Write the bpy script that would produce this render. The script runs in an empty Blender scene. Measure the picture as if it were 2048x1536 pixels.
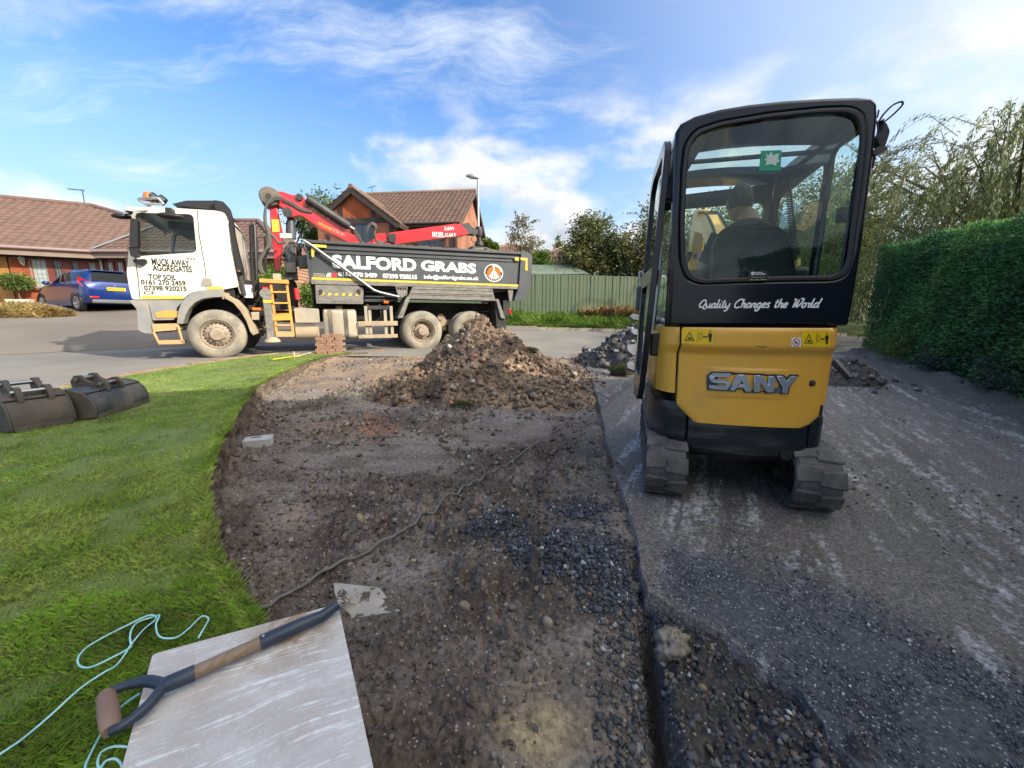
import bpy, bmesh, math, random
import numpy as np
from mathutils import Vector, Matrix
from mathutils.geometry import tessellate_polygon

# ------------------------------------------------------------------ camera, light, exposure
SC = bpy.context.scene
COL = SC.collection
R = math.radians
CAMH = 0.92
PITCH = 10.0
cam_data = bpy.data.cameras.new('camera')
cam_data.sensor_width = 36.0
cam_data.lens = 769.0 / 2048.0 * 36.0
cam_data.clip_start = 0.02
cam_data.clip_end = 3000.0
cam = bpy.data.objects.new('camera', cam_data)
cam.location = (0, 0, CAMH)
cam.rotation_euler = (R(90 - PITCH), 0, 0)
COL.objects.link(cam)
SC.camera = cam

SUN_EL, SUN_AZ = 31.0, 115.0          # azimuth measured from +Y towards +X
sd = Vector((math.sin(R(SUN_AZ)) * math.cos(R(SUN_EL)), math.cos(R(SUN_AZ)) * math.cos(R(SUN_EL)), math.sin(R(SUN_EL))))
sun_data = bpy.data.lights.new('sun', 'SUN')
sun_data.energy = 2.0
sun_data.angle = R(0.55)
sun_data.color = (1.0, 0.93, 0.80)
sun = bpy.data.objects.new('sun', sun_data)
sun.rotation_euler = sd.to_track_quat('Z', 'Y').to_euler()
sun.location = (20, -10, 30)
COL.objects.link(sun)

SC.view_settings.view_transform = 'Standard'
SC.view_settings.look = 'None'
SC.view_settings.exposure = 1.68
SC.view_settings.gamma = 1.0
SC.view_settings.use_curve_mapping = False
SC.render.engine = 'CYCLES'
SC.cycles.use_denoising = True
SC.cycles.max_bounces = 8
SC.cycles.transparent_max_bounces = 16
SC.cycles.caustics_reflective = False
SC.cycles.caustics_refractive = False

world = bpy.data.worlds.new('World')
SC.world = world
world.use_nodes = True


class NT:
 """small node-tree writer"""
 def __init__(s, tree):
  s.t = tree
  tree.nodes.clear()

 def n(s, typ, ins=None, **kw):
  nd = s.t.nodes.new(typ)
  for k, v in kw.items():
   setattr(nd, k, v)
  if ins:
   for k, v in ins.items():
    sock = nd.inputs[k]
    if isinstance(v, bpy.types.NodeSocket):
     s.t.links.new(v, sock)
    else:
     sock.default_value = v
  return nd

 def math(s, op, a, b=0.0, c=0.0, clamp=False):
  nd = s.n('ShaderNodeMath', {0: a, 1: b, 2: c}, operation=op, use_clamp=clamp)
  return nd.outputs[0]

 def vmath(s, op, a, b=(0, 0, 0)):
  nd = s.n('ShaderNodeVectorMath', {0: a, 1: b}, operation=op)
  return nd.outputs['Value'] if op in ('DOT_PRODUCT', 'LENGTH', 'DISTANCE') else nd.outputs[0]

 def noise(s, vec, scale, detail=4.0, rough=0.55, dist=0.0):
  return s.n('ShaderNodeTexNoise', {'Vector': vec, 'Scale': scale, 'Detail': detail, 'Roughness': rough, 'Distortion': dist}).outputs['Fac']

 def ramp(s, fac, a, b, lo=0.0, hi=1.0):
  return s.n('ShaderNodeMapRange', {'Value': fac, 'From Min': a, 'From Max': b, 'To Min': lo, 'To Max': hi},
     interpolation_type='SMOOTHSTEP').outputs[0]

 def mix(s, fac, a, b, blend='MIX'):
  nd = s.n('ShaderNodeMix', data_type='RGBA', blend_type=blend)
  for i, v in ((0, fac), (6, a), (7, b)):
   if isinstance(v, bpy.types.NodeSocket):
    s.t.links.new(v, nd.inputs[i])
   else:
    nd.inputs[i].default_value = (*v, 1.0) if i else v
  return nd.outputs[2]

 def map(s, vec, scale=(1, 1, 1), rot=(0, 0, 0), loc=(0, 0, 0)):
  return s.n('ShaderNodeMapping', {'Vector': vec, 'Scale': scale, 'Rotation': rot, 'Location': loc}).outputs[0]


def make_sky():
 N = NT(world.node_tree)
 g = N.n('ShaderNodeTexCoord').outputs['Generated']
 sky = N.n('ShaderNodeTexSky', sky_type='NISHITA', sun_disc=False, sun_elevation=R(SUN_EL), sun_rotation=R(SUN_AZ),
    air_density=1.0, dust_density=0.6, ozone_density=1.6, altitude=50.0)
 base = N.mix(1.0, sky.outputs[0], (0.295, 0.44, 0.60), 'MULTIPLY')
 sep = N.n('ShaderNodeSeparateXYZ', {0: g})
 x, y, z = sep.outputs
 zc = N.math('MAXIMUM', z, 0.0)
 den = N.math('ADD', zc, 0.16)
 px = N.math('DIVIDE', x, den)
 py = N.math('DIVIDE', y, den)
 pl = N.n('ShaderNodeCombineXYZ', {0: px, 1: py, 2: 0.0}).outputs[0]
 ds = N.vmath('DOT_PRODUCT', g, tuple(sd))          # 1 towards the sun
 # high streaked cloud: stretched noise on a flat layer, thickening towards the sun
 warp = N.n('ShaderNodeTexNoise', {'Vector': pl, 'Scale': 1.3, 'Detail': 4.0}).outputs['Color']
 plw = N.vmath('ADD', pl, N.vmath('MULTIPLY', N.vmath('SUBTRACT', warp, (0.5, 0.5, 0.5)), (0.55, 0.55, 0.0)))
 cm = N.map(plw, scale=(0.50, 1.7, 1.0), rot=(0, 0, R(90)), loc=(SKY[0], SKY[1], 0))
 c1 = N.noise(cm, 2.0, 12.0, 0.70, 0.0)
 cov = N.noise(N.map(pl, loc=(SKY[2], SKY[3], 0.0)), 0.55, 2.0, 0.5)
 thr = N.math('SUBTRACT', 0.525, N.math('ADD', N.math('MULTIPLY', N.math('SUBTRACT', cov, 0.5), 1.2), N.math('MULTIPLY', ds, 0.14)))
 cir = N.ramp(N.math('SUBTRACT', c1, thr), -0.06, 0.34, 0.0, 0.85)
 cir = N.math('MULTIPLY', cir, N.ramp(z, 0.06, 0.26))
 # heaped cloud low in the sky
 sv = N.vmath('MULTIPLY', g, (1.0, 1.0, 1.9))
 cu = N.noise(N.map(sv, loc=(SKY[4], SKY[5], SKY[6])), 3.0, 10.0, 0.55, 0.12)
 cu_up = N.noise(N.map(sv, loc=(SKY[4] + 0.03, SKY[5], SKY[6] + 0.09)), 3.0, 6.0, 0.52, 0.12)
 side = N.ramp(x, -0.70, 0.15, -0.06, 0.075)
 cuthr = N.math('SUBTRACT', 0.495, N.math('ADD', N.math('MULTIPLY', N.ramp(z, 0.30, 0.10), 0.085), side))
 cum = N.ramp(N.math('SUBTRACT', cu, cuthr), -0.02, 0.15, 0.0, 0.93)
 cum = N.math('MULTIPLY', cum, N.ramp(z, 0.50, 0.36))
 lit = N.ramp(N.math('SUBTRACT', cu, cu_up), -0.09, 0.08)
 thick = N.ramp(N.math('SUBTRACT', cu, cuthr), 0.02, 0.17)
 shade = N.math('MULTIPLY', N.math('SUBTRACT', 1.0, lit), thick, clamp=True)
 cucol = N.mix(shade, (2.3, 2.3, 2.26), (0.95, 1.08, 1.26))
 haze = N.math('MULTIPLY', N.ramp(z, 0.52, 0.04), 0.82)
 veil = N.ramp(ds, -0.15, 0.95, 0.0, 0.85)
 glow = N.ramp(ds, 0.55, 1.0)  # veil and glow towards the unseen sun, brightened to fill the shade
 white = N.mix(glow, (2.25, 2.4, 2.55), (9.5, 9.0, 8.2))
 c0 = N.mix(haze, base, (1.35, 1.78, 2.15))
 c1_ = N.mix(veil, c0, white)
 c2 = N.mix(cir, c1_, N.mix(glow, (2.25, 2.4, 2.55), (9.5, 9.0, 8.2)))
 c3 = N.mix(cum, c2, cucol)
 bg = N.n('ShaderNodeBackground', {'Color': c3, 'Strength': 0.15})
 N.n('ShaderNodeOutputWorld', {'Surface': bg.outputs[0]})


SKY = (4.3, 8.2, 0.3, 5.7, 1.35, 0.4, 0.32)
make_sky()

# ------------------------------------------------------------------ projection helper: pixel of the photograph -> point of a real plane
def ray(px, py):
 x = (px - 1024.0) / 769.0
 y = -(py - 768.0) / 769.0
 p = R(PITCH)
 return np.array([x, math.cos(p) + y * math.sin(p), -math.sin(p) + y * math.cos(p)])


def G(px, py, z=0.0):
 d = ray(px, py)
 t = (z - CAMH) / d[2]
 return np.array([d[0] * t, d[1] * t, z])


def Gf(px, py, fn):
 z = 0.0
 for _ in range(25):
  q = G(px, py, z)
  z = 0.5 * z + 0.5 * float(fn(q[0], q[1]))
 return G(px, py, z)


def Yd(px, py, Y):
 d = ray(px, py)
 return np.array([0, 0, CAMH]) + d * (Y / d[1])


class Frame:
 """vertical reference plane through o, turned by deg about Z; px() gives local (x, z) of a pixel on the plane y = d"""
 def __init__(s, o, deg):
  a = R(deg)
  s.o = np.array(o, float)
  s.deg = deg
  s.ex = np.array([math.cos(a), math.sin(a), 0])
  s.ey = np.array([-math.sin(a), math.cos(a), 0])

 def px(s, px, py, d=0.0):
  r = ray(px, py)
  c = np.array([0, 0, CAMH])
  p0 = s.o + s.ey * d
  t = np.dot(p0 - c, s.ey) / np.dot(r, s.ey)
  q = c + r * t - s.o
  return (float(np.dot(q, s.ex)), float(q[2]))

 def pl(s, pts, d=0.0):
  return [s.px(a, b, d) for a, b in pts]

 def loc(s, w):
  q = np.array(w) - s.o
  return (float(np.dot(q, s.ex)), float(np.dot(q, s.ey)), float(q[2]))

 def world(s, x, y, z):
  return s.o + s.ex * x + s.ey * y + np.array([0, 0, z])


# ------------------------------------------------------------------ materials
MATS = {}


def pmat(name, c1, c2=None, scale=4.0, rough=0.6, metal=0.0, bump=0.0, bscale=60.0, detail=5.0, lo=0.35, hi=0.65, spec=0.5,
   dust=None, dust_scale=3.0, dust_lo=0.45, dust_hi=0.7, coat=0.0, emit=None, emit_s=0.0, world_co=False, mscale=(1, 1, 1)):
 m = bpy.data.materials.new(name)
 m.use_nodes = True
 N = NT(m.node_tree)
 if world_co:
  v = N.n('ShaderNodeNewGeometry').outputs['Position']
 else:
  v = N.n('ShaderNodeTexCoord').outputs['Object']
 if mscale != (1, 1, 1):
  v = N.map(v, scale=mscale)
 col = None
 b = N.n('ShaderNodeBsdfPrincipled')
 if c2 is not None:
  col = N.mix(N.ramp(N.noise(v, scale, detail), lo, hi), c1, c2)
 if dust is not None:
  f = N.ramp(N.noise(v, dust_scale, 6.0, 0.65), dust_lo, dust_hi)
  col = N.mix(f, col if col is not None else c1, dust)
  rr = N.math('MULTIPLY_ADD', f, 0.85 - rough, rough)
  N.t.links.new(rr, b.inputs['Roughness'])
 else:
  b.inputs['Roughness'].default_value = rough
 if col is None:
  b.inputs['Base Color'].default_value = (*c1, 1)
 else:
  N.t.links.new(col, b.inputs['Base Color'])
 b.inputs['Metallic'].default_value = metal
 b.inputs['Specular IOR Level'].default_value = spec
 b.inputs['Coat Weight'].default_value = coat
 b.inputs['Coat Roughness'].default_value = 0.06
 if emit is not None:
  b.inputs['Emission Color'].default_value = (*emit, 1)
  b.inputs['Emission Strength'].default_value = emit_s
 if bump > 0:
  h = N.noise(v, bscale, 4.0, 0.6)
  bn = N.n('ShaderNodeBump', {'Height': h, 'Strength': bump, 'Distance': 0.01})
  N.t.links.new(bn.outputs[0], b.inputs['Normal'])
 N.n('ShaderNodeOutputMaterial', {'Surface': b.outputs[0]})
 MATS[name] = m
 return m


def amat(name, rough=0.85, bump=0.0, bscale=80.0, nscale=30.0, namt=0.5, transl=0.0, spec=0.3, world_co=True, flecks=None):
 """colour comes from the mesh's own 'tint' attribute (dyed per leaf, stone or patch of earth), broken up by noise"""
 m = bpy.data.materials.new(name)
 m.use_nodes = True
 N = NT(m.node_tree)
 v = N.n('ShaderNodeNewGeometry').outputs['Position'] if world_co else N.n('ShaderNodeTexCoord').outputs['Object']
 a = N.n('ShaderNodeAttribute', attribute_name='tint').outputs['Color']
 k = N.n('ShaderNodeMapRange', {'Value': N.noise(v, nscale, 6.0, 0.65), 'From Min': 0.3, 'From Max': 0.7, 'To Min': 1 - namt, 'To Max': 1 + namt}).outputs[0]
 kc = N.n('ShaderNodeCombineXYZ', {0: k, 1: k, 2: k}).outputs[0]
 col = N.mix(1.0, a, kc, 'MULTIPLY')
 if flecks:
  vo = N.n('ShaderNodeTexVoronoi', {'Vector': v, 'Scale': flecks[0]})
  sepc = N.n('ShaderNodeSeparateXYZ', {0: vo.outputs['Color']})
  sel = N.math('GREATER_THAN', sepc.outputs[0], flecks[1])
  small = N.math('LESS_THAN', vo.outputs['Distance'], 0.33)
  col = N.mix(N.math('MULTIPLY', sel, small), col, flecks[2])
 b = N.n('ShaderNodeBsdfPrincipled', {'Base Color': col, 'Roughness': rough, 'Specular IOR Level': spec})
 if bump > 0:
  h = N.noise(v, bscale, 6.0, 0.7)
  bn = N.n('ShaderNodeBump', {'Height': h, 'Strength': bump, 'Distance': 0.01})
  N.t.links.new(bn.outputs[0], b.inputs['Normal'])
 surf = b.outputs[0]
 if transl > 0:
  tr = N.n('ShaderNodeBsdfTranslucent', {'Color': col})
  surf = N.n('ShaderNodeMixShader', {0: transl, 1: b.outputs[0], 2: tr.outputs[0]}).outputs[0]
 N.n('ShaderNodeOutputMaterial', {'Surface': surf})
 MATS[name] = m
 return m


def glassmat(name, tint=(0.8, 0.9, 0.88), opacity=0.15, rough=0.0, body=(0.02, 0.03, 0.03)):
 """window glass: clear sheet that tints what is behind it, mirrors by Fresnel, carries a little dust"""
 m = bpy.data.materials.new(name)
 m.use_nodes = True
 N = NT(m.node_tree)
 tr = N.n('ShaderNodeBsdfTransparent', {'Color': (*tint, 1)})
 df = N.n('ShaderNodeBsdfDiffuse', {'Color': (*body, 1)})
 a = N.n('ShaderNodeMixShader', {0: opacity, 1: tr.outputs[0], 2: df.outputs[0]})
 gl = N.n('ShaderNodeBsdfGlossy', {'Color': (0.95, 1, 1, 1), 'Roughness': rough})
 fc = N.n('ShaderNodeLayerWeight', {'Blend': 0.5}).outputs['Facing']
 fr = N.math('MULTIPLY_ADD', N.math('POWER', fc, 5.0), 0.75, 0.022)
 b = N.n('ShaderNodeMixShader', {0: fr, 1: a.outputs[0], 2: gl.outputs[0]})
 N.n('ShaderNodeOutputMaterial', {'Surface': b.outputs[0]})
 MATS[name] = m
 return m


def brickmat(name, axis, bw=0.225, bh=0.075, c1=(0.36, 0.115, 0.05), c2=(0.27, 0.075, 0.035), mortar=(0.34, 0.25, 0.17), rot=0.0):
 m = bpy.data.materials.new(name)
 m.use_nodes = True
 N = NT(m.node_tree)
 v = N.n('ShaderNodeTexCoord').outputs['Object']
 sp = N.n('ShaderNodeSeparateXYZ', {0: v})
 uv = N.n('ShaderNodeCombineXYZ', {0: sp.outputs[axis], 1: sp.outputs[2], 2: 0.0}).outputs[0]
 if rot:
  uv = N.map(uv, rot=(0, 0, rot))
 bt = N.n('ShaderNodeTexBrick', {'Vector': uv, 'Color1': (*c1, 1), 'Color2': (*c2, 1), 'Mortar': (*mortar, 1), 'Scale': 1.0,
         'Mortar Size': 0.008, 'Brick Width': bw, 'Row Height': bh, 'Bias': 0.0})
 k = N.ramp(N.noise(uv, 0.9, 5.0), 0.3, 0.7, 0.75, 1.25)
 kc = N.n('ShaderNodeCombineXYZ', {0: k, 1: k, 2: k}).outputs[0]
 col = N.mix(1.0, bt.outputs['Color'], kc, 'MULTIPLY')
 bn = N.n('ShaderNodeBump', {'Height': N.math('SUBTRACT', 1.0, bt.outputs['Fac']), 'Strength': 0.6, 'Distance': 0.006})
 b = N.n('ShaderNodeBsdfPrincipled', {'Base Color': col, 'Roughness': 0.85, 'Normal': bn.outputs[0]})
 N.n('ShaderNodeOutputMaterial', {'Surface': b.outputs[0]})
 MATS[name] = m
 return m


# ------------------------------------------------------------------ mesh helpers
def link(o, parent=None):
 COL.objects.link(o)
 if parent is not None:
  o.parent = parent
 return o


def tag(o, label=None, cat=None, group=None, kind=None):
 for k, v in (('label', label), ('category', cat), ('group', group), ('kind', kind)):
  if v:
   o[k] = v
 return o


def empty(name, loc=(0, 0, 0), deg=0.0, label=None, cat=None, group=None):
 o = bpy.data.objects.new(name, None)
 o.location = tuple(float(a) for a in loc)
 o.rotation_euler = (0, 0, R(deg))
 o.empty_display_size = 0.1
 link(o)
 return tag(o, label, cat, group)


def frame_empty(name, F, label, cat, group=None):
 return empty(name, F.o, F.deg, label, cat, group)


def rounded(pts, r, n=4):
 out = []
 k = len(pts)
 for i in range(k):
  p0, p1, p2 = Vector(pts[i - 1]), Vector(pts[i]), Vector(pts[(i + 1) % k])
  rr = r[i] if isinstance(r, (list, tuple)) else r
  a, b = (p0 - p1), (p2 - p1)
  L = min(a.length, b.length) * 0.49
  rr = min(rr, L)
  if rr < 1e-4:
   out.append(tuple(p1))
   continue
  s, e = p1 + a.normalized() * rr, p1 + b.normalized() * rr
  for j in range(n + 1):
   t = j / n
   q = s * (1 - t) ** 2 + p1 * 2 * t * (1 - t) + e * t * t
   out.append((q.x, q.y))
 return out


def circle(cx, cy, r, n=24, ry=None):
 ry = r if ry is None else ry
 return [(cx + r * math.cos(2 * math.pi * i / n), cy + ry * math.sin(2 * math.pi * i / n)) for i in range(n)]


def spline(pts, n=8):
 """Catmull-Rom through pts"""
 P = [Vector(p) for p in pts]
 out = []
 for i in range(len(P) - 1):
  a, b, c, d = P[max(i - 1, 0)], P[i], P[i + 1], P[min(i + 2, len(P) - 1)]
  for j in range(n):
   t = j / n
   out.append(0.5 * ((2 * b) + (c - a) * t + (2 * a - 5 * b + 4 * c - d) * t * t + (3 * b - a - 3 * c + d) * t ** 3))
 out.append(P[-1])
 return out


def fill_loops(loops):
 if len(loops) == 1:
  return tessellate_polygon([[Vector((p[0], p[1], 0)) for p in loops[0]]])
 bm = bmesh.new()
 es = []
 for l in loops:
  vs = [bm.verts.new((p[0], p[1], 0)) for p in l]
  es += [bm.edges.new((vs[i - 1], vs[i])) for i in range(len(vs))]
 bm.verts.index_update()
 bmesh.ops.triangle_fill(bm, edges=es, use_beauty=True, use_dissolve=False)
 t = [tuple(v.index for v in f.verts) for f in bm.faces]
 bm.free()
 return t


class MB:
 def __init__(s):
  s.v, s.f, s.mi, s.m = [], [], [], 0

 def add(s, verts, faces):
  o = len(s.v)
  s.v.extend([tuple(p) for p in verts])
  for f in faces:
   s.f.append(tuple(i + o for i in f))
   s.mi.append(s.m)
  return s

 def box(s, x0, x1, y0, y1, z0, z1):
  return s.add([(x0, y0, z0), (x1, y0, z0), (x1, y1, z0), (x0, y1, z0), (x0, y0, z1), (x1, y0, z1), (x1, y1, z1), (x0, y1, z1)],
      [(0, 3, 2, 1), (4, 5, 6, 7), (0, 1, 5, 4), (1, 2, 6, 5), (2, 3, 7, 6), (3, 0, 4, 7)])

 def obox(s, c, size, M):
  c = Vector(c)
  pts = []
  for z in (-1, 1):
   for x, y in ((-1, -1), (1, -1), (1, 1), (-1, 1)):
    pts.append(c + M @ Vector((x * size[0] / 2, y * size[1] / 2, z * size[2] / 2)))
  return s.add(pts, [(0, 3, 2, 1), (4, 5, 6, 7), (0, 1, 5, 4), (1, 2, 6, 5), (2, 3, 7, 6), (3, 0, 4, 7)])

 def bar(s, a, b, w, h, up=(0, 0, 1)):
  a, b = Vector(a), Vector(b)
  d = (b - a)
  L = d.length
  d.normalize()
  u = Vector(up)
  side = d.cross(u)
  if side.length < 1e-5:
   side = d.cross(Vector((1, 0, 0)))
  side.normalize()
  u = side.cross(d)
  M = Matrix((d, side, u)).transposed()
  return s.obox((a + b) / 2, (L, w, h), M)

 def tube(s, pts, r, n=8, cap=True):
  P = [Vector(p) for p in pts]
  k = len(P)
  rs = r if isinstance(r, (list, tuple)) else [r] * k
  T = [(P[min(i + 1, k - 1)] - P[max(i - 1, 0)]).normalized() for i in range(k)]
  ref = Vector((0, 0, 1)) if abs(T[0].z) < 0.9 else Vector((1, 0, 0))
  u = T[0].cross(ref).normalized()
  vs = []
  for i in range(k):
   u = (u - T[i] * u.dot(T[i]))
   if u.length < 1e-6:
    u = T[i].orthogonal()
   u.normalize()
   w = T[i].cross(u)
   for j in range(n):
    a = 2 * math.pi * j / n
    vs.append(P[i] + (u * math.cos(a) + w * math.sin(a)) * rs[i])
  fs = []
  for i in range(k - 1):
   for j in range(n):
    fs.append((i * n + j, i * n + (j + 1) % n, (i + 1) * n + (j + 1) % n, (i + 1) * n + j))
  if cap:
   fs.append(tuple(range(n - 1, -1, -1)))
   fs.append(tuple(range((k - 1) * n, k * n)))
  return s.add(vs, fs)

 def cyl(s, a, b, r, r1=None, n=20):
  return s.tube([a, b], [r, r if r1 is None else r1], n)

 def lathe(s, prof, c=(0, 0, 0), axis=(0, 1, 0), n=32, closed=False):
  """prof: list of (radius, height along axis)"""
  c, ax = Vector(c), Vector(axis).normalized()
  u = ax.orthogonal().normalized()
  w = ax.cross(u)
  vs, fs = [], []
  k = len(prof)
  for rr, h in prof:
   for j in range(n):
    a = 2 * math.pi * j / n
    vs.append(c + ax * h + (u * math.cos(a) + w * math.sin(a)) * max(rr, 1e-4))
  for i in range(k if closed else k - 1):
   i2 = (i + 1) % k
   for j in range(n):
    fs.append((i * n + j, i * n + (j + 1) % n, i2 * n + (j + 1) % n, i2 * n + j))
  return s.add(vs, fs)

 def plate(s, outer, y0, y1, holes=(), fn=None):
  """polygon in (x, z), with holes, thick from y0 to y1; fn maps (x, y, z) elsewhere"""
  loops = [list(outer)] + [list(h) for h in holes]
  flat = [p for l in loops for p in l]
  tris = fill_loops(loops)
  n = len(flat)
  g = fn or (lambda x, y, z: (x, y, z))
  vs = [g(p[0], y0, p[1]) for p in flat] + [g(p[0], y1, p[1]) for p in flat]
  fs = [tuple(t) for t in tris] + [tuple(i + n for i in reversed(t)) for t in tris]
  o = 0
  for l in loops:
   k = len(l)
   for i in range(k):
    a, b = o + i, o + (i + 1) % k
    fs.append((a, b, b + n, a + n))
   o += k
  return s.add(vs, fs)

 def loft(s, rings, cap=True, closed=True):
  n = len(rings[0])
  vs = [p for r in rings for p in r]
  fs = []
  for i in range(len(rings) - 1):
   for j in range(n if closed else n - 1):
    fs.append((i * n + j, i * n + (j + 1) % n, (i + 1) * n + (j + 1) % n, (i + 1) * n + j))
  if cap:
   fs.append(tuple(range(n - 1, -1, -1)))
   fs.append(tuple(range((len(rings) - 1) * n, len(rings) * n)))
  return s.add(vs, fs)

 def ell(s, c, r, nu=14, nv=10, M=None):
  vs, fs = [], []
  for i in range(nv + 1):
   ph = math.pi * i / nv
   for j in range(nu):
    th = 2 * math.pi * j / nu
    p = Vector((r[0] * math.sin(ph) * math.cos(th), r[1] * math.sin(ph) * math.sin(th), r[2] * math.cos(ph)))
    vs.append(Vector(c) + (M @ p if M else p))
  for i in range(nv):
   for j in range(nu):
    fs.append((i * nu + j, i * nu + (j + 1) % nu, (i + 1) * nu + (j + 1) % nu, (i + 1) * nu + j))
  return s.add(vs, fs)

 def ribbon(s, pts, w, y=0.0):
  """flat stroke in the xz plane"""
  P = [Vector((p[0], p[1])) for p in pts]
  vs, fs = [], []
  for i, p in enumerate(P):
   t = (P[min(i + 1, len(P) - 1)] - P[max(i - 1, 0)])
   t = t.normalized() if t.length > 1e-9 else Vector((1, 0))
   nn = Vector((-t.y, t.x)) * (w / 2)
   vs += [(p.x + nn.x, y, p.y + nn.y), (p.x - nn.x, y, p.y - nn.y)]
  for i in range(len(P) - 1):
   fs.append((2 * i, 2 * i + 1, 2 * i + 3, 2 * i + 2))
  return s.add(vs, fs)

 def mesh(s, name, fix=True, smooth=None):
  me = bpy.data.meshes.new(name)
  me.from_pydata(s.v, [], s.f)
  if fix:
   bm = bmesh.new()
   bm.from_mesh(me)
   bmesh.ops.remove_doubles(bm, verts=bm.verts, dist=1e-5)
   bmesh.ops.recalc_face_normals(bm, faces=bm.faces)
   bm.to_mesh(me)
   bm.free()
  if any(s.mi) and len(me.polygons) == len(s.mi):
   me.polygons.foreach_set('material_index', s.mi)
  if smooth is not None:
   me.polygons.foreach_set('use_smooth', [True] * len(me.polygons))
   me.set_sharp_from_angle(angle=R(smooth))
  return me

 def build(s, name, mat, parent=None, smooth=None, bevel=0.0, fix=True, kind=None, segs=2):
  me = s.mesh(name, fix, smooth if smooth is not None else (35 if bevel else None))
  for m in (mat if isinstance(mat, (list, tuple)) else [mat]):
   me.materials.append(MATS[m] if isinstance(m, str) else m)
  o = bpy.data.objects.new(name, me)
  link(o, parent)
  if bevel > 0:
   bv = o.modifiers.new('bevel', 'BEVEL')
   bv.width = bevel
   bv.segments = segs
   bv.limit_method = 'ANGLE'
   bv.angle_limit = R(40)
   bv.harden_normals = False
  if kind:
   o['kind'] = kind
  return o


def npmesh(name, v, f, mat, parent=None, tint=None, smooth=False, kind=None):
 """big meshes from numpy arrays; tint: per-vertex colours"""
 v = np.ascontiguousarray(v, np.float32).reshape(-1, 3)
 f = np.ascontiguousarray(f, np.int32)
 k = f.shape[1]
 me = bpy.data.meshes.new(name)
 me.vertices.add(len(v))
 me.vertices.foreach_set('co', v.ravel())
 me.loops.add(f.size)
 me.loops.foreach_set('vertex_index', f.ravel())
 me.polygons.add(len(f))
 me.polygons.foreach_set('loop_start', np.arange(0, f.size, k, dtype=np.int32))
 me.polygons.foreach_set('loop_total', np.full(len(f), k, np.int32))
 if smooth:
  me.polygons.foreach_set('use_smooth', np.ones(len(f), bool))
 if tint is not None:
  at = me.attributes.new('tint', 'FLOAT_COLOR', 'POINT')
  c = np.ones((len(v), 4), np.float32)
  c[:, :3] = tint
  at.data.foreach_set('color', c.ravel())
 me.update(calc_edges=True)
 me.materials.append(MATS[mat] if isinstance(mat, str) else mat)
 o = bpy.data.objects.new(name, me)
 link(o, parent)
 if kind:
  o['kind'] = kind
 return o


def gridfaces(n, m):
 i = np.arange(n - 1)[:, None] * m + np.arange(m - 1)[None, :]
 return np.stack([i, i + 1, i + m + 1, i + m], -1).reshape(-1, 4)


def text(name, body, mat, parent, x0, x1, z0, z1, y, bold=0.0, shear=0.0, tilt=0.0, space=1.0):
 """flat lettering fitted to the rectangle x0..x1, z0..z1 of the local plane y"""
 cu = bpy.data.curves.new(name, 'FONT')
 cu.body = body
 cu.offset = bold
 cu.shear = shear
 cu.space_character = space
 cu.resolution_u = 3
 tmp = bpy.data.objects.new('tmp_' + name, cu)
 COL.objects.link(tmp)
 dg = bpy.context.evaluated_depsgraph_get()
 me = bpy.data.meshes.new_from_object(tmp.evaluated_get(dg))
 bpy.data.objects.remove(tmp)
 co = np.empty(len(me.vertices) * 3, np.float32)
 me.vertices.foreach_get('co', co)
 co = co.reshape(-1, 3)
 lo, hi = co.min(0), co.max(0)
 u = (co[:, 0] - lo[0]) / (hi[0] - lo[0])
 w = (co[:, 1] - lo[1]) / max(hi[1] - lo[1], 1e-6)
 out = np.empty_like(co)
 out[:, 0] = x0 + u * (x1 - x0)
 out[:, 1] = y
 out[:, 2] = z0 + w * (z1 - z0) + tilt * u
 me.vertices.foreach_set('co', out.ravel())
 me.update()
 me.materials.clear()
 me.materials.append(MATS[mat])
 me.name = name
 o = bpy.data.objects.new(name, me)
 return link(o, parent)


def copy_tree(src, parent=None):
 c = src.copy()
 COL.objects.link(c)
 if parent is not None:
  c.parent = parent
 for ch in src.children:
  copy_tree(ch, c)
 return c


# ------------------------------------------------------------------ numeric noise
def _h(i, j, seed):
 n = (i.astype(np.int64) * 374761393 + j.astype(np.int64) * 668265263 + seed * 1442695041) & 0xffffffff
 n = ((n ^ (n >> 13)) * 1274126177) & 0xffffffff
 return ((n ^ (n >> 16)) & 0xffff) / 65535.0


def vnoise(x, y, seed=0):
 xi, yi = np.floor(x), np.floor(y)
 fx, fy = x - xi, y - yi
 fx, fy = fx * fx * (3 - 2 * fx), fy * fy * (3 - 2 * fy)
 a, b = _h(xi, yi, seed), _h(xi + 1, yi, seed)
 c, d = _h(xi, yi + 1, seed), _h(xi + 1, yi + 1, seed)
 return (a * (1 - fx) + b * fx) * (1 - fy) + (c * (1 - fx) + d * fx) * fy - 0.5


def fbm(x, y, s, oct=5, seed=0, rough=0.5):
 x, y = np.asarray(x, float), np.asarray(y, float)
 t, a = 0, 1.0
 for o in range(oct):
  t = t + a * vnoise(x * s + 17.3 * o, y * s - 9.1 * o, seed + o)
  s *= 2.03
  a *= rough
 return t


def sm(a, b, t):
 u = np.clip((np.asarray(t, float) - a) / (b - a), 0, 1)
 return u * u * (3 - 2 * u)
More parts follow.
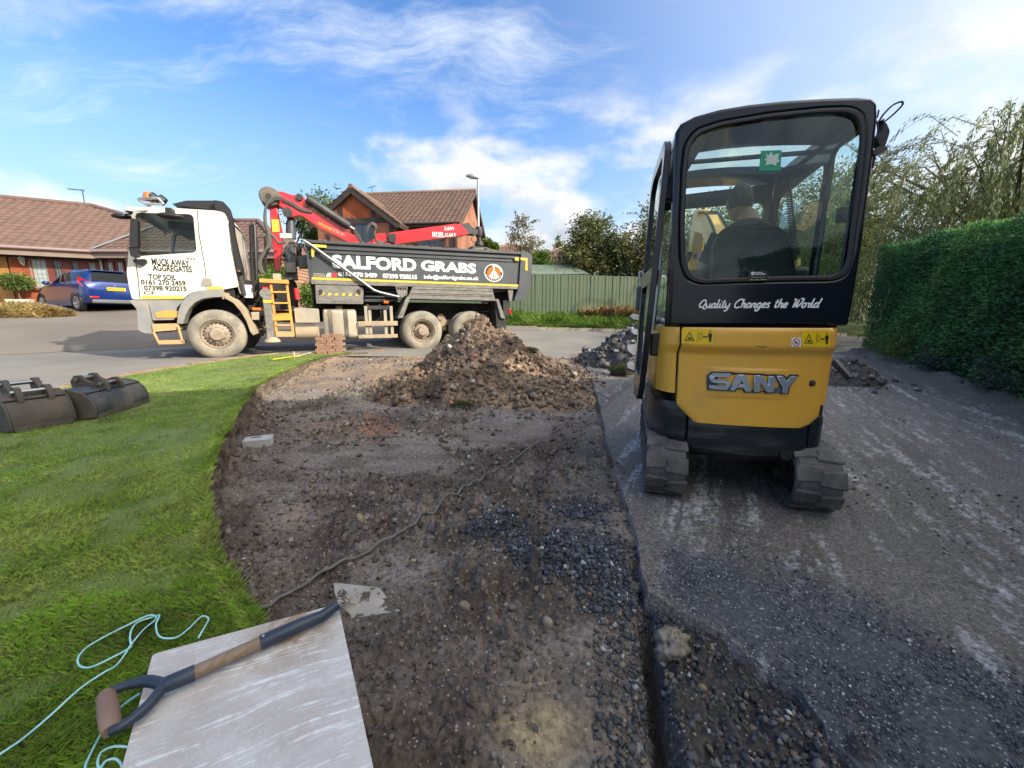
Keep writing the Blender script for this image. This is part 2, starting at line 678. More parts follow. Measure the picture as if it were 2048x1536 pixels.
# ------------------------------------------------------------------ material list
pmat('asphalt_road', (0.170, 0.158, 0.138), (0.21, 0.195, 0.170), 0.7, 0.9, bump=0.35, bscale=130, world_co=True, dust=(0.23, 0.20, 0.16), dust_scale=0.55, dust_lo=0.5, dust_hi=0.85)
pmat('asphalt_drive', (0.145, 0.122, 0.10), (0.175, 0.15, 0.125), 0.5, 0.92, bump=0.3, bscale=100, world_co=True)
pmat('verge_soil', (0.06, 0.075, 0.02), (0.09, 0.12, 0.03), 3.0, 0.95, bump=0.5, bscale=20, world_co=True)
pmat('lawn_soil', (0.12, 0.17, 0.034), (0.15, 0.18, 0.055), 6.0, 0.95, bump=0.5, bscale=90, world_co=True)
amat('soil', 0.92, bump=1.0, bscale=42, nscale=46, namt=0.6, flecks=(90, 0.95, (0.42, 0.38, 0.33)))
amat('stripped_tarmac', 0.6, bump=1.0, bscale=85, nscale=70, namt=0.85, spec=0.5, flecks=(95, 0.80, (0.36, 0.36, 0.36)))
amat('clod', 0.92, bump=0.6, bscale=60, nscale=25, namt=0.35)
amat('stone', 0.72, bump=0.4, bscale=90, nscale=45, namt=0.25, spec=0.4)
amat('grass', 0.6, nscale=3.0, namt=0.3, transl=0.42, spec=0.25)
amat('leaf', 0.5, nscale=1.2, namt=0.25, transl=0.38, spec=0.35)
amat('hedge_leaf', 0.6, nscale=1.6, namt=0.3, transl=0.25, spec=0.3)
pmat('bark', (0.09, 0.065, 0.045), (0.16, 0.13, 0.10), 9, 0.9, bump=0.8, bscale=25)
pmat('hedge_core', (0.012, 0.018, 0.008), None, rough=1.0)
pmat('kerb', (0.30, 0.25, 0.20), (0.36, 0.33, 0.28), 6, 0.9, bump=0.3, bscale=60)
pmat('kerb_red', (0.27, 0.16, 0.11), (0.33, 0.22, 0.17), 6, 0.9, bump=0.3, bscale=60)
pmat('fence_green', (0.110, 0.142, 0.082), (0.140, 0.172, 0.102), 5, 0.8, bump=0.35, bscale=30, mscale=(6, 6, 0.5))
pmat('shed_roof', (0.11, 0.15, 0.10), (0.15, 0.18, 0.13), 2, 0.8)
pmat('rubber', (0.028, 0.027, 0.026), (0.045, 0.042, 0.04), 7, 0.75, bump=0.2, bscale=80)
pmat('track_rubber', (0.050, 0.048, 0.047), (0.08, 0.075, 0.070), 9, 0.7, bump=0.4, bscale=40, dust=(0.17, 0.145, 0.125), dust_scale=6, dust_lo=0.40, dust_hi=0.72)
pmat('paint_black', (0.005, 0.008, 0.014), None, rough=0.20, coat=0.22, spec=0.30)
pmat('cast_black', (0.010, 0.015, 0.020), None, rough=0.33, coat=0.15, spec=0.35, dust=(0.11, 0.10, 0.09), dust_scale=3.2, dust_lo=0.46, dust_hi=0.85, mscale=(0.6, 0.6, 3.5), bump=0.06, bscale=60)
pmat('digger_yellow', (0.80, 0.41, 0.052), (0.76, 0.385, 0.046), 2.0, 0.36, coat=0.25, bump=0.05, bscale=220, dust=(0.46, 0.28, 0.10), dust_scale=2.6, dust_lo=0.46, dust_hi=0.95)
pmat('sticker_yellow', (0.83, 0.53, 0.01), None, rough=0.4)
pmat('ink_black', (0.012, 0.012, 0.012), None, rough=0.5)
pmat('white_paint', (0.78, 0.78, 0.75), None, rough=0.4)
pmat('letter_white', (0.82, 0.83, 0.80), None, rough=0.45)
pmat('red_ink', (0.55, 0.05, 0.10), None, rough=0.5)
pmat('purple_ink', (0.30, 0.08, 0.28), None, rough=0.5)
pmat('chrome_grey', (0.42, 0.47, 0.55), None, rough=0.28, metal=0.55)
pmat('emblem_dark', (0.05, 0.06, 0.075), None, rough=0.4)
pmat('steel', (0.45, 0.45, 0.45), (0.3, 0.3, 0.3), 8, 0.4, metal=0.9)
pmat('steel_dark', (0.035, 0.036, 0.038), (0.06, 0.055, 0.05), 6, 0.55, metal=0.2)
pmat('hose', (0.025, 0.024, 0.023), None, rough=0.6)
pmat('grey_hose', (0.10, 0.095, 0.09), None, rough=0.7)
pmat('plastic_black', (0.015, 0.015, 0.016), None, rough=0.5)
pmat('seat_cloth', (0.018, 0.02, 0.022), (0.028, 0.03, 0.03), 30, 0.85)
pmat('sign_green', (0.0, 0.28, 0.14), None, rough=0.4)
pmat('pale_sign', (0.55, 0.62, 0.55), None, rough=0.5)
glassmat('cab_glass', (0.90, 0.965, 0.955), 0.006, body=(0.10, 0.12, 0.12))
glassmat('truck_glass', (0.78, 0.84, 0.84), 0.05, body=(0.035, 0.045, 0.05))
glassmat('car_glass', (0.10, 0.12, 0.13), 0.6, body=(0.01, 0.012, 0.014))
pmat('house_glass', (0.035, 0.045, 0.055), None, rough=0.05, spec=0.8)
pmat('net_glass', (0.40, 0.45, 0.42), (0.32, 0.38, 0.36), 8, 0.15, spec=0.6)
pmat('cab_white', (0.74, 0.71, 0.61), (0.70, 0.66, 0.55), 1.5, 0.32, coat=0.4, dust=(0.52, 0.44, 0.31), dust_scale=1.4, dust_lo=0.46, dust_hi=0.95)
pmat('cab_grey', (0.235, 0.235, 0.23), (0.27, 0.265, 0.25), 4, 0.6, dust=(0.36, 0.30, 0.215), dust_scale=2.0, dust_lo=0.42, dust_hi=0.72)
pmat('muddy', (0.42, 0.325, 0.215), (0.34, 0.26, 0.17), 5, 0.9, bump=0.3, bscale=40)
pmat('muddy_metal', (0.35, 0.31, 0.25), (0.45, 0.40, 0.31), 3, 0.55, metal=0.15, dust=(0.40, 0.31, 0.20), dust_scale=3, dust_lo=0.4, dust_hi=0.75)
pmat('muddy_dark', (0.075, 0.066, 0.055), (0.20, 0.165, 0.12), 3, 0.85)
pmat('tyre_dusty', (0.20, 0.18, 0.145), (0.34, 0.29, 0.215), 3.5, 0.88, bump=0.25, bscale=50, dust=(0.085, 0.08, 0.072), dust_scale=4, dust_lo=0.62, dust_hi=0.8)
pmat('tyre_tread', (0.16, 0.155, 0.14), (0.24, 0.22, 0.19), 9, 0.85, bump=0.3, bscale=40)
pmat('rim_dusty', (0.36, 0.29, 0.215), (0.28, 0.215, 0.15), 8, 0.8, bump=0.2, bscale=50)
pmat('chassis', (0.012, 0.012, 0.012), (0.03, 0.028, 0.025), 4, 0.7)
pmat('body_grey', (0.050, 0.055, 0.062), (0.065, 0.07, 0.075), 2, 0.5, dust=(0.20, 0.18, 0.155), dust_scale=1.7, dust_lo=0.58, dust_hi=0.95)
pmat('arch_grey', (0.15, 0.14, 0.125), (0.22, 0.205, 0.18), 5, 0.7, dust=(0.32, 0.29, 0.25), dust_scale=6, dust_lo=0.5, dust_hi=0.8, mscale=(1, 1, 2))
pmat('crane_red', (0.62, 0.018, 0.03), (0.56, 0.014, 0.025), 2, 0.35, coat=0.4, dust=(0.30, 0.06, 0.05), dust_scale=3, dust_lo=0.6, dust_hi=1.0)
pmat('tape_yellow', (0.72, 0.50, 0.03), (0.62, 0.44, 0.06), 6, 0.5)
pmat('step_orange', (0.75, 0.34, 0.05), (0.62, 0.30, 0.08), 5, 0.6)
pmat('step_muddy', (0.56, 0.34, 0.15), (0.46, 0.30, 0.15), 6, 0.8)
pmat('amber', (0.75, 0.16, 0.02), None, rough=0.25, coat=0.5)
pmat('lamp_red', (0.55, 0.015, 0.025), None, rough=0.2, coat=0.5)
pmat('lamp_white', (0.8, 0.8, 0.8), None, rough=0.2)
pmat('safety_red', (0.60, 0.03, 0.04), None, rough=0.5)
pmat('car_blue', (0.006, 0.028, 0.16), None, rough=0.25, metal=0.35, coat=1.0)
pmat('car_grey', (0.11, 0.115, 0.12), None, rough=0.5)
pmat('plate_yellow', (0.80, 0.50, 0.0), None, rough=0.5)
pmat('alloy', (0.6, 0.6, 0.6), None, rough=0.3, metal=0.8)
pmat('roof_tile', (0.155, 0.092, 0.066), (0.115, 0.070, 0.053), 2.2, 0.85, dust=(0.22, 0.17, 0.13), dust_scale=9, dust_lo=0.62, dust_hi=0.85)
pmat('bungalow_tile', (0.165, 0.098, 0.076), (0.13, 0.080, 0.063), 2.2, 0.85, dust=(0.24, 0.20, 0.16), dust_scale=6, dust_lo=0.66, dust_hi=0.85)
pmat('ridge_tile', (0.20, 0.125, 0.085), (0.25, 0.17, 0.12), 3, 0.85)
pmat('timber_black', (0.040, 0.030, 0.028), (0.055, 0.042, 0.036), 3, 0.7)
pmat('fascia_brown', (0.26, 0.185, 0.145), (0.30, 0.22, 0.17), 2, 0.6)
pmat('gutter', (0.32, 0.22, 0.20), None, rough=0.5)
pmat('soffit', (0.08, 0.05, 0.045), None, rough=0.8)
pmat('door_red', (0.20, 0.045, 0.03), (0.16, 0.035, 0.025), 3, 0.5)
pmat('garage_wood', (0.42, 0.21, 0.045), (0.36, 0.17, 0.035), 2, 0.5, mscale=(4, 4, 0.4))
pmat('brick', (0.42, 0.115, 0.045), (0.33, 0.08, 0.03), 3.1, 0.85, bump=0.2, bscale=60, world_co=True)
pmat('mortar', (0.36, 0.22, 0.14), None, rough=0.95)
pmat('loose_brick', (0.30, 0.165, 0.105), (0.235, 0.115, 0.07), 6, 0.9, bump=0.4, bscale=40, dust=(0.36, 0.28, 0.21), dust_scale=8, dust_lo=0.45, dust_hi=0.75)
pmat('lead', (0.26, 0.27, 0.26), None, rough=0.6)
pmat('galvanised', (0.42, 0.44, 0.45), (0.36, 0.38, 0.39), 4, 0.45, metal=0.4)
pmat('bucket_paint', (0.030, 0.038, 0.046), (0.045, 0.052, 0.058), 4, 0.5, dust=(0.14, 0.115, 0.095), dust_scale=4, dust_lo=0.42, dust_hi=0.72, bump=0.2, bscale=30)
pmat('bucket_earth', (0.095, 0.075, 0.06), (0.06, 0.052, 0.045), 5, 0.8, bump=0.4, bscale=40)
pmat('concrete_block', (0.36, 0.36, 0.37), (0.42, 0.42, 0.42), 14, 0.9, bump=0.3, bscale=80)
pmat('concrete', (0.30, 0.31, 0.32), (0.22, 0.23, 0.235), 8, 0.9, bump=0.4, bscale=50)
pmat('concrete_face', (0.135, 0.145, 0.16), (0.10, 0.108, 0.12), 8, 0.85, bump=0.2, bscale=50)
pmat('ash_shaft', (0.27, 0.19, 0.13), (0.20, 0.135, 0.09), 6, 0.6, mscale=(12, 1, 12))
pmat('spade_blue', (0.022, 0.035, 0.060), (0.035, 0.048, 0.07), 10, 0.45, dust=(0.16, 0.13, 0.11), dust_scale=14, dust_lo=0.60, dust_hi=0.75)
pmat('spade_blade', (0.44, 0.39, 0.33), (0.36, 0.31, 0.255), 9, 0.5, metal=0.1, dust=(0.095, 0.075, 0.06), dust_scale=26, dust_lo=0.53, dust_hi=0.58)
pmat('grip_wood', (0.22, 0.13, 0.09), (0.28, 0.19, 0.14), 7, 0.6)
pmat('twine', (0.30, 0.62, 0.62), (0.38, 0.70, 0.70), 30, 0.7)
pmat('cable_grey', (0.17, 0.155, 0.14), (0.12, 0.105, 0.095), 9, 0.7)
pmat('skin', (0.42, 0.23, 0.16), None, rough=0.55)
pmat('hair', (0.045, 0.036, 0.030), (0.07, 0.058, 0.05), 60, 0.8)
pmat('shirt', (0.012, 0.014, 0.014), None, rough=0.9)
pmat('trousers', (0.02, 0.022, 0.03), None, rough=0.9)
pmat('pot_white', (0.55, 0.53, 0.46), (0.48, 0.46, 0.40), 5, 0.8)
pmat('render_wall', (0.42, 0.36, 0.28), None, rough=0.9)
pmat('stick', (0.55, 0.50, 0.40), None, rough=0.8)
brickmat('brick_x', 0)
brickmat('brick_y', 1)
brickmat('brick_far', 0, c1=(0.30, 0.12, 0.07), c2=(0.26, 0.10, 0.06))


def slabmat():
 m = bpy.data.materials.new('slab')
 m.use_nodes = True
 N = NT(m.node_tree)
 v = N.n('ShaderNodeTexCoord').outputs['Object']
 n1 = N.ramp(N.noise(v, 5.0, 6.0, 0.6), 0.35, 0.65)
 col = N.mix(n1, (0.46, 0.41, 0.37), (0.56, 0.53, 0.50))
 rust = N.ramp(N.vmath('DISTANCE', v, (0.10, -0.06, 0.0)), 0.19, 0.0)
 rust = N.math('MULTIPLY', rust, N.ramp(N.noise(v, 14, 6), 0.35, 0.6))
 col = N.mix(rust, col, (0.29, 0.185, 0.09))
 # pressed weave on the top
 sp = N.n('ShaderNodeSeparateXYZ', {0: v})
 wx = N.math('SINE', N.math('MULTIPLY', sp.outputs[0], 1100.0))
 wy = N.math('SINE', N.math('MULTIPLY', sp.outputs[1], 1050.0))
 weave = N.math('MULTIPLY', wx, wy)
 # pale scrapes running mostly one way
 def scr(rot, sc, th, loc):
  w = N.n('ShaderNodeTexNoise', {'Vector': v, 'Scale': 3.0, 'Detail': 2.0}).outputs['Color']
  vv = N.vmath('ADD', v, N.vmath('MULTIPLY', w, (0.10, 0.10, 0.0)))
  q = N.noise(N.map(vv, scale=(1.2, 38, 1), rot=(0, 0, rot), loc=loc), sc, 4.0, 0.7)
  return N.ramp(q, th - 0.02, th + 0.07)
 s = N.math('MAXIMUM', scr(R(-32), 2.2, 0.555, (0, 0, 0)), N.math('MULTIPLY', N.math('MAXIMUM', scr(R(20), 1.6, 0.60, (3, 5, 0)), scr(R(-60), 2.6, 0.60, (7, 1, 0))), 0.8))
 s = N.math('MULTIPLY', s, N.ramp(N.noise(v, 40, 4), 0.3, 0.6))
 gr = N.ramp(N.noise(v, 150, 3, 0.7), 0.57, 0.70)
 s = N.math('MAXIMUM', N.math('MULTIPLY', s, 0.62), N.math('MULTIPLY', gr, 0.4))
 col = N.mix(s, col, (0.88, 0.90, 0.90))
 dk = N.ramp(N.noise(v, 55, 4, 0.6), 0.66, 0.72)
 dk = N.math('MULTIPLY', dk, N.ramp(N.vmath('DISTANCE', v, (0.13, -0.03, 0.0)), 0.22, 0.05))
 col = N.mix(dk, col, (0.07, 0.055, 0.045))
 h = N.math('MULTIPLY_ADD', weave, 0.12, N.noise(v, 120, 4))
 bn = N.n('ShaderNodeBump', {'Height': h, 'Strength': 0.35, 'Distance': 0.004})
 b = N.n('ShaderNodeBsdfPrincipled', {'Base Color': col, 'Roughness': 0.8, 'Normal': bn.outputs[0]})
 N.n('ShaderNodeOutputMaterial', {'Surface': b.outputs[0]})
 MATS['slab'] = m


slabmat()

# ------------------------------------------------------------------ the lie of the land
TRUCK = Frame((-6.374, 8.360, 0.0), 26.03)      # near-side wheel plane of the lorry, along the road
NEAR = np.array([(-5.3, -8), (-5.35, 0), (-5.42, 4.0), (-5.62, 5.97), (-5.2, 8.2), (-4.3, 8.85), (-3.6, 9.15), (-1.0, 9.25), (1.2, 9.05), (6.4, 8.75), (8.4, 9.3), (11, 9.6), (40, 8), (90, 0)], float)
FAR = np.array([(-90, -28), (-25, 1.0), (-12.6, 8.7), (-10.8, 10.4), (-8.13, 11.95), (-0.2, 15.75), (2.0, 15.95), (14, 15.6), (40, 13), (90, 4)], float)


def polydist(x, y, P):
 """signed distance to an open polyline, positive on its left"""
 x, y = np.asarray(x, float), np.asarray(y, float)
 best = np.full(x.shape, 1e9)
 sg = np.zeros(x.shape)
 for (ax, ay), (bx, by) in zip(P[:-1], P[1:]):
  dx, dy = bx - ax, by - ay
  t = np.clip(((x - ax) * dx + (y - ay) * dy) / (dx * dx + dy * dy), 0, 1)
  qx, qy = ax + t * dx - x, ay + t * dy - y
  d = np.hypot(qx, qy)
  c = dx * (y - ay) - dy * (x - ax)
  m = d < best - 1e-9
  best = np.where(m, d, best)
  sg = np.where(m, np.sign(c), sg)
 return best * sg


def kerb_z(x):
 return np.interp(x, [-30, -12, -6, -0.5, 6, 14, 40], [0.0, 0.05, 0.15, 0.40, 0.26, 0.12, 0.1])


def road_z(x, y):
 d = polydist(x, y, FAR)
 return kerb_z(x) * sm(-6.0, 0.0, d) - 0.012


def far_z(x, y):
 d = np.maximum(polydist(x, y, FAR), 0)
 w = sm(-3.0, 0.5, np.asarray(x, float))
 rise_l = np.minimum(d * 0.165, 1.22) + np.maximum(d - 8, 0) * 0.004
 rise_r = np.minimum(d * 0.33, 0.50) + np.maximum(d - 1.5, 0) * 0.012
 return kerb_z(x) + 0.09 + rise_l * (1 - w) + rise_r * w


def lawn_z(x, y):
 x, y = np.asarray(x, float), np.asarray(y, float)
 return 0.0 + 0.07 * sm(3, 8.5, y) + 0.04 * sm(-4.0, -5.4, x) + 0.035 * fbm(x, y, 0.9, 3, 5)


def drive_z(x, y):
 return -0.195 + 0.185 * sm(3.2, 9.0, y) + 0.06 * sm(3.5, 7.0, x)


EDGE_L = np.array([(-0.45, -8), (-0.45, 0.2), (-0.50, 0.75), (-0.70, 0.93), (-0.81, 1.04), (-0.95, 1.15), (-1.12, 1.30), (-1.28, 1.47), (-1.47, 1.66), (-1.56, 1.77), (-1.77, 2.06), (-2.22, 2.78), (-2.62, 3.53), (-3.05, 4.35), (-3.37, 4.95), (-3.66, 6.0), (-3.86, 6.95), (-3.98, 7.9), (-3.95, 8.6), (-3.7, 9.1), (-3.4, 9.3)], float)
EDGE_R = np.array([(0.95, -8), (0.90, 0.3), (0.80, 0.55), (0.83, 0.80), (0.88, 1.0), (0.77, 1.15), (0.66, 1.28), (0.56, 1.40), (0.59, 1.59), (0.65, 1.88), (0.70, 2.15), (0.74, 2.51), (0.88, 3.39), (1.07, 4.54), (1.30, 6.1), (1.42, 7.2), (1.55, 8.4), (1.6, 9.3)], float)
GROOVE = np.array([(0.30, 0.2), (0.37, 0.60), (0.40, 0.79), (0.43, 0.95), (0.455, 1.05), (0.50, 1.25), (0.55, 1.38)], float)


def edge_l(y):
 return np.interp(y, EDGE_L[:, 1], EDGE_L[:, 0]) + 0.05 * fbm(y * 3, y * 0 + 2.0, 1.0, 3, 11) + 0.02 * fbm(y * 14, y * 0 + 5.0, 1.0, 2, 12)


def edge_r(y):
 w = sm(1.5, 1.0, y)
 return np.interp(y, EDGE_R[:, 1], EDGE_R[:, 0]) + (0.02 + 0.05 * w) * fbm(y * 5, y * 0 + 2.0, 1.0, 4, 21)


def pit_base(y):
 return -0.255 + 0.235 * sm(3.6, 9.0, y)


def clod_zone(x, y):
 """where the bucket left broken earth rather than a smooth scrape"""
 m = sm(-0.06, 0.20, fbm(x, y, 1.25, 3, 301) + 0.12 * fbm(x, y, 5.0, 3, 302))
 m = np.maximum(m, 0.9 * np.exp(-((x - np.interp(y, EDGE_L[:, 1], EDGE_L[:, 0]) - 0.1) / 0.28) ** 2))
 m = np.maximum(m, np.exp(-((x + 0.16) / 0.16) ** 2 - ((y - 0.92) / 0.25) ** 2))
 m = np.maximum(m, np.exp(-((x - 0.62) / 0.3) ** 2 - ((y - 3.0) / 0.5) ** 2))
 return m * sm(8.5, 5.0, y)


def pit_z(x, y):
 x, y = np.asarray(x, float), np.asarray(y, float)
 z = pit_base(y) + 0.06 * fbm(x, y, 1.1, 2, 31)
 m = clod_zone(x, y)
 z = z + 0.020 * fbm(x * 0.7 + y * 0.25, y * 1.7, 5.5, 4, 41, 0.6)
 z = z + m * (0.11 * np.abs(fbm(x, y * 1.15, 9.0, 4, 43, 0.6)) + 0.020 * fbm(x, y, 30.0, 3, 47, 0.6)) + 0.006 * fbm(x, y, 24.0, 3, 48, 0.6)
 gx = np.interp(y, GROOVE[:, 1], GROOVE[:, 0]) + 0.012 * fbm(y * 9, y * 0, 1.0, 3, 71)
 z = z - 0.15 * np.exp(-((x - gx) / 0.026) ** 2) * sm(1.45, 1.25, y)
 # loose broken edge to the right of the groove stands higher
 z = z + 0.05 * sm(0.0, 0.06, x - gx) * sm(1.45, 1.2, y) * (0.6 + 1.1 * fbm(x, y, 13, 4, 81, 0.65))
 er = edge_r(y)
 z = z + 0.035 * sm(-0.35, -0.03, x - er) * sm(1.4, 1.7, y)
 z = z - 0.030 * np.exp(-((x - er + 0.02) / 0.020) ** 2) * sm(1.3, 1.5, y) * (0.4 + 0.8 * sm(-0.2, 0.2, fbm(y * 4, y * 0 + 3, 1.0, 3, 72)))
 z = z + 0.05 * np.exp(-((x - edge_l(y)) / 0.10)) * sm(0.9, 1.4, y) * (0.8 + fbm(x, y, 8, 3, 73))
 return z


def geo(a, b, n):
 return a * (b / a) ** np.linspace(0, 1, n)


def mixc(c, w, col):
 return c * (1 - w[:, None]) + np.array(col)[None, :] * w[:, None]


def blob(x, y, p, r, ry=None):
 ry = r if ry is None else ry
 return np.exp(-(((x - p[0]) / r) ** 2 + ((y - p[1]) / ry) ** 2))


# the open ground to the horizon
def make_ground():
 # beyond the road
 n = 200
 s = np.linspace(0, 1, n)
 seg = np.hypot(*np.diff(FAR, axis=0).T)
 cum = np.r_[0, np.cumsum(seg)] / seg.sum()
 fx = np.interp(s, cum, FAR[:, 0])
 fy = np.interp(s, cum, FAR[:, 1])
 t = np.r_[0, 0.01, 0.15, 0.3, 0.6, 1, 1.5, 2, 3, 4, 5.5, 7, 9, 12, 16, 22, 40, 90, 400.0]
 nx = np.interp(s, [0, 1], [-0.35, 0.25])
 X = fx[:, None] + t[None, :] * nx[:, None]
 Y = fy[:, None] + t[None, :]
 Z = far_z(X, Y)
 Z[:, 0] = road_z(fx, fy) - 0.05
 P = np.stack([X, Y, Z], -1)
 o = npmesh('ground', P.reshape(-1, 3), gridfaces(n, len(t)), 'verge_soil', smooth=True, kind='structure')
 # the road between the two plots
 seg2 = np.hypot(*np.diff(NEAR, axis=0).T)
 cum2 = np.r_[0, np.cumsum(seg2)] / seg2.sum()
 # pair near and far edges by hand-made parameters
 pn = np.array([0, .0, .0, .08, .18, .27, .34, .40, .47, .55, .60, .70, .85, 1.0])
 pn[1], pn[2], pn[3] = 0.03, 0.06, 0.10
 pf = np.array([0, .05, .10, .14, .20, .40, .47, .66, .85, 1.0])
 m = 240
 u = np.linspace(0, 1, m)
 ax, ay = np.interp(u, pn, NEAR[:, 0]), np.interp(u, pn, NEAR[:, 1])
 bx, by = np.interp(u, pf, FAR[:, 0]), np.interp(u, pf, FAR[:, 1])
 w = np.linspace(-0.06, 1.0, 34)
 X = ax[:, None] * (1 - w) + bx[:, None] * w
 Y = ay[:, None] * (1 - w) + by[:, None] * w
 Z = road_z(X, Y)
 npmesh('road', np.stack([X, Y, Z], -1).reshape(-1, 3), gridfaces(m, 34), 'asphalt_road', smooth=True, kind='structure')
 # everything behind and to the side of the camera
 g = MB().add([(-120, -120, -0.75), (120, -120, -0.75), (120, 9, -0.75), (-120, 9, -0.75)], [(0, 1, 2, 3)])
 g.build('ground', 'verge_soil', kind='structure')
 g = MB().add([(-120, -120, -0.05), (-5.3, -120, -0.05), (-5.3, -8, -0.05), (-5.35, 0, -0.05), (-90, -28, -0.05)], [(0, 1, 2, 3, 4)])
 g.build('road', 'asphalt_road', kind='structure')
 # garden ground beyond the hedge on the right
 n2 = 30
 ys = np.linspace(-8, 9.0, n2)
 xh = 3.9 + 0.5 * ys
 w2 = np.array([0, 0.3, 2, 6, 20, 60.0])
 X = xh[:, None] + w2[None, :]
 Y = np.repeat(ys[:, None], 6, 1)
 Z = drive_z(X, Y) + 0.02
 npmesh('garden_soil', np.stack([X, Y, Z], -1).reshape(-1, 3), gridfaces(n2, 6), 'verge_soil', smooth=True, kind='structure')


make_ground()


def make_lawn():
 ys = np.r_[np.linspace(-8, 0.2, 8), geo(0.3, 9.1, 150)]
 w = np.linspace(0, 1, 60)
 xl = np.interp(ys, NEAR[:7, 1], NEAR[:7, 0])
 xr = edge_l(ys) + 0.015
 xl = np.minimum(xl, xr - 0.05)
 X = xl[:, None] * (1 - w) + xr[:, None] * w
 Y = np.repeat(ys[:, None], 60, 1)
 Z = lawn_z(X, Y)
 P = np.stack([X, Y, Z], -1)
 npmesh('lawn', P.reshape(-1, 3), gridfaces(len(ys), 60), 'lawn_soil', smooth=True, kind='structure')
 # cut face of the turf
 yb = geo(0.3, 9.25, 420)
 k = np.linspace(0, 1, 16)
 xe = edge_l(yb)
 zt = lawn_z(xe, yb)
 zb = pit_z(xe + 0.06, yb) - 0.02
 X = xe[:, None] + 0.035 * k ** 0.6 + 0.045 * fbm(yb[:, None] * 13 + 0 * k, k[None, :] * 2.5 + 0 * yb[:, None], 1.0, 4, 91, 0.6) * np.minimum(1, k * 6)
 Z = zt[:, None] * (1 - k) + zb[:, None] * k
 Y = np.repeat(yb[:, None], 16, 1) + 0.02 * fbm(yb[:, None] * 19 + 0 * k, k[None, :] * 3 + 0 * yb[:, None], 1.0, 3, 95)
 x, y, z = X.ravel(), Y.ravel(), Z.ravel()
 c = np.tile(np.array([0.105, 0.080, 0.060]), (len(x), 1))
 c = mixc(c, 0.7 * sm(0.0, 0.4, fbm(y * 6, z * 9, 1.0, 4, 97)), (0.20, 0.155, 0.11))
 c = mixc(c, np.clip(np.tile(sm(0.12, 0.0, k), len(yb)), 0, 1) * 0.7, (0.10, 0.09, 0.04))
 npmesh('soil_bank', np.stack([X, Y, Z], -1).reshape(-1, 3), gridfaces(420, 16), 'soil', tint=c, smooth=True, kind='structure')


make_lawn()

SAND = G(1085, 1440, -0.25)
RED1, RED2 = G(690, 850, -0.25), G(745, 868, -0.25)
GREY1 = G(600, 960, -0.25)
ALGAE = G(780, 795, -0.2)
BLACK = [G(1000, 1060, -0.24), G(1100, 1075, -0.24), G(1190, 1110, -0.24), G(1130, 1130, -0.24), G(1150, 1020, -0.24), G(1230, 1170, -0.24), G(1060, 1110, -0.24)]


def pit_tint(x, y):
 c = np.tile(np.array([0.150, 0.122, 0.103]), (len(x), 1))
 c = mixc(c, sm(-0.2, 0.3, fbm(x * 0.8, y * 2.6, 1.6, 4, 101)), (0.205, 0.172, 0.148))
 c = mixc(c, 0.7 * sm(0.05, 0.4, fbm(x, y, 3.7, 4, 111)), (0.085, 0.066, 0.055))
 c = mixc(c, 0.5 * sm(0.15, 0.5, fbm(x, y, 2.3, 4, 121)), (0.25, 0.185, 0.13))
 c = mixc(c, 0.45 * sm(0.0, 0.5, fbm(x, y, 0.7, 3, 131)), (0.20, 0.185, 0.17))
 c = mixc(c, 0.80 * clod_zone(x, y) * sm(-0.35, 0.15, fbm(x, y, 6.0, 3, 135)), (0.078, 0.059, 0.048))
 far = sm(5.0, 7.0, y)
 c = mixc(c, 0.75 * far * sm(-0.5, 0.3, fbm(x, y, 2.0, 3, 141)), (0.30, 0.20, 0.12))
 n = fbm(x, y, 9, 4, 151)
 c = mixc(c, np.clip(0.9 * blob(x, y, SAND, 0.11, 0.10) * (1.1 + 1.6 * n), 0, 0.9), (0.36, 0.28, 0.16))
 for p, r in ((RED1, 0.32), (RED2, 0.22)):
  c = mixc(c, np.clip(0.7 * blob(x, y, p, r, r) * (1 + 2 * n), 0, 0.75), (0.27, 0.125, 0.075))
 c = mixc(c, np.clip(0.55 * blob(x, y, ALGAE, 0.7, 0.22) * (1 + 2 * n), 0, 0.7), (0.27, 0.235, 0.13))
 bl = sum(blob(x, y, p, 0.16, 0.13) for p in BLACK)
 c = mixc(c, np.clip(bl * (0.9 + 2 * n), 0, 0.92), (0.050, 0.054, 0.062))
 gx = np.interp(y, GROOVE[:, 1], GROOVE[:, 0])
 rub = sm(0.0, 0.05, x - gx) * sm(1.5, 1.25, y)
 c = mixc(c, 0.85 * rub, (0.052, 0.049, 0.046))
 return c


def make_pit():
 ys = np.r_[np.linspace(-8, 0.1, 8), geo(0.28, 9.35, 430)]
 nc = 330
 w = np.linspace(0, 1, nc)
 xl = edge_l(ys) - 0.03
 xr = edge_r(ys) + 0.05
 X = xl[:, None] * (1 - w) + xr[:, None] * w
 Y = np.repeat(ys[:, None], nc, 1)
 Z = pit_z(X, Y)
 x, y = X.ravel(), Y.ravel()
 npmesh('dug_ground', np.stack([X, Y, Z], -1).reshape(-1, 3), gridfaces(len(ys), nc), 'soil', tint=pit_tint(x, y), smooth=True, kind='structure')


make_pit()


CHIP = [G(a, b, -0.195)[:2] for a, b in ((1262, 1070), (1420, 1100), (1600, 1165), (1780, 1245), (1900, 1300), (2048, 1310), (2300, 1420), (2300, 1700), (1560, 1700), (1500, 1440), (1490, 1330), (1300, 1185))]


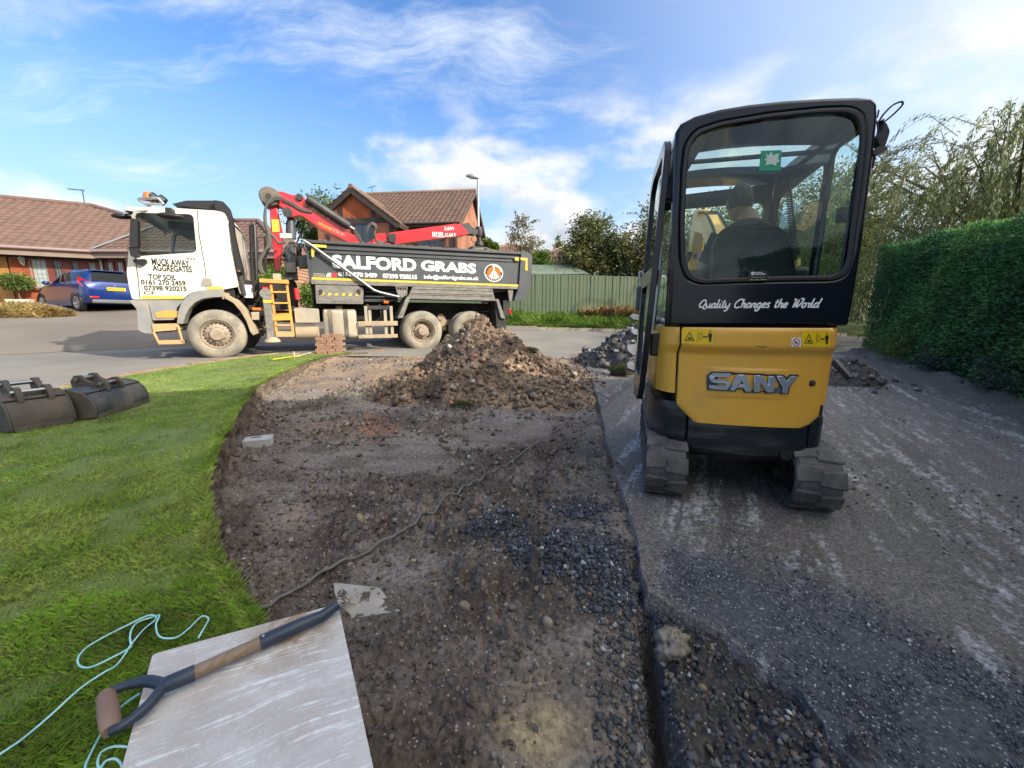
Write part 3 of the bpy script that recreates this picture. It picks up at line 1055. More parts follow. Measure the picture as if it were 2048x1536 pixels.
def chip_mask(x, y):
 """1 inside the strip of dark chippings, soft at its rim"""
 x, y = np.asarray(x, float), np.asarray(y, float)
 P = CHIP + [CHIP[0]]
 ins = np.zeros(x.shape, bool)
 d = np.full(x.shape, 9.0)
 for (ax, ay), (bx, by) in zip(P[:-1], P[1:]):
  hit = ((ay > y) != (by > y)) & (x < (bx - ax) * (y - ay) / (by - ay + 1e-12) + ax)
  ins ^= hit
  t = np.clip(((x - ax) * (bx - ax) + (y - ay) * (by - ay)) / ((bx - ax) ** 2 + (by - ay) ** 2), 0, 1)
  d = np.minimum(d, np.hypot(ax + t * (bx - ax) - x, ay + t * (by - ay) - y))
 return sm(-0.10, 0.12, np.where(ins, d, -d) + 0.22 * fbm(x, y, 3.5, 4, 285))


def make_drive():
 ys = np.r_[np.linspace(-8, 0.1, 8), geo(0.28, 9.4, 330)]
 w = np.r_[0, 0.0, np.linspace(0, 1, 260) ** 1.5]
 xl = edge_r(ys)
 xr = 4.15 + 0.5 * ys + 0.3
 X = xl[:, None] * (1 - w) + xr[:, None] * w
 Y = np.repeat(ys[:, None], len(w), 1)
 Z = drive_z(X, Y)
 Z = Z + 0.012 * fbm(X, Y, 1.6, 3, 201) + 0.010 * fbm(X, Y, 12.0, 4, 211, 0.6) * (0.6 + 0.8 * sm(2.2, 1.2, Y))
 Z = Z + 0.10 * np.exp(-((X - (3.75 + 0.5 * Y)) / 0.30) ** 2) * (0.8 + fbm(X, Y, 3, 4, 221))
 Z[:, 0] -= 0.10
 X[:, 0] -= 0.012 + 0.016 * fbm(ys * 22, ys * 0 + 3, 1.0, 3, 207)
 x, y = X.ravel(), Y.ravel()
 c = np.tile(np.array([0.140, 0.122, 0.104]), (len(x), 1))
 c = mixc(c, 0.85 * sm(-0.2, 0.25, fbm(x, y, 1.3, 4, 231)), (0.168, 0.146, 0.128))
 ca, sa = math.cos(R(62)), math.sin(R(62))
 a, b = x * ca + y * sa, -x * sa + y * ca          # scraped along the digger's heading
 c = mixc(c, 0.75 * sm(0.0, 0.4, fbm(a * 0.5, b * 3.2, 1.0, 5, 241, 0.65)), (0.080, 0.068, 0.058))
 c = mixc(c, 0.55 * sm(0.05, 0.45, fbm(a * 0.45 + 9, b * 2.4, 1.0, 5, 251, 0.65)), (0.195, 0.168, 0.146))
 st = fbm(a * 0.8 + 31, b * 7.0, 1.0, 6, 261, 0.72)
 c = mixc(c, 0.9 * sm(0.22, 0.55, st) * sm(-0.25, 0.15, fbm(x, y, 38.0, 2, 262)) * sm(0.9, 1.7, x + 0.3 * y), (0.50, 0.49, 0.48))
 st2 = fbm(a * 2.5 + 3, b * 16.0, 1.0, 5, 271, 0.75)
 c = mixc(c, 0.7 * sm(0.26, 0.50, st2) * sm(-0.2, 0.2, fbm(x, y, 45.0, 2, 263)), (0.42, 0.41, 0.40))
 c = mixc(c, 0.9 * chip_mask(x, y), (0.066, 0.070, 0.082))
 wl = np.zeros((len(ys), len(w)))
 wl[:, 0] = 1
 c = mixc(c, wl.ravel() * .8, (0.10, 0.082, 0.066))
 edge = np.exp(-((x - (3.75 + 0.5 * y)) / 0.45) ** 2)
 c = mixc(c, 0.85 * edge, (0.090, 0.066, 0.052))
 c = mixc(c, 0.7 * sm(5.6, 7.0, y) * sm(-0.3, 0.3, fbm(x, y, 1.7, 4, 291)), (0.115, 0.10, 0.09))
 npmesh('stripped_driveway', np.stack([X, Y, Z], -1).reshape(-1, 3), gridfaces(len(ys), len(w)), 'stripped_tarmac', tint=c, smooth=True, kind='structure')


make_drive()

# asphalt forecourt of the bungalow
def make_forecourt():
 s = np.linspace(-14.5, 9.5, 60)
 d = np.r_[-0.5, np.linspace(-0.1, 14, 49)]
 X, Y = np.zeros((60, 50)), np.zeros((60, 50))
 fx = np.interp(s, [-14.5, -6.9, -4.9, -2, 9.5], [-19.5, -13.2, -10.8, -8.2, 1.0])
 fy = np.interp(fx, FAR[:, 0], FAR[:, 1])
 X = fx[:, None] - 0.45 * d[None, :]
 Y = fy[:, None] + 0.9 * d[None, :]
 Z = far_z(X, Y) + 0.03
 Z[:, 0] = road_z(X[:, 0], Y[:, 0]) + 0.006
 npmesh('driveway', np.stack([X, Y, Z], -1).reshape(-1, 3), gridfaces(60, 50), 'asphalt_drive', smooth=True, kind='structure')


make_forecourt()


def grass_blades(name, n, sample, hgt, wid, palette, mat='grass', lean=0.6, seed=1, kind='stuff', dry=0.1):
 rg = np.random.default_rng(seed)
 x, y, z, k = sample(rg, n)
 n = len(x)
 h = hgt * (0.55 + 0.9 * rg.random(n)) * k
 wd = wid * (0.7 + 0.6 * rg.random(n)) * np.maximum(1, np.hypot(x, y) / 3.0)
 th = rg.random(n) * 2 * np.pi
 # combed lie, varying slowly
 flow = 6.0 * fbm(x, y, 0.8, 2, 7)
 le = lean * (0.3 + rg.random(n))
 dx, dy = np.cos(th + 0.35 * flow) * le * h, np.sin(th + 0.35 * flow) * le * h
 px, py = np.cos(th) * wd, np.sin(th) * wd
 V = np.zeros((n, 4, 3))
 V[:, 0] = np.stack([x - px, y - py, z - 0.004], -1)
 V[:, 1] = np.stack([x + px, y + py, z - 0.004], -1)
 V[:, 2] = np.stack([x + dx * 0.45 + px * .7, y + dy * 0.45 + py * .7, z + h * 0.62], -1)
 V[:, 3] = np.stack([x + dx, y + dy, z + h * 0.9], -1)
 F = np.array([[0, 1, 2], [0, 2, 3]])
 F = (np.arange(n)[:, None, None] * 4 + F).reshape(-1, 3)
 pal = np.array(palette)
 m = np.clip((fbm(x, y, 1.1, 4, 77) + 0.6 * fbm(x, y, 7.0, 3, 78) + 0.55) * 1.0 + 0.35 * (rg.random(n) - 0.5), 0, 0.999) * (len(pal) - 1)
 i = m.astype(int)
 f = (m - i)[:, None]
 c = pal[i] * (1 - f) + pal[np.minimum(i + 1, len(pal) - 1)] * f
 dr = rg.random(n) < dry
 c[dr] = np.array([0.30, 0.27, 0.12]) * (0.6 + 0.6 * rg.random((dr.sum(), 1)))
 c = c * (0.75 + 0.5 * rg.random((n, 1)))
 o = npmesh(name, V.reshape(-1, 3), F, mat, tint=np.repeat(c, 4, 0), kind=kind)
 return o


GP = [(0.12, 0.185, 0.035), (0.20, 0.30, 0.045), (0.25, 0.39, 0.050), (0.30, 0.46, 0.058), (0.42, 0.50, 0.11)]


def lawn_sample(rg, n):
 r = geo(0.75, 10.0, n) * (1 + 0.02 * rg.random(n))
 a = np.radians(-20 - 52 * rg.random(n))
 x, y = r * np.sin(a), r * np.cos(a)
 xl = np.interp(y, NEAR[:7, 1], NEAR[:7, 0])
 ok = (x < edge_l(y) + 0.03) & (x > xl + 0.02) & (y < 9.05)
 # scuffed bare patch
 bare = np.exp(-(((x + 2.55) / 0.8) ** 2 + ((y - 2.75) / 0.35) ** 2))
 ok &= rg.random(n) > 0.55 * bare
 ok &= rg.random(n) > 0.75 * sm(0.24, 0.42, fbm(x, y, 5.0, 3, 8))
 x, y = x[ok], y[ok]
 k = 0.85 + 0.5 * fbm(x, y, 2.0, 3, 3) + 0.7 * fbm(x, y, 9.0, 3, 6)
 k = k * (1 - 0.35 * np.exp(-(((x + 2.55) / 0.8) ** 2 + ((y - 2.75) / 0.35) ** 2)))
 return x, y, lawn_z(x, y), np.maximum(k, 0.4)


grass_blades('lawn_grass', 460000, lawn_sample, 0.021, 0.0014, GP, lean=0.85, dry=0.14)


def edge_sample(rg, n):
 y = geo(1.0, 9.0, n)
 x = edge_l(y) + 0.03 - 0.05 * rg.random(n)
 return x, y, lawn_z(x, y), 0.9 + 0.5 * rg.random(n)


grass_blades('lawn_edge_grass', 16000, edge_sample, 0.026, 0.0015, GP, lean=0.9, dry=0.25, seed=4)


def verge_sample(rg, n):
 x = -1.5 + 13 * rg.random(n)
 d = 0.05 + 1.45 * rg.random(n)
 y = np.interp(x, FAR[:, 0], FAR[:, 1]) + d
 k = 0.5 + 0.9 * rg.random(n) * (0.4 + 0.6 * sm(0.0, 0.7, d)) + 0.6 * fbm(x, y, 1.5, 3, 9)
 return x, y, far_z(x, y), np.maximum(k, 0.3)


grass_blades('verge_grass', 42000, verge_sample, 0.19, 0.0022, [(0.07, 0.14, 0.02), (0.11, 0.20, 0.03), (0.15, 0.26, 0.035), (0.19, 0.28, 0.05)], lean=0.7, seed=2, dry=0.05)


def bracken_sample(rg, n):
 x = np.interp(rg.random(n), [0, 0.55, 1], [3.3, 4.3, 6.0]) + 0.2 * rg.normal(size=n)
 y = 17.15 - 0.15 * rg.random(n)
 return x, y, far_z(x, y), 0.6 + 0.8 * rg.random(n)


grass_blades('dead_fern', 1500, bracken_sample, 0.42, 0.004, [(0.28, 0.14, 0.05), (0.36, 0.22, 0.09), (0.30, 0.24, 0.10)], lean=0.7, seed=12, dry=0.3)


# ------------------------------------------------------------------ scattered stones
def ico():
 bm = bmesh.new()
 bmesh.ops.create_icosphere(bm, subdivisions=1, radius=1.0)
 v = np.array([tuple(p.co) for p in bm.verts])
 f = np.array([[q.index for q in p.verts] for p in bm.faces])
 bm.free()
 return v, f


def ico2():
 bm = bmesh.new()
 bmesh.ops.create_icosphere(bm, subdivisions=2, radius=1.0)
 v = np.array([tuple(p.co) for p in bm.verts])
 f = np.array([[q.index for q in p.verts] for p in bm.faces])
 bm.free()
 return v, f


IV, IFC = ico()
IV2, IFC2 = ico2()
ANG = (np.array([(a, b, c) for a in (-.75, .75) for b in (-.75, .75) for c in (-.75, .75)]), np.array([(0, 1, 3), (0, 3, 2), (4, 6, 7), (4, 7, 5), (0, 4, 5), (0, 5, 1), (2, 3, 7), (2, 7, 6), (0, 2, 6), (0, 6, 4), (1, 5, 7), (1, 7, 3)]))


def stones(name, P, size, cols, seed=1, flat=0.6, jag=0.3, mat='stone', kind='stuff', sink=0.3, base=None, smooth=False, parent=None):
 rg = np.random.default_rng(seed)
 bv, bf = base or (IV, IFC)
 n, m = len(P), len(bv)
 sc = np.stack([0.7 + 0.6 * rg.random(n), 0.6 + 0.5 * rg.random(n), flat * (0.7 + 0.6 * rg.random(n))], -1)
 jit = 1 + jag * (rg.random((n, m, 1)) - 0.5) * 2
 V = bv[None] * jit * sc[:, None, :]
 # turn
 q = rg.normal(size=(n, 4)) * np.array([1.0, 0.35, 0.35, 1.0])
 q /= np.linalg.norm(q, axis=1, keepdims=True)
 w, x, y, z = q.T
 M = np.stack([np.stack([1 - 2 * (y * y + z * z), 2 * (x * y - z * w), 2 * (x * z + y * w)], -1),
     np.stack([2 * (x * y + z * w), 1 - 2 * (x * x + z * z), 2 * (y * z - x * w)], -1),
     np.stack([2 * (x * z - y * w), 2 * (y * z + x * w), 1 - 2 * (x * x + y * y)], -1)], 1)
 V = np.einsum('nij,nmj->nmi', M, V) * size[:, None, None]
 V += P[:, None, :] + np.array([0, 0, 1.0]) * (size * flat * (1 - 2 * sink))[:, None, None]
 F = (np.arange(n)[:, None, None] * m + bf[None]).reshape(-1, 3)
 c = np.repeat(cols, m, 0)
 return npmesh(name, V.reshape(-1, 3), F, mat, parent=parent, tint=c, smooth=smooth, kind=kind)


def colours(rg, n, pal, p=None, v=0.3):
 i = rg.choice(len(pal), n, p=p)
 return np.array(pal)[i] * (1 - v / 2 + v * rg.random((n, 1)))


def scatter_ground():
 rg = np.random.default_rng(5)
 # fine crumbs all over the dug soil, denser near the eye
 n = 16000
 y = geo(0.62, 8.6, n) * (1 + 0.02 * rg.random(n))
 xl, xr = edge_l(y) + 0.05, edge_r(y) - 0.02
 x = xl + (xr - xl) * rg.random(n)
 ok = (fbm(x, y, 1.3, 3, 301) + 0.35 * rg.random(n) > 0.02) & (np.abs(x / y) < 1.5)
 x, y = x[ok], y[ok]
 n = len(x)
 s = 0.0035 * (0.5 + rg.random(n) ** 3 * 3.0) * np.clip(y / 1.6, 0.8, 2.2)
 c = colours(rg, n, [(0.13, 0.105, 0.085), (0.09, 0.073, 0.06), (0.22, 0.175, 0.13), (0.30, 0.27, 0.22), (0.18, 0.165, 0.15), (0.50, 0.48, 0.43)], [.36, .32, .17, .06, .08, .01])
 stones('soil_crumbs', np.stack([x, y, pit_z(x, y)], -1), s, c, 2, 0.8, 0.5, base=ANG)
 # pebble drifts
 n = 620
 cx = np.array([G(p[0], p[1], -0.24) for p in ((880, 1020), (760, 1080), (960, 1000), (600, 1130), (500, 1120), (680, 1020), (1160, 1180), (1000, 1170), (880, 1180))])
 k = rg.choice(len(cx), n)
 sg = np.array([.40, .45, .35, .25, .25, .35, .12, .15, .14])[k]
 x = cx[k, 0] + rg.normal(size=n) * sg * 0.8
 y = cx[k, 1] + rg.normal(size=n) * sg * 0.45
 ok = (x > edge_l(y) + 0.08) & (x < edge_r(y) - 0.05)
 x, y = x[ok], y[ok]
 n = len(x)
 s = 0.0062 * (0.5 + rg.random(n) ** 2.6 * 2.6) * np.clip(y / 1.8, 0.8, 1.4)
 c = colours(rg, n, [(0.22, 0.17, 0.125), (0.16, 0.125, 0.10), (0.29, 0.235, 0.175), (0.38, 0.35, 0.30), (0.21, 0.125, 0.09), (0.12, 0.10, 0.085)], [.22, .30, .10, .03, .07, .28])
 stones('pebbles', np.stack([x, y, pit_z(x, y)], -1), s, c, 3, 0.6, 0.22, base=(IV2, IFC2), smooth=True, sink=0.62)
 # broken black tarmac
 n = 6500
 k = rg.choice(len(BLACK), n)
 B = np.array(BLACK)
 x = B[k, 0] + rg.normal(size=n) * 0.105
 y = B[k, 1] + rg.normal(size=n) * 0.085
 ok = (x < edge_r(y) + 0.02) & (fbm(x, y, 7, 3, 303) > -0.22)
 x, y = x[ok], y[ok]
 n = len(x)
 s = 0.0042 * (0.45 + rg.random(n) ** 3 * 2.6)
 c = colours(rg, n, [(0.055, 0.060, 0.070), (0.085, 0.092, 0.105), (0.14, 0.15, 0.17), (0.45, 0.46, 0.46)], [.45, .33, .19, .03], 0.4)
 stones('tarmac_crumbs', np.stack([x, y, pit_z(x, y) + 0.004], -1), s, c, 4, 0.8, 0.5, base=ANG)
 # rubble beside the groove
 n = 6500
 y = geo(0.58, 1.5, n)
 gx = np.interp(y, GROOVE[:, 1], GROOVE[:, 0])
 u = rg.random(n)
 x = np.where(rg.random(n) < 0.62, gx + 0.03 + (edge_r(y) + 0.03 - gx) * u, gx - 0.02 - 0.17 * u ** 1.5)
 s = 0.0024 * (0.4 + rg.random(n) ** 5 * 4.6)
 c = colours(rg, n, [(0.060, 0.062, 0.068), (0.090, 0.088, 0.086), (0.14, 0.135, 0.125), (0.20, 0.16, 0.11), (0.36, 0.37, 0.37)], [.42, .32, .17, .06, .03], 0.4)
 stones('rubble', np.stack([x, y, pit_z(x, y) + 0.002], -1), s, c, 6, 0.8, 0.48, base=ANG)
 # grit on the stripped drive
 n = 60000
 y = geo(0.55, 6.0, n)
 x = edge_r(y) + 0.01 + (0.2 + 1.25 * y) * rg.random(n)
 cm = chip_mask(x, y)
 ok = (x < 3.6 + 0.5 * y) & (rg.random(n) < 0.10 * sm(-0.2, 0.2, fbm(x, y, 1.2, 3, 305)) + 0.95 * cm)
 x, y, cm = x[ok], y[ok], cm[ok]
 n = len(x)
 s = 0.0018 * (0.5 + rg.random(n) ** 3 * 2.4) * np.clip(np.hypot(x, y) / 1.8, 0.9, 2.0)
 c = colours(rg, n, [(0.060, 0.066, 0.078), (0.090, 0.097, 0.112), (0.15, 0.158, 0.172), (0.46, 0.47, 0.48), (0.20, 0.165, 0.125)], [.38, .30, .20, .07, .05], 0.4)
 zz = drive_z(x, y) + 0.012 * fbm(x, y, 1.6, 3, 201)
 stones('grit', np.stack([x, y, zz], -1), s, c, 7, 0.75, 0.5, base=ANG)


scatter_ground()


def one_stone(px, py, sz, col, name, label, cat='stone', flat=0.6, jag=0.1, fn=pit_z, seed=1, group=None, smooth=True, sub=IV2, subf=IFC2):
 p = Gf(px, py, fn)
 o = stones(name, np.array([[0, 0, 0.0]]), np.array([sz]), np.array([col]), seed, flat, jag, base=(sub, subf), smooth=smooth, kind=None, sink=0.5)
 o.location = tuple(p)
 return tag(o, label, cat, group)


def single_stones():
 one_stone(1404, 1378, 0.020, (0.25, 0.18, 0.09), 'pebble', 'brown oval pebble lying in the black rubble right of the groove', seed=3)
 one_stone(928, 1213, 0.024, (0.20, 0.165, 0.125), 'cobble', 'brown cobble half sunk in the soil beyond the spade blade', seed=5)
 one_stone(1312, 1222, 0.034, (0.075, 0.085, 0.10), 'slate_stone', 'flat dark slate-coloured stone at the tip of the tarmac edge', flat=0.35, seed=8)
 one_stone(1272, 1180, 0.040, (0.135, 0.12, 0.095), 'stone', 'knobbly brown lump of stone beside the tarmac corner', jag=0.25, seed=9)
 one_stone(1275, 1365, 0.011, (0.42, 0.50, 0.50), 'pebble', 'pale blue-white pebble left of the groove', seed=11)
 one_stone(1413, 1242, 0.008, (0.60, 0.36, 0.18), 'pebble', 'small orange pebble on the tarmac beside its broken edge', fn=drive_z, seed=12)
 one_stone(1278, 1502, 0.016, (0.20, 0.19, 0.185), 'pebble', 'round grey pebble near the bottom of the groove', seed=13)
 one_stone(1306, 1500, 0.014, (0.25, 0.135, 0.06), 'pebble', 'rust brown pebble beside the grey one at the groove', seed=14)
 one_stone(796, 1350, 0.020, (0.125, 0.105, 0.09), 'stone', 'grey-brown stone in the soil right of the paving slab', seed=15)
 one_stone(722, 1037, 0.034, (0.26, 0.20, 0.13), 'pebble', 'tan pebble in the middle of the pebble drift', seed=16)
 one_stone(990, 1035, 0.028, (0.36, 0.31, 0.25), 'pebble', 'pale pebble at the left rim of the black tarmac crumbs', seed=17)
 one_stone(945, 1027, 0.036, (0.21, 0.155, 0.105), 'cobble', 'brown cobble behind the cable in the pebble drift', seed=18)
 one_stone(828, 1122, 0.020, (0.33, 0.255, 0.17), 'pebble', 'light tan pebble in front of the cable', seed=19)
 one_stone(1143, 1015, 0.045, (0.030, 0.032, 0.036), 'tarmac_lump', 'biggest black tarmac lump at the head of the black crumbs', 'tarmac', jag=0.3, seed=20, smooth=False)
 rg = np.random.default_rng(21)
 pts = [(640, 1033), (668, 1022), (690, 1075), (610, 1005), (752, 1010), (790, 1040), (560, 1110), (520, 1085), (650, 1140), (585, 1165), (700, 1130), (860, 1075), (905, 1000), (1010, 1000), (940, 960), (700, 935), (620, 1078), (870, 1145), (735, 1180), (1025, 1215), (1095, 1245), (1180, 1250), (985, 1320), (880, 1290)]
 for i, (a, b) in enumerate(pts):
  one_stone(a, b, 0.014 + 0.012 * rg.random(), colours(rg, 1, [(0.20, 0.15, 0.105), (0.13, 0.10, 0.075), (0.27, 0.22, 0.16), (0.17, 0.16, 0.145)])[0], 'stone',
     'small brown stone loose among the others on the dug soil', group='loose stones on the dug soil', seed=30 + i, jag=0.15)


single_stones()


def concrete_lump():
 p = G(1342, 1300, -0.21)
 rg = np.random.default_rng(3)
 bm = bmesh.new()
 bmesh.ops.create_icosphere(bm, subdivisions=4, radius=1.0)
 v = np.array([tuple(q.co) for q in bm.verts])
 f = np.array([[q.index for q in w.verts] for w in bm.faces])
 bm.free()
 x, y, z = v.T
 big = fbm(x * 1.3 + 5, y * 1.3 + z * 1.1, 1.0, 3, 401)
 cell = np.abs(fbm(x * 4.6 + z * 2.7, y * 4.6 - z * 2.1, 1.0, 2, 402)) + np.abs(fbm(y * 4.9 + 8, z * 4.9 - x * 2, 1.0, 2, 403))
 fine = fbm(x * 11 + z * 6, y * 11 - z * 5, 1.0, 3, 404)
 k = 1 + 0.55 * big - 0.55 * cell + 0.10 * fine
 P = v * k[:, None] * np.array([0.064, 0.058, 0.062]) + np.array([0, 0, 0.025])
 c = np.tile(np.array([0.185, 0.155, 0.12]), (len(v), 1)) * (0.55 + 0.9 * sm(0.02, 0.25, cell))[:, None]
 o = npmesh('concrete_lump', P, f, 'stone', tint=c)
 o.location = (float(p[0]), float(p[1]), -0.21)
 tag(o, 'knobbly pale lump of old concrete standing beside the groove', 'concrete lump')


concrete_lump()
# ------------------------------------------------------------------ leaves, trees, hedge
def leaves(name, P, D, size, ratio, cols, mat='leaf', parent=None, kind=None, seed=1, spread=0.6):
 """one kite-shaped leaf per point; D: direction each leaf points to"""
 rg = np.random.default_rng(seed)
 n = len(P)
 size = np.broadcast_to(np.asarray(size, float), (n,)) * (0.65 + 0.7 * rg.random(n))
 d = D + spread * rg.normal(size=(n, 3))
 d /= np.linalg.norm(d, axis=1, keepdims=True) + 1e-9
 s = np.cross(d, rg.normal(size=(n, 3)))
 s /= np.linalg.norm(s, axis=1, keepdims=True) + 1e-9
 nn = np.cross(d, s)
 L, W = size[:, None], (size * ratio)[:, None]
 V = np.stack([P, P + d * L * 0.45 + s * W * 0.5 + nn * L * 0.05, P + d * L, P + d * L * 0.45 - s * W * 0.5 + nn * L * 0.05], 1)
 F = np.arange(n)[:, None] * 4 + np.array([[0, 1, 2, 3]])
 return npmesh(name, V.reshape(-1, 3), F, mat, parent=parent, tint=np.repeat(cols, 4, 0), kind=kind)


def pal_cols(rg, P, pal, scale=0.8, jit=0.25):
 pal = np.array(pal)
 m = np.clip(fbm(P[:, 0] + P[:, 2] * 0.7, P[:, 1] + P[:, 2] * 0.9, scale, 3, 17) + 0.5 + jit * (rg.random(len(P)) - 0.5), 0, 0.999) * (len(pal) - 1)
 i = m.astype(int)
 f = (m - i)[:, None]
 c = pal[i] * (1 - f) + pal[np.minimum(i + 1, len(pal) - 1)] * f
 return c * (0.7 + 0.6 * rg.random((len(P), 1)))


GREEN = [(0.060, 0.10, 0.028), (0.10, 0.155, 0.038), (0.15, 0.21, 0.052), (0.22, 0.26, 0.07)]
OLIVE = [(0.060, 0.085, 0.030), (0.11, 0.13, 0.042), (0.18, 0.18, 0.060), (0.25, 0.21, 0.07)]
BRIGHT = [(0.07, 0.13, 0.02), (0.11, 0.19, 0.03), (0.16, 0.24, 0.04)]


def tree(name, label, cat, base, trunk, blobs, n, leaf, pal=GREEN, ratio=0.5, droop=0.4, clumps=60, csig=0.28, seed=1, trunk_r=0.12, wisps=0, group=None, z0=None):
 rg = np.random.default_rng(seed)
 bz = float(far_z(base[0], base[1])) if z0 is None else z0
 root = empty(name, (base[0], base[1], bz), 0, label, cat, group)
 B = np.array(blobs, float)               # x, y, z (above base), rx, ry, rz
 vol = B[:, 3] * B[:, 4] * B[:, 5]
 k = rg.choice(len(B), clumps, p=vol / vol.sum())
 d = rg.normal(size=(clumps, 3))
 d /= np.linalg.norm(d, axis=1, keepdims=True)
 rad = 0.55 + 0.5 * rg.random((clumps, 1)) ** 0.6
 C = B[k, :3] + d * rad * B[k, 3:]
 cs = csig * np.minimum(B[k, 3], B[k, 5]) * (0.6 + 0.8 * rg.random(clumps))
 # limbs
 mb = MB()
 top = np.array([0.0, 0.0, trunk])
 bend = 0.06 * trunk
 mb.tube(spline([(0, 0, -0.2), (bend, 0, trunk * .35), (-bend * .5, bend, trunk * .7), tuple(top)], 5), [trunk_r * (1 - 0.5 * i / 15) for i in range(16)], 8)
 for j in rg.choice(clumps, min(clumps, 26), replace=False):
  c = C[j]
  mid = top * 0.6 + c * 0.4 + np.array([0, 0, 0.1 * trunk]) * rg.random()
  st = top * (0.55 + 0.45 * rg.random())
  mb.tube(spline([tuple(st), tuple(mid), tuple(c)], 4), [trunk_r * .42 * (1 - 0.85 * i / 8) for i in range(9)], 5)
 mb.build('trunk', 'bark', root, smooth=60)
 j = rg.choice(clumps, n)
 P = C[j] + rg.normal(size=(n, 3)) * cs[j][:, None] * np.array([1.15, 1.15, 0.85])
 D = np.stack([rg.normal(size=n) * .6, rg.normal(size=n) * .6, -droop + 0 * P[:, 0]], -1) + 0.4 * (P - C[j]) / (cs[j][:, None] + 1e-6)
 if wisps:
  wp, wd = [], []
  for _ in range(wisps):
   c = C[rg.integers(clumps)]
   b = B[rg.integers(len(B))]
   dd = rg.normal(size=3) * np.array([.8, .8, .3]) + np.array([0, 0, 0.9])
   dd /= np.linalg.norm(dd)
   st = b[:3] + dd * b[3:] * 0.8
   L = (0.35 + 0.4 * rg.random()) * b[5]
   t = np.linspace(0, 1, 26)[:, None]
   q = st + dd * L * t + np.array([dd[0], dd[1], 0]) * 0.5 * L * t ** 2 - np.array([0, 0, 0.25]) * L * t ** 2
   wp.append(q + 0.02 * rg.normal(size=q.shape))
   wd.append(np.tile(dd * np.array([1, 1, 0.1]) - np.array([0, 0, .5]), (26, 1)))
  P = np.concatenate([P] + wp)
  D = np.concatenate([D] + wd)
 ok = P[:, 2] > 0.1
 P, D = P[ok], D[ok]
 leaves('crown', P, D, leaf, ratio, pal_cols(rg, P, pal), parent=root, seed=seed)
 return root


def atpx(px, py, Y):
 q = Yd(px, py, Y)
 return q


def tree_px(name, label, cat, px, Y, boxes, n, leaf, **kw):
 """boxes: (px x, px y, px half-width, px half-height) of the crown's masses as seen at distance Y"""
 b = Yd(px, 600, Y)
 z0 = float(far_z(b[0], Y))
 bl = []
 k = Y / 769.0
 for cx, cy, rx, ry in boxes:
  q = Yd(cx, cy, Y)
  bl.append((q[0] - b[0], 0.25 * rx * k * ((cx * 7) % 3 - 1), q[2] - z0, rx * k, rx * k, ry * k))
 tr = max(0.5, min(v[2] for v in bl))
 return tree(name, label, cat, (b[0], Y), tr, bl, n, leaf, **kw)


def make_trees():
 tree_px('tree', 'olive green spreading tree behind the green fence, left of the digger', 'tree', 1195, 20.5,
   [(1195, 515, 62, 42), (1160, 530, 34, 34), (1190, 470, 40, 34), (1235, 525, 40, 36)], 15000, 0.15, pal=OLIVE, clumps=110, wisps=34, seed=3)
 tree_px('tree', 'darker tree behind the fence close to the digger door', 'tree', 1290, 20.0,
   [(1290, 510, 48, 55), (1320, 480, 40, 60), (1265, 530, 30, 32)], 14000, 0.14, pal=OLIVE, clumps=110, wisps=22, seed=4)
 tree_px('tree', 'broad green tree behind the fence seen through the left of the cab glass', 'tree', 1420, 20.5,
   [(1420, 490, 62, 62), (1390, 520, 40, 46)], 12000, 0.16, pal=GREEN, clumps=90, wisps=10, seed=5)
 tree_px('tree', 'green tree behind the fence seen through the middle of the cab glass', 'tree', 1540, 21.0,
   [(1530, 480, 60, 66), (1560, 520, 50, 50)], 12000, 0.16, pal=OLIVE, clumps=90, wisps=8, seed=6)
 tree_px('tree', 'tall green tree right of the cab above the end of the hedge', 'tree', 1670, 19.0,
   [(1660, 440, 62, 80), (1700, 520, 50, 60), (1640, 520, 50, 50)], 15000, 0.16, pal=OLIVE, clumps=110, wisps=20, seed=7)
 tree_px('birch_tree', 'thin pale birch behind the tailgate of the lorry', 'tree', 1050, 26.0,
   [(1045, 480, 24, 34), (1065, 520, 28, 40), (1035, 455, 14, 22), (1058, 450, 12, 18), (1075, 545, 24, 26)], 4200, 0.13, pal=[(0.12, 0.10, 0.045), (0.17, 0.145, 0.06), (0.20, 0.18, 0.07)], clumps=70, csig=0.22, trunk_r=0.10, wisps=24, seed=8)
 tree_px('tree', 'round leafy tree between the crane boom and the brick house', 'tree', 645, 26.0,
   [(655, 425, 36, 30), (630, 455, 34, 36), (668, 470, 34, 34), (610, 470, 26, 26)], 11000, 0.17, pal=GREEN, clumps=90, wisps=6, seed=9)
 tree_px('conifer', 'little dark conifer standing behind the far tiled roof', 'tree', 1118, 42.0, [(1118, 484, 5, 11), (1118, 495, 8, 10)], 1500, 0.16, pal=GREEN, clumps=30, seed=10, droop=-0.5)
 tree_px('conifer', 'small bright conifer above the tipper body', 'tree', 982, 30.0, [(978, 492, 7, 12), (990, 496, 6, 9)], 1800, 0.14, pal=BRIGHT, clumps=30, seed=11, droop=-0.5)
 tree_px('garden_shrub', 'bright green shrub in front of the far brick house', 'shrub', 1085, 24.0, [(1080, 520, 16, 16), (1090, 535, 18, 14)], 3000, 0.13, pal=BRIGHT, clumps=40, seed=12)
 for px, py, Y, r, sd, lab in ((522, 575, 13.8, 24, 13, 'bright green bush showing behind the lorry cab'), (623, 585, 14.8, 22, 14, 'bright green bush showing under the front of the tipper body'),
         (548, 545, 15.0, 14, 15, 'low green bush against the bungalow wing wall')):
  tree_px('bush', lab, 'bush', px, Y, [(px, py, r, r * .9), (px + r * .5, py + r * .7, r, r * .8)], 3000, 0.10, pal=BRIGHT, clumps=50, seed=sd, trunk_r=0.03)


make_trees()


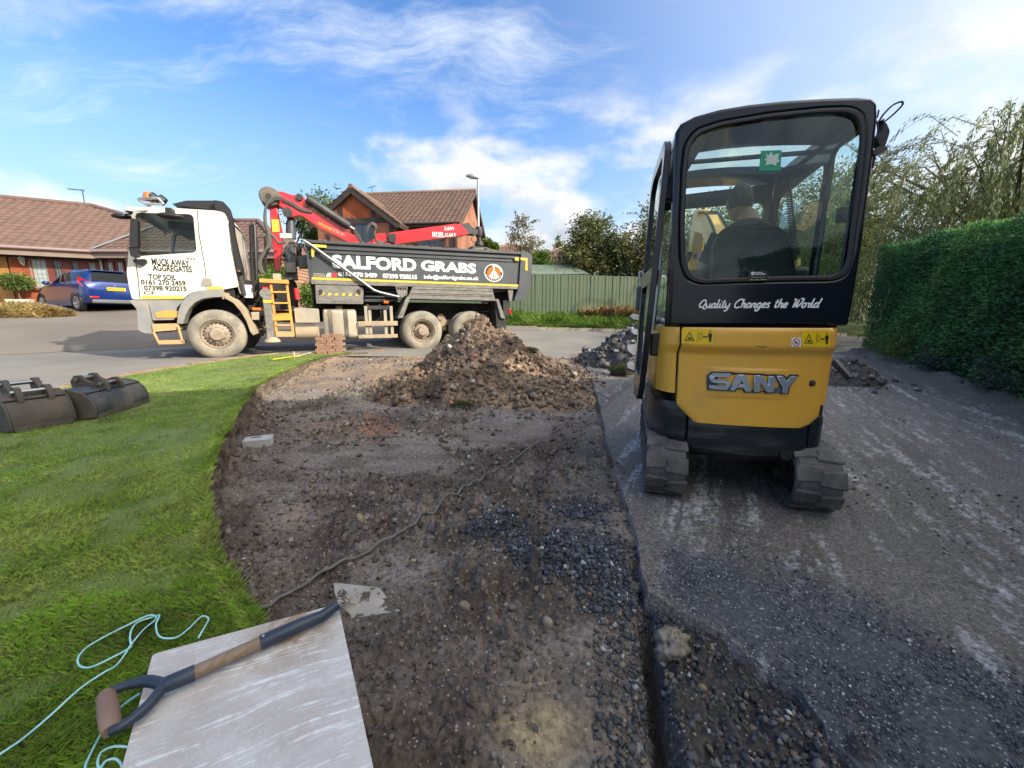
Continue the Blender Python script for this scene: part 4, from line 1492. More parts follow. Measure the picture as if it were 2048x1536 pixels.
def make_willow():
 rg = np.random.default_rng(44)
 base = (14.3, 11.5)
 root = empty('willow_tree', (base[0], base[1], 0.1), 0, 'big weeping willow rising behind the clipped hedge', 'tree')
 mb = MB()
 mb.tube(spline([(0, 0, -0.3), (0.15, 0, 1.2), (0, 0.1, 2.6), (-0.1, 0, 3.6)], 6), [0.34 - 0.009 * i for i in range(19)], 9)
 P, D, tw = [], [], MB()
 for i in range(640):
  a = rg.random() * 2 * np.pi
  rr = 4.7 * np.sqrt(rg.random())
  hz = 5.3 - 0.085 * rr * rr + 0.55 * rg.normal() + 0.9 * math.sin(a * 3 + 1) * rr / 5
  tip = np.array([math.cos(a) * rr, math.sin(a) * rr, hz])
  if i % 14 == 0:
   mb.tube(spline([(0, 0, 2.2 + 1.2 * rg.random()), tuple(tip * np.array([.45, .45, .75])), tuple(tip)], 5), [0.10 * (1 - 0.085 * j) for j in range(11)], 5)
  out = np.array([math.cos(a), math.sin(a), 0]) * (0.6 + 0.6 * rg.random()) + 0.35 * rg.normal(size=3) * np.array([1, 1, 0])
  L = 1.0 + 2.0 * rg.random()
  up = 1.25 + 0.5 * rg.random() if rg.random() < 0.35 else 0.35
  m = int(44 * L)
  t = np.linspace(0, 1, m)[:, None]
  q = tip + out * L * (0.95 * t - 0.25 * t * t) + np.array([0, 0, 1.0]) * (up * L * (t - 0.25 * t * t) - L * (0.9 + 0.5 * up) * t * t)
  tang = np.gradient(q, axis=0)
  tang /= np.linalg.norm(tang, axis=1, keepdims=True)
  P.append(q + 0.035 * rg.normal(size=q.shape))
  D.append(tang * 0.9 + np.array([0, 0, -0.6]))
  tw.tube([tuple(q[0]), tuple(q[m // 3]), tuple(q[2 * m // 3]), tuple(q[-1])], [0.012, 0.009, 0.006, 0.003], 3, cap=False)
 # inner mass of foliage
 n = 85000
 a = rg.random(n) * 2 * np.pi
 rr = 5.6 * np.sqrt(rg.random(n))
 z = (5.1 - 0.11 * rr ** 2) * (0.25 + 0.75 * rg.random(n) ** 0.7)
 Q = np.stack([np.cos(a) * rr, np.sin(a) * rr, z], -1)
 keep = fbm(Q[:, 0] + Q[:, 2] * 0.35, Q[:, 1] - Q[:, 2] * 0.25, 1.1, 3, 45) > -0.12
 P.append(Q[keep])
 D.append(np.tile([0, 0, -1.0], (keep.sum(), 1)))
 P, D = np.concatenate(P), np.concatenate(D)
 mb.build('trunk', 'bark', root, smooth=60)
 tw.build('twigs', 'bark', root, fix=False)
 ok = P[:, 2] > 0.3
 P, D = P[ok], D[ok]
 leaves('crown', P, D, 0.125, 0.22, pal_cols(rg, P, [(0.085, 0.115, 0.040), (0.14, 0.175, 0.055), (0.21, 0.25, 0.080), (0.30, 0.32, 0.11)], 0.9), parent=root, seed=46, spread=0.35)


make_willow()


def hedge_x(y):
 return 3.85 + 0.5 * y


def make_hedge():
 rg = np.random.default_rng(61)
 y0, y1 = -4.5, 9.55
 dx, dy = 0.447, 0.894
 L = (y1 - y0) / dy
 root = empty('hedge', (hedge_x(y0), y0, -0.15), 0, 'tall clipped dark green conifer hedge along the right side', 'hedge')
 ex = np.array([dx, dy, 0])
 ey = np.array([dy, -dx, 0])       # into the hedge, away from the drive

 def top(s):
  return 2.35 + 0.066 * np.maximum(y0 + np.asarray(s) * dy - 4.97, -3) + 0.03 * np.sin(np.asarray(s) * 2.1) + 0.03 * np.sin(np.asarray(s) * 5.3 + 1)

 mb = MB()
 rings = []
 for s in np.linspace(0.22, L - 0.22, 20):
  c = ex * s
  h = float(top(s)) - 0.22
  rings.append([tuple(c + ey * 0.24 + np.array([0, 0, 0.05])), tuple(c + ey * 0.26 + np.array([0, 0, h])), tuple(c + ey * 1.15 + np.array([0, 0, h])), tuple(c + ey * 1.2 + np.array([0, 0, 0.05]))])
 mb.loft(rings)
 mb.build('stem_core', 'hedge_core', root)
 # sprays over the faces; finer where the camera is near
 n = 150000
 s = L * rg.random(n)
 f = rg.random(n)
 hh = top(s)
 face = rg.choice(3, n, p=[0.72, 0.20, 0.08])
 P = np.zeros((n, 3))
 N = np.zeros((n, 3))
 bul = 0.05 * fbm(s, f * 2.6, 1.3, 4, 63)
 dep = 0.16 * rg.random(n) ** 1.5
 m = face == 0
 z = hh * f ** 0.92
 rough = 0.07 * (1 - sm(0.0, 0.7, z)) * fbm(s * 2, z * 2, 1.0, 3, 64) * 4
 P[m] = (ex[None] * s[:, None] + ey[None] * (0.03 + dep + bul + rough + 0.03 * z)[:, None] + np.array([0, 0, 1.0]) * z[:, None])[m]
 N[m] = -ey
 m = face == 1
 P[m] = (ex[None] * s[:, None] + ey[None] * (0.05 + 1.2 * f)[:, None] + np.array([0, 0, 1.0]) * (hh - dep + 0.05 * fbm(s * 3, f * 3, 1.0, 3, 66))[:, None])[m]
 N[m] = (0, 0, 1)
 m = face == 2
 P[m] = (ex[None] * (L - dep - 0.05)[:, None] + ey[None] * (0.05 + 1.2 * rg.random(n))[:, None] + np.array([0, 0, 1.0]) * (hh * f)[:, None])[m]
 N[m] = ex
 D = N * 0.7 + ex[None] * np.where(rg.random(n) < 0.5, -1, 1)[:, None] * 0.9 + np.array([0, 0, 0.25])
 c = pal_cols(rg, P, [(0.045, 0.135, 0.052), (0.075, 0.20, 0.066), (0.12, 0.27, 0.076), (0.19, 0.34, 0.09)], 0.75, 0.3)
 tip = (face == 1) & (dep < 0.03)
 c[tip] *= np.array([1.6, 1.4, 1.0])  # sunlit rim put into the colour of the outermost top sprays
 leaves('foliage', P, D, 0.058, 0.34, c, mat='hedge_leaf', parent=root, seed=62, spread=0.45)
 # shrubs that have come up at its foot
 for i, (px, py, r, n2, lab, pal) in enumerate(((1905, 752, 0.42, 4200, 'grey-green shrub at the foot of the hedge', [(0.035, 0.060, 0.045), (0.055, 0.085, 0.065), (0.085, 0.115, 0.09)]),
            (2030, 800, 0.36, 3000, 'grey-green shrub at the foot of the hedge by the right edge', [(0.035, 0.060, 0.045), (0.055, 0.085, 0.065), (0.08, 0.11, 0.085)]),
            (1800, 728, 0.30, 2000, 'small leafy green shrub at the foot of the hedge nearest the road', GREEN))):
  q = Gf(px, py, drive_z)
  tree('shrub', lab, 'shrub', (q[0] + 0.1, q[1] + 0.1), 0.25, [(0, 0, 0.26, r, r, 0.28), (r * .5, r * .7, 0.2, r * .8, r * .8, 0.22)], n2, 0.05, pal=pal, clumps=50, csig=0.3, seed=70 + i, trunk_r=0.015, z0=float(drive_z(q[0], q[1])))


make_hedge()


# ------------------------------------------------------------------ roofs
def inpoly(px, py, poly):
 c = np.zeros(px.shape, bool)
 k = len(poly)
 for i in range(k):
  x1, y1 = poly[i]
  x2, y2 = poly[(i + 1) % k]
  hit = ((y1 > py) != (y2 > py)) & (px < (x2 - x1) * (py - y1) / ((y2 - y1) + 1e-12) + x1)
  c ^= hit
 return c


def tiled(name, corners, mat, parent, tw=0.30, gauge=0.33, wave=0.022, lip=0.028):
 """tiles laid in courses over a planar roof slope; corners: eave start, eave end, then upwards round the slope"""
 P = [Vector(p) for p in corners]
 ex = (P[1] - P[0]).normalized()
 nn = Vector((0, 0, 0))
 for i in range(1, len(P) - 1):
  nn += (P[i] - P[0]).cross(P[i + 1] - P[0])
 nn.normalize()
 if nn.z < 0:
  nn = -nn
 ey = nn.cross(ex).normalized()
 if ey.z < 0:
  ey = -ey
 poly = [((p - P[0]).dot(ex), (p - P[0]).dot(ey)) for p in P]
 x0, x1 = min(p[0] for p in poly), max(p[0] for p in poly)
 y1 = max(p[1] for p in poly)
 nxx, nyy = int(math.ceil((x1 - x0) / tw)) + 1, int(math.ceil(y1 / gauge)) + 1
 I, J = np.meshgrid(np.arange(nxx), np.arange(nyy), indexing='ij')
 I, J = I.ravel(), J.ravel()
 cx, cy = x0 + (I + 0.5) * tw, (J + 0.5) * gauge
 ok = inpoly(cx, cy, poly)
 I, J = I[ok], J[ok]
 n = len(I)
 rg = np.random.default_rng(5)
 u = np.linspace(0, 1, 6)
 w = wave * np.sin(u * 2 * np.pi)
 jz = 0.006 * (rg.random(n) - .5)
 V = np.zeros((n, 18, 3))
 for r, (yy, zz) in enumerate(((-0.03, 0.0), (-0.03, lip), (gauge + 0.02, 0.004))):
  for k in range(6):
   V[:, r * 6 + k, 0] = x0 + (I + u[k]) * tw
   V[:, r * 6 + k, 1] = J * gauge + yy
   V[:, r * 6 + k, 2] = zz + (w[k] if r else w[k] - 0.012) + 0.03 + jz
 fs = [[r * 6 + k, r * 6 + k + 1, (r + 1) * 6 + k + 1, (r + 1) * 6 + k] for r in range(2) for k in range(5)]
 F = (np.arange(n)[:, None, None] * 18 + np.array(fs)[None]).reshape(-1, 4)
 W = np.array(P[0])[None, None] + V[..., 0:1] * np.array(ex) + V[..., 1:2] * np.array(ey) + V[..., 2:3] * np.array(nn)
 o = npmesh(name, W.reshape(-1, 3), F, mat, parent=parent, kind='stuff')
 mb = MB()
 a = [p + nn * 0.015 for p in P]
 b = [p - nn * 0.10 for p in P]
 k = len(P)
 mb.add(a + b, [tuple(range(k)), tuple(range(2 * k - 1, k - 1, -1))] + [(i, (i + 1) % k, (i + 1) % k + k, i + k) for i in range(k)])
 mb.build('roof_deck', mat, parent)
 return o


def ridge(parent, a, b, mat='ridge_tile', r=0.13, name='ridge_tile'):
 a, b = Vector(a), Vector(b)
 n = max(2, int((b - a).length / 0.42))
 mb = MB()
 for i in range(n):
  p, q = a + (b - a) * (i / n), a + (b - a) * ((i + 0.985) / n)
  mb.tube([p + Vector((0, 0, 0.0)), q + Vector((0, 0, 0.012))], [r * 1.03, r * 0.97], 10)
 return mb.build(name, mat, parent, smooth=50)


def window(parent, x0, x1, z0, z1, y, frame='timber_black', glass='house_glass', bars=(1, 1), fw=0.06, bw=0.03, depth=0.07, name='window', sill=None):
 mb = MB()
 mb.plate([(x0, z0), (x1, z0), (x1, z1), (x0, z1)], y - depth, y + 0.02, [[(x0 + fw, z0 + fw), (x0 + fw, z1 - fw), (x1 - fw, z1 - fw), (x1 - fw, z0 + fw)]])
 w = mb.build(name, frame, parent)
 g = MB().box(x0 + fw, x1 - fw, y - depth * .45, y - depth * .3, z0 + fw, z1 - fw)
 g.build('pane', glass, w)
 if bars[0] > 1 or bars[1] > 1:
  b = MB()
  for i in range(1, bars[0]):
   xx = x0 + fw + (x1 - x0 - 2 * fw) * i / bars[0]
   b.box(xx - bw / 2, xx + bw / 2, y - depth * .62, y - depth * .42, z0 + fw, z1 - fw)
  for i in range(1, bars[1]):
   zz = z0 + fw + (z1 - z0 - 2 * fw) * i / bars[1]
   b.box(x0 + fw, x1 - fw, y - depth * .60, y - depth * .40, zz - bw / 2, zz + bw / 2)
  b.build('glazing_bars', frame if bw > 0.025 else 'lead', w)
 if sill:
  MB().box(x0 - 0.06, x1 + 0.06, y - depth - 0.08, y + 0.02, z0 - 0.09, z0 - 0.003).build('sill', sill, w)
 return w


# ------------------------------------------------------------------ the two-storey brick house
def make_house():
 o = Yd(913, 438, 23.0)
 gz = float(far_z(o[0], o[1])) - 0.1
 H = Frame((o[0], o[1], gz), -6.0)
 root = frame_empty('brick_house', H, 'two-storey orange brick house with a timbered gable beyond the lorry', 'house')
 ez = H.px(913, 438)[1]          # eave height
 W, Dp = 8.2, 9.0
 rz = Yd(942.6, 382, 27.2)[2] - gz
 ry = 4.3
 # main walls
 MB().box(-W, 0, 0, 0.25, 0, ez).build('front_wall', 'brick_x', root)
 g = MB().plate([(0, 0), (Dp, 0), (Dp, ez - 0.05), (ry, rz - 0.12), (0, ez - 0.05)], -0.25, 0, fn=lambda x, y, z: (y, x, z))
 g.build('gable_wall', 'brick_y', root)
 MB().box(-W, -W + 0.25, 0.25, Dp, 0, ez).build('side_wall', 'brick_y', root)
 ov = 0.45
 k = (rz - ez) / ry
 A = [(-W - .2, -ov, ez - ov * k), (0.30, -ov, ez - ov * k), (0.30, ry, rz), (-W - .2, ry, rz)]
 tiled('roof_tiles', A, 'roof_tile', root)
 Bk = [(0.30, Dp + ov, ez - ov * k), (-W - .2, Dp + ov, ez - ov * k), (-W - .2, ry, rz), (0.30, ry, rz)]
 tiled('roof_tiles', Bk, 'roof_tile', root)
 ridge(root, (-W - .2, ry, rz + 0.03), (0.32, ry, rz + 0.03))
 # barge boards and eaves on the right gable
 for y0, y1 in ((-ov, ry), (Dp + ov, ry)):
  MB().bar((0.27, y0, ez - ov * k - 0.14), (0.27, y1, rz - 0.14), 0.05, 0.24).build('barge_board', 'timber_black', root)
 MB().box(-W, 0.25, -ov - 0.03, -ov + 0.02, ez - ov * k - 0.20, ez - ov * k + 0.0).build('fascia', 'timber_black', root)
 MB().tube([(-W, -ov - 0.09, ez - ov * k - 0.02), (0.3, -ov - 0.09, ez - ov * k - 0.02)], 0.06, 8).build('gutter', 'timber_black', root, smooth=50)
 MB().tube([(-0.06, -ov - .05, ez - 0.45), (-0.06, -0.07, ez - 0.75), (-0.06, -0.07, 0.1)], 0.04, 8).build('downpipe', 'soffit', root, smooth=50)
 # front gable wing
 d = -1.5
 xl, xr = H.px(652, 450, d)[0], H.px(789, 450, d)[0]
 xa, za = H.px(706, 377, d)
 zr = H.px(790, 441, d)[1] + 0.05
 xl = xa - (xr - xa)
 zl = zr
 zb = H.px(715, 441, d)[1]
 MB().plate([(xl, 0), (xr, 0), (xr, zr), (xa, za - 0.2), (xl, zl)], d, d + 0.2).build('front_gable', 'brick_x', root)
 MB().box(xr - 0.2, xr, d + 0.2, 0.0, 0, zr).build('side_wall', 'brick_y', root)
 kk = (za - zr) / (xr - xa)
 e2 = 0.35
 yb = (za - ez) / k
 for sgn, xe in ((1, xr), (-1, xl)):
  c = [(xe + sgn * e2, d - 0.3, zr - e2 * kk), (xe + sgn * e2, max(0.0, (zr - e2 * kk - ez) / k), zr - e2 * kk), (xa, yb, za), (xa, d - 0.3, za)]
  tiled('roof_tiles', c, 'roof_tile', root)
  MB().bar((xe + sgn * e2, d - 0.27, zr - e2 * kk - 0.15), (xa, d - 0.27, za - 0.15), 0.06, 0.27).build('barge_board', 'timber_black', root)
 ridge(root, (xa, d - 0.3, za + 0.03), (xa, yb + 0.2, za + 0.03))
 MB().box(xr + e2 - 0.03, xr + e2 + 0.02, d - 0.25, 0.2, zr - e2 * kk - 0.18, zr - e2 * kk).build('fascia', 'timber_black', root)
 # timbers
 def beam(x0, x1, z0, z1, y=d):
  MB().box(x0, x1, y - 0.045, y + 0.01, z0, z1).build('timber', 'timber_black', root)
 beam(xl, xr, zb - 0.14, zb + 0.10)
 for pxx in (683, 747):
  x = H.px(pxx, 440, d)[0]
  top = za - 0.35 - abs(x - xa) * kk
  beam(x - 0.10, x + 0.10, zb + 0.10, top)
 for pxx in (684, 748, 783, 656):
  x = H.px(pxx, 460, d)[0]
  beam(x - 0.10, x + 0.10, 0.3, zb - 0.14)
 # herringbone brick panel between the posts
 x0, x1 = H.px(686, 430, d)[0], H.px(744, 430, d)[0]
 poly = [(x0, zb + .1), (x1, zb + .1), (x1, za - .42 - (x1 - xa) * kk), (xa, za - .42), (x0, za - .42 - (xa - x0) * kk)]
 mb = MB()
 c45 = math.sqrt(0.5)
 q = 0.075
 for r in range(-34, 34):
  for m in range(-14, 14):
   u = (r + 6 * m * 0) * q + m * 6 * q * 0.5 * 0
   bx = r * q + m * 3 * q
   by = r * q - m * 3 * q
   for du, dv, uu, vv in ((3 * q - 0.008, q - 0.008, bx, by), (q - 0.008, 3 * q - 0.008, bx, by + q)):
    cu, cv = uu + du / 2, vv + dv / 2
    X = xa + (cu - cv) * c45
    Z = zb + 0.9 + (cu + cv) * c45
    if inpoly(np.array([X]), np.array([Z]), poly)[0]:
     M = Matrix.Rotation(R(-45), 3, 'Y')
     mb.obox((X, d - 0.012, Z), (du, 0.03, dv), M)
 if mb.v:
  mb.build('herringbone_bricks', 'brick', root, kind='stuff', fix=False)
 # windows
 a, b = H.px(708, 470, d)[0], H.px(746, 470, d)[0]
 t = H.px(720, 446, d)[1]
 window(root, a, b, t - 1.25, t, d - 0.0, frame='timber_black', bars=(2, 1), bw=0.06, depth=0.09)
 a, b = H.px(833, 470)[0], H.px(883, 470)[0]
 t = H.px(850, 446)[1]
 for x in (H.px(829, 470)[0], H.px(887, 470)[0], H.px(905, 470)[0], H.px(810, 470)[0]):
  beam(x - 0.11, x + 0.11, 0.5, ez - 0.35, 0.0)
 beam(-W * .42, -0.1, t - 1.52, t - 1.32, 0.0)
 window(root, a, b, t - 1.3, t, 0.0, frame='timber_black', bars=(2, 1), bw=0.07, depth=0.08)
 # aerial
 q = H.px(744, 377, 4.3)
 mb = MB()
 mb.tube([(q[0], ry, rz), (q[0], ry, rz + 0.55)], 0.018, 5)
 mb.tube([(q[0] - .3, ry, rz + .42), (q[0] + .3, ry, rz + .56)], 0.014, 5)
 for i in range(5):
  xx = q[0] - .25 + .12 * i
  mb.tube([(xx, ry - .12, rz + .44 + .03 * i), (xx, ry + .12, rz + .44 + .03 * i)], 0.008, 4)
 mb.build('aerial', 'steel_dark', root)


make_house()


def hip_house(name, label, cx, cy, deg, w, dp, ez, rz, roofmat, gz, wallmat='brick_far'):
 root = empty(name, (cx, cy, gz), deg, label, 'house')
 MB().box(-w / 2, w / 2, -dp / 2, dp / 2, -0.3, ez).build('walls', wallmat, root)
 e = 0.4
 a, b = w / 2 + e, dp / 2 + e
 r = max(w / 2 - dp / 2, 0.2)
 L0, L1, R0, R1 = (-a, -b, ez), (-a, b, ez), (a, -b, ez), (a, b, ez)
 tl, tr = (-r, 0, rz), (r, 0, rz)
 tiled('roof_tiles', [L0, R0, tr, tl], roofmat, root)
 tiled('roof_tiles', [R1, L1, tl, tr], roofmat, root)
 tiled('roof_tiles', [R0, R1, tr], roofmat, root)
 tiled('roof_tiles', [L1, L0, tl], roofmat, root)
 ridge(root, tl, tr)
 for p, q in ((L0, tl), (L1, tl), (R0, tr), (R1, tr)):
  ridge(root, p, q)
 MB().box(-a, a, -b - .02, -b + .02, ez - .18, ez).build('fascia', 'soffit', root)
 return root


def make_far_houses():
 Y = 36.0
 q0, q1 = Yd(1080, 524, Y), Yd(1150, 524, Y)
 top = Yd(1110, 494, Y + 3)[2]
 cx = (q0[0] + q1[0]) / 2 + 1.2
 gz = float(far_z(cx, Y + 3))
 h = hip_house('far_house', 'brick house with a plain tiled hip roof seen over the fence', cx, Y + 3.4, -8, 7.5, 6.6, q0[2] - gz, top - gz, 'roof_tile', gz)
 window(h, -2.6, -1.5, q0[2] - gz - 1.3, q0[2] - gz - 0.2, -3.3, bars=(2, 1))
 Y = 33.0
 q0, q1 = Yd(984, 506, Y), Yd(1056, 506, Y)
 top = Yd(1020, 490, Y + 3)[2]
 cx = (q0[0] + q1[0]) / 2
 gz = float(far_z(cx, Y))
 hip_house('far_house', 'brick house whose low tiled roof shows just above the tipper body', cx, Y + 3, 5, 5.0, 4.6, q0[2] - gz, top - gz, 'roof_tile', gz)


make_far_houses()


# ------------------------------------------------------------------ bungalow on the left
def make_bungalow():
 o = Yd(60, 612, 16.2)
 B = Frame((o[0], o[1], o[2] - 0.02), 27.0)
 gz = B.o[2]
 root = frame_empty('bungalow', B, 'red brick bungalow with brown tiled roofs and leaded windows on the left', 'house')
 pz = lambda px, py, d=0: B.px(px, py, d)[1]
 pxx = lambda px, py, d=0: B.px(px, py, d)[0]
 ez = pz(100, 498, -0.5)              # eave
 xv = pxx(194, 500, -0.5)             # where the wing meets
 xg = pxx(14, 530)
 xw = pxx(60, 520)
 # plain wall behind everything, garage door, pier
 MB().box(-9, xv + 4, 0.12, 0.3, -0.1, ez).build('wall', 'mortar', root)
 # garage door of upright boards
 gd = empty('garage_door', (0, 0, 0))
 gd.parent = root
 nb = 22
 for i in range(nb):
  x0 = xg - 4.4 + i * 0.2
  MB().box(x0 + 0.004, x0 + 0.196, 0.04, 0.08 + 0.004 * (i % 2), 0, ez - 0.32).build('board', 'garage_wood', gd)
 MB().box(-9, xv + 2, -0.02, 0.119, ez - 0.33, ez - 0.02).build('soffit', 'soffit', root)
 # brick pier, brick by brick
 pier = empty('pier', (0, 0, 0))
 pier.parent = root
 x0, x1 = xg + 0.06, xw + 0.03
 MB().box(x0 + .01, x1 - .01, 0.03, 0.119, 0, ez - 0.34).build('mortar_bed', 'mortar', pier)
 bm_ = MB().box(0, 0.215, 0.0, 0.06, 0, 0.064).mesh('brick')
 bm_.materials.append(MATS['brick'])
 z = 0.01
 r = 0
 while z < ez - 0.42:
  x = x0 - (0.1125 if r % 2 else 0)
  while x < x1 - 0.02:
   a, b = max(x, x0), min(x + 0.215, x1)
   if b - a > 0.04:
    q = bpy.data.objects.new('brick', bm_)
    link(q, pier)
    q.location = (a, 0.0, z)
    q.scale = ((b - a) / 0.215, 1, 1)
   x += 0.225
  z += 0.075
  r += 1
 # windows and doors along the recess
 zb = pz(80, 577)
 zt = ez - 0.36
 window(root, pxx(60, 540), pxx(97, 540), zb, zt, 0.05, frame='fascia_brown', glass='net_glass', bars=(3, 6), bw=0.018, sill='door_red')
 MB().box(pxx(60, 540), pxx(97, 540), 0.02, 0.119, 0, zb - 0.095).build('wall', 'brick_x', root)
 y = 548
 for a, b in ((97, 106), (130, 143), (163, 177), (197, 204)):
  MB().box(pxx(a, y), pxx(b, y), -0.02, 0.119, 0, zt).build('door_post', 'door_red', root)
 for a, b, g in ((106, 130, 'house_glass'), (143, 163, 'house_glass'), (177, 197, 'net_glass')):
  window(root, pxx(a, y), pxx(b, y), 0.12, zt, 0.06, frame='door_red', glass=g, bars=(3, 5), bw=0.018, name='glazed_door' if g == 'house_glass' else 'window')
 # roof of the main range
 R0, R1, Hp = B.px(16, 398, 4.2), B.px(168, 420, 4.2), None
 rz = R0[1]
 ov = 0.55
 xend = pxx(226, 442, 1.6)
 A = [(-9, -ov, ez), (xv + 1.2, -ov, ez), (xv + 3.2, 1.6, ez + (rz - ez) * (1.6 + ov) / (4.2 + ov)), (R1[0] + 0.3, 4.2, rz), (-9, 4.2, rz)]
 tiled('roof_tiles', A, 'bungalow_tile', root, tw=0.3, gauge=0.34, wave=0.016, lip=0.04)
 tiled('roof_tiles', [(R1[0] + 4.5, 9, ez), (-9, 9, ez), (-9, 4.2, rz), (R1[0] + .3, 4.2, rz)], 'bungalow_tile', root)
 ridge(root, (-9, 4.2, rz + .03), (R1[0] + .3, 4.2, rz + .03), 'bungalow_tile')
 ridge(root, (R1[0] + .3, 4.2, rz + .03), (xv + 3.2, 1.6, A[2][2] + .05), 'bungalow_tile')
 MB().box(-9, xv, -ov - .03, -ov + .01, ez - .30, ez - .02).build('fascia', 'fascia_brown', root)
 MB().tube([(-9, -ov - .09, ez - .02), (xv, -ov - .09, ez - .02)], 0.065, 8).build('gutter', 'gutter', root, smooth=50)
 # lantern on the pier
 lx, lz = B.px(44, 520, -0.12)
 ln = empty('wall_lantern', (lx, -0.14, lz))
 ln.parent = root
 mb = MB()
 mb.lathe([(0.0, 0.17), (0.03, 0.15), (0.11, 0.07), (0.10, 0.05)], axis=(0, 0, 1), n=6)
 mb.lathe([(0.055, -0.14), (0.035, -0.17), (0.0, -0.20)], axis=(0, 0, 1), n=6)
 for i in range(6):
  a = math.pi * 2 * i / 6
  mb.tube([(0.085 * math.cos(a), 0.085 * math.sin(a), 0.06), (0.055 * math.cos(a), 0.055 * math.sin(a), -0.14)], 0.008, 4)
 mb.tube(spline([(0, 0.14, -0.10), (0, 0.08, -0.22), (0, 0.0, -0.18)], 4), 0.012, 5)
 mb.build('lantern_frame', 'white_paint', ln)
 MB().lathe([(0.075, 0.055), (0.047, -0.135)], axis=(0, 0, 1), n=6).build('lantern_glass', 'net_glass', ln)
 # aerial
 ax, az = B.px(168, 400, 4.2)
 az = rz
 mb = MB()
 mb.tube([(ax, 4.2, az), (ax, 4.2, az + 0.75)], 0.02, 5)
 mb.tube([(ax - .5, 4.2, az + .72), (ax + .1, 4.2, az + .75)], 0.016, 5)
 for i in range(6):
  mb.tube([(ax - .5 + .1 * i, 4.0, az + .73), (ax - .5 + .1 * i, 4.4, az + .73)], 0.008, 4)
 mb.build('aerial', 'steel_dark', root)
 # wing square to the camera
 wo = B.world(xv, -ov, 0)
 wx0 = Yd(196, 500, wo[1])[0]
 WF = Frame((wx0, wo[1] + 0.35, gz), 1.0)
 wing = empty('wing', (0, 0, 0))
 wing.parent = root
 # express wing in the root's frame
 wing.matrix_local = Matrix.LocRotScale(Vector(B.loc(WF.o)), Matrix.Rotation(R(WF.deg - B.deg), 3, 'Z').to_quaternion(), Vector((1, 1, 1)))
 w1 = WF.px(562, 540)[0]
 e2 = WF.px(240, 502, -0.4)[1]
 MB().box(0.02, w1, 0, 5.0, -0.4, e2).build('walls', 'brick_x', wing)
 r2 = WF.px(260, 443, 2.6)[1]
 tiled('roof_tiles', [(-0.3, -.4, e2), (w1 + .4, -.4, e2), (w1 - 2.3, 2.6, r2), (0.6, 2.6, r2)], 'bungalow_tile', wing, gauge=0.34, wave=0.016, lip=0.04)
 tiled('roof_tiles', [(w1 + .4, -.4, e2), (w1 + .4, 5.4, e2), (w1 - 2.3, 2.6, r2)], 'bungalow_tile', wing)
 tiled('roof_tiles', [(w1 + .4, 5.4, e2), (-.3, 5.4, e2), (.6, 2.6, r2), (w1 - 2.3, 2.6, r2)], 'bungalow_tile', wing)
 ridge(wing, (0.6, 2.6, r2 + .03), (w1 - 2.3, 2.6, r2 + .03), 'bungalow_tile')
 ridge(wing, (w1 + .4, -.4, e2 + .03), (w1 - 2.3, 2.6, r2 + .03), 'bungalow_tile')
 MB().bar((-0.28, -.42, e2 + 0.075), (0.75, 2.5, r2 + 0.05), 0.30, 0.02).build('valley_lead', 'lead', wing)
 MB().box(-.2, w1 + .4, -.43, -.39, e2 - .28, e2 - .02).build('fascia', 'fascia_brown', wing)
 MB().tube([(-.2, -.49, e2 - .02), (w1 + .4, -.49, e2 - .02)], 0.065, 8).build('gutter', 'gutter', wing, smooth=50)
 MB().box(0, w1, -.38, -0.003, e2 - .30, e2 - .22).build('soffit', 'soffit', wing)
 MB().tube([(WF.px(207, 540)[0], -.06, e2 - .3), (WF.px(207, 540)[0], -.06, 0)], 0.04, 8).build('downpipe', 'pot_white', wing, smooth=50)
 zt2 = e2 - 0.36
 for a, b in ((217, 232), (236, 252), (256, 272)):
  window(wing, WF.px(a, 540)[0], WF.px(b, 540)[0], 0.75, zt2, -0.003, frame='door_red', glass='net_glass', bars=(2, 5), bw=0.018)
 # potted tree by the garage
 q = B.world(pxx(42, 610, -0.5), -0.5, 0)
 pot = empty('potted_tree', (q[0], q[1], gz - .03), 20, 'little standard tree in a white stone trough by the garage door', 'potted plant')
 t = MB()
 t.loft([[(-.30, -.13, 0), (.30, -.13, 0), (.30, .13, 0), (-.30, .13, 0)], [(-.36, -.17, .30), (.36, -.17, .30), (.36, .17, .30), (-.36, .17, .30)]])
 t.build('trough', 'pot_white', pot, bevel=0.015)
 MB().tube(spline([(0.05, 0, .2), (0.0, 0, .5), (0.06, 0, .75)], 4), 0.022, 6).build('stem', 'bark', pot)
 rg = np.random.default_rng(3)
 d = rg.normal(size=(1500, 3))
 d /= np.linalg.norm(d, axis=1, keepdims=True)
 P = np.array([0, 0, 0.98]) + d * np.array([.50, .40, .30]) * rg.random((1500, 1)) ** 0.4
 leaves('foliage', P, d + np.array([0, 0, -.3]), 0.12, 0.35, pal_cols(rg, P, GREEN), parent=pot)


make_bungalow()


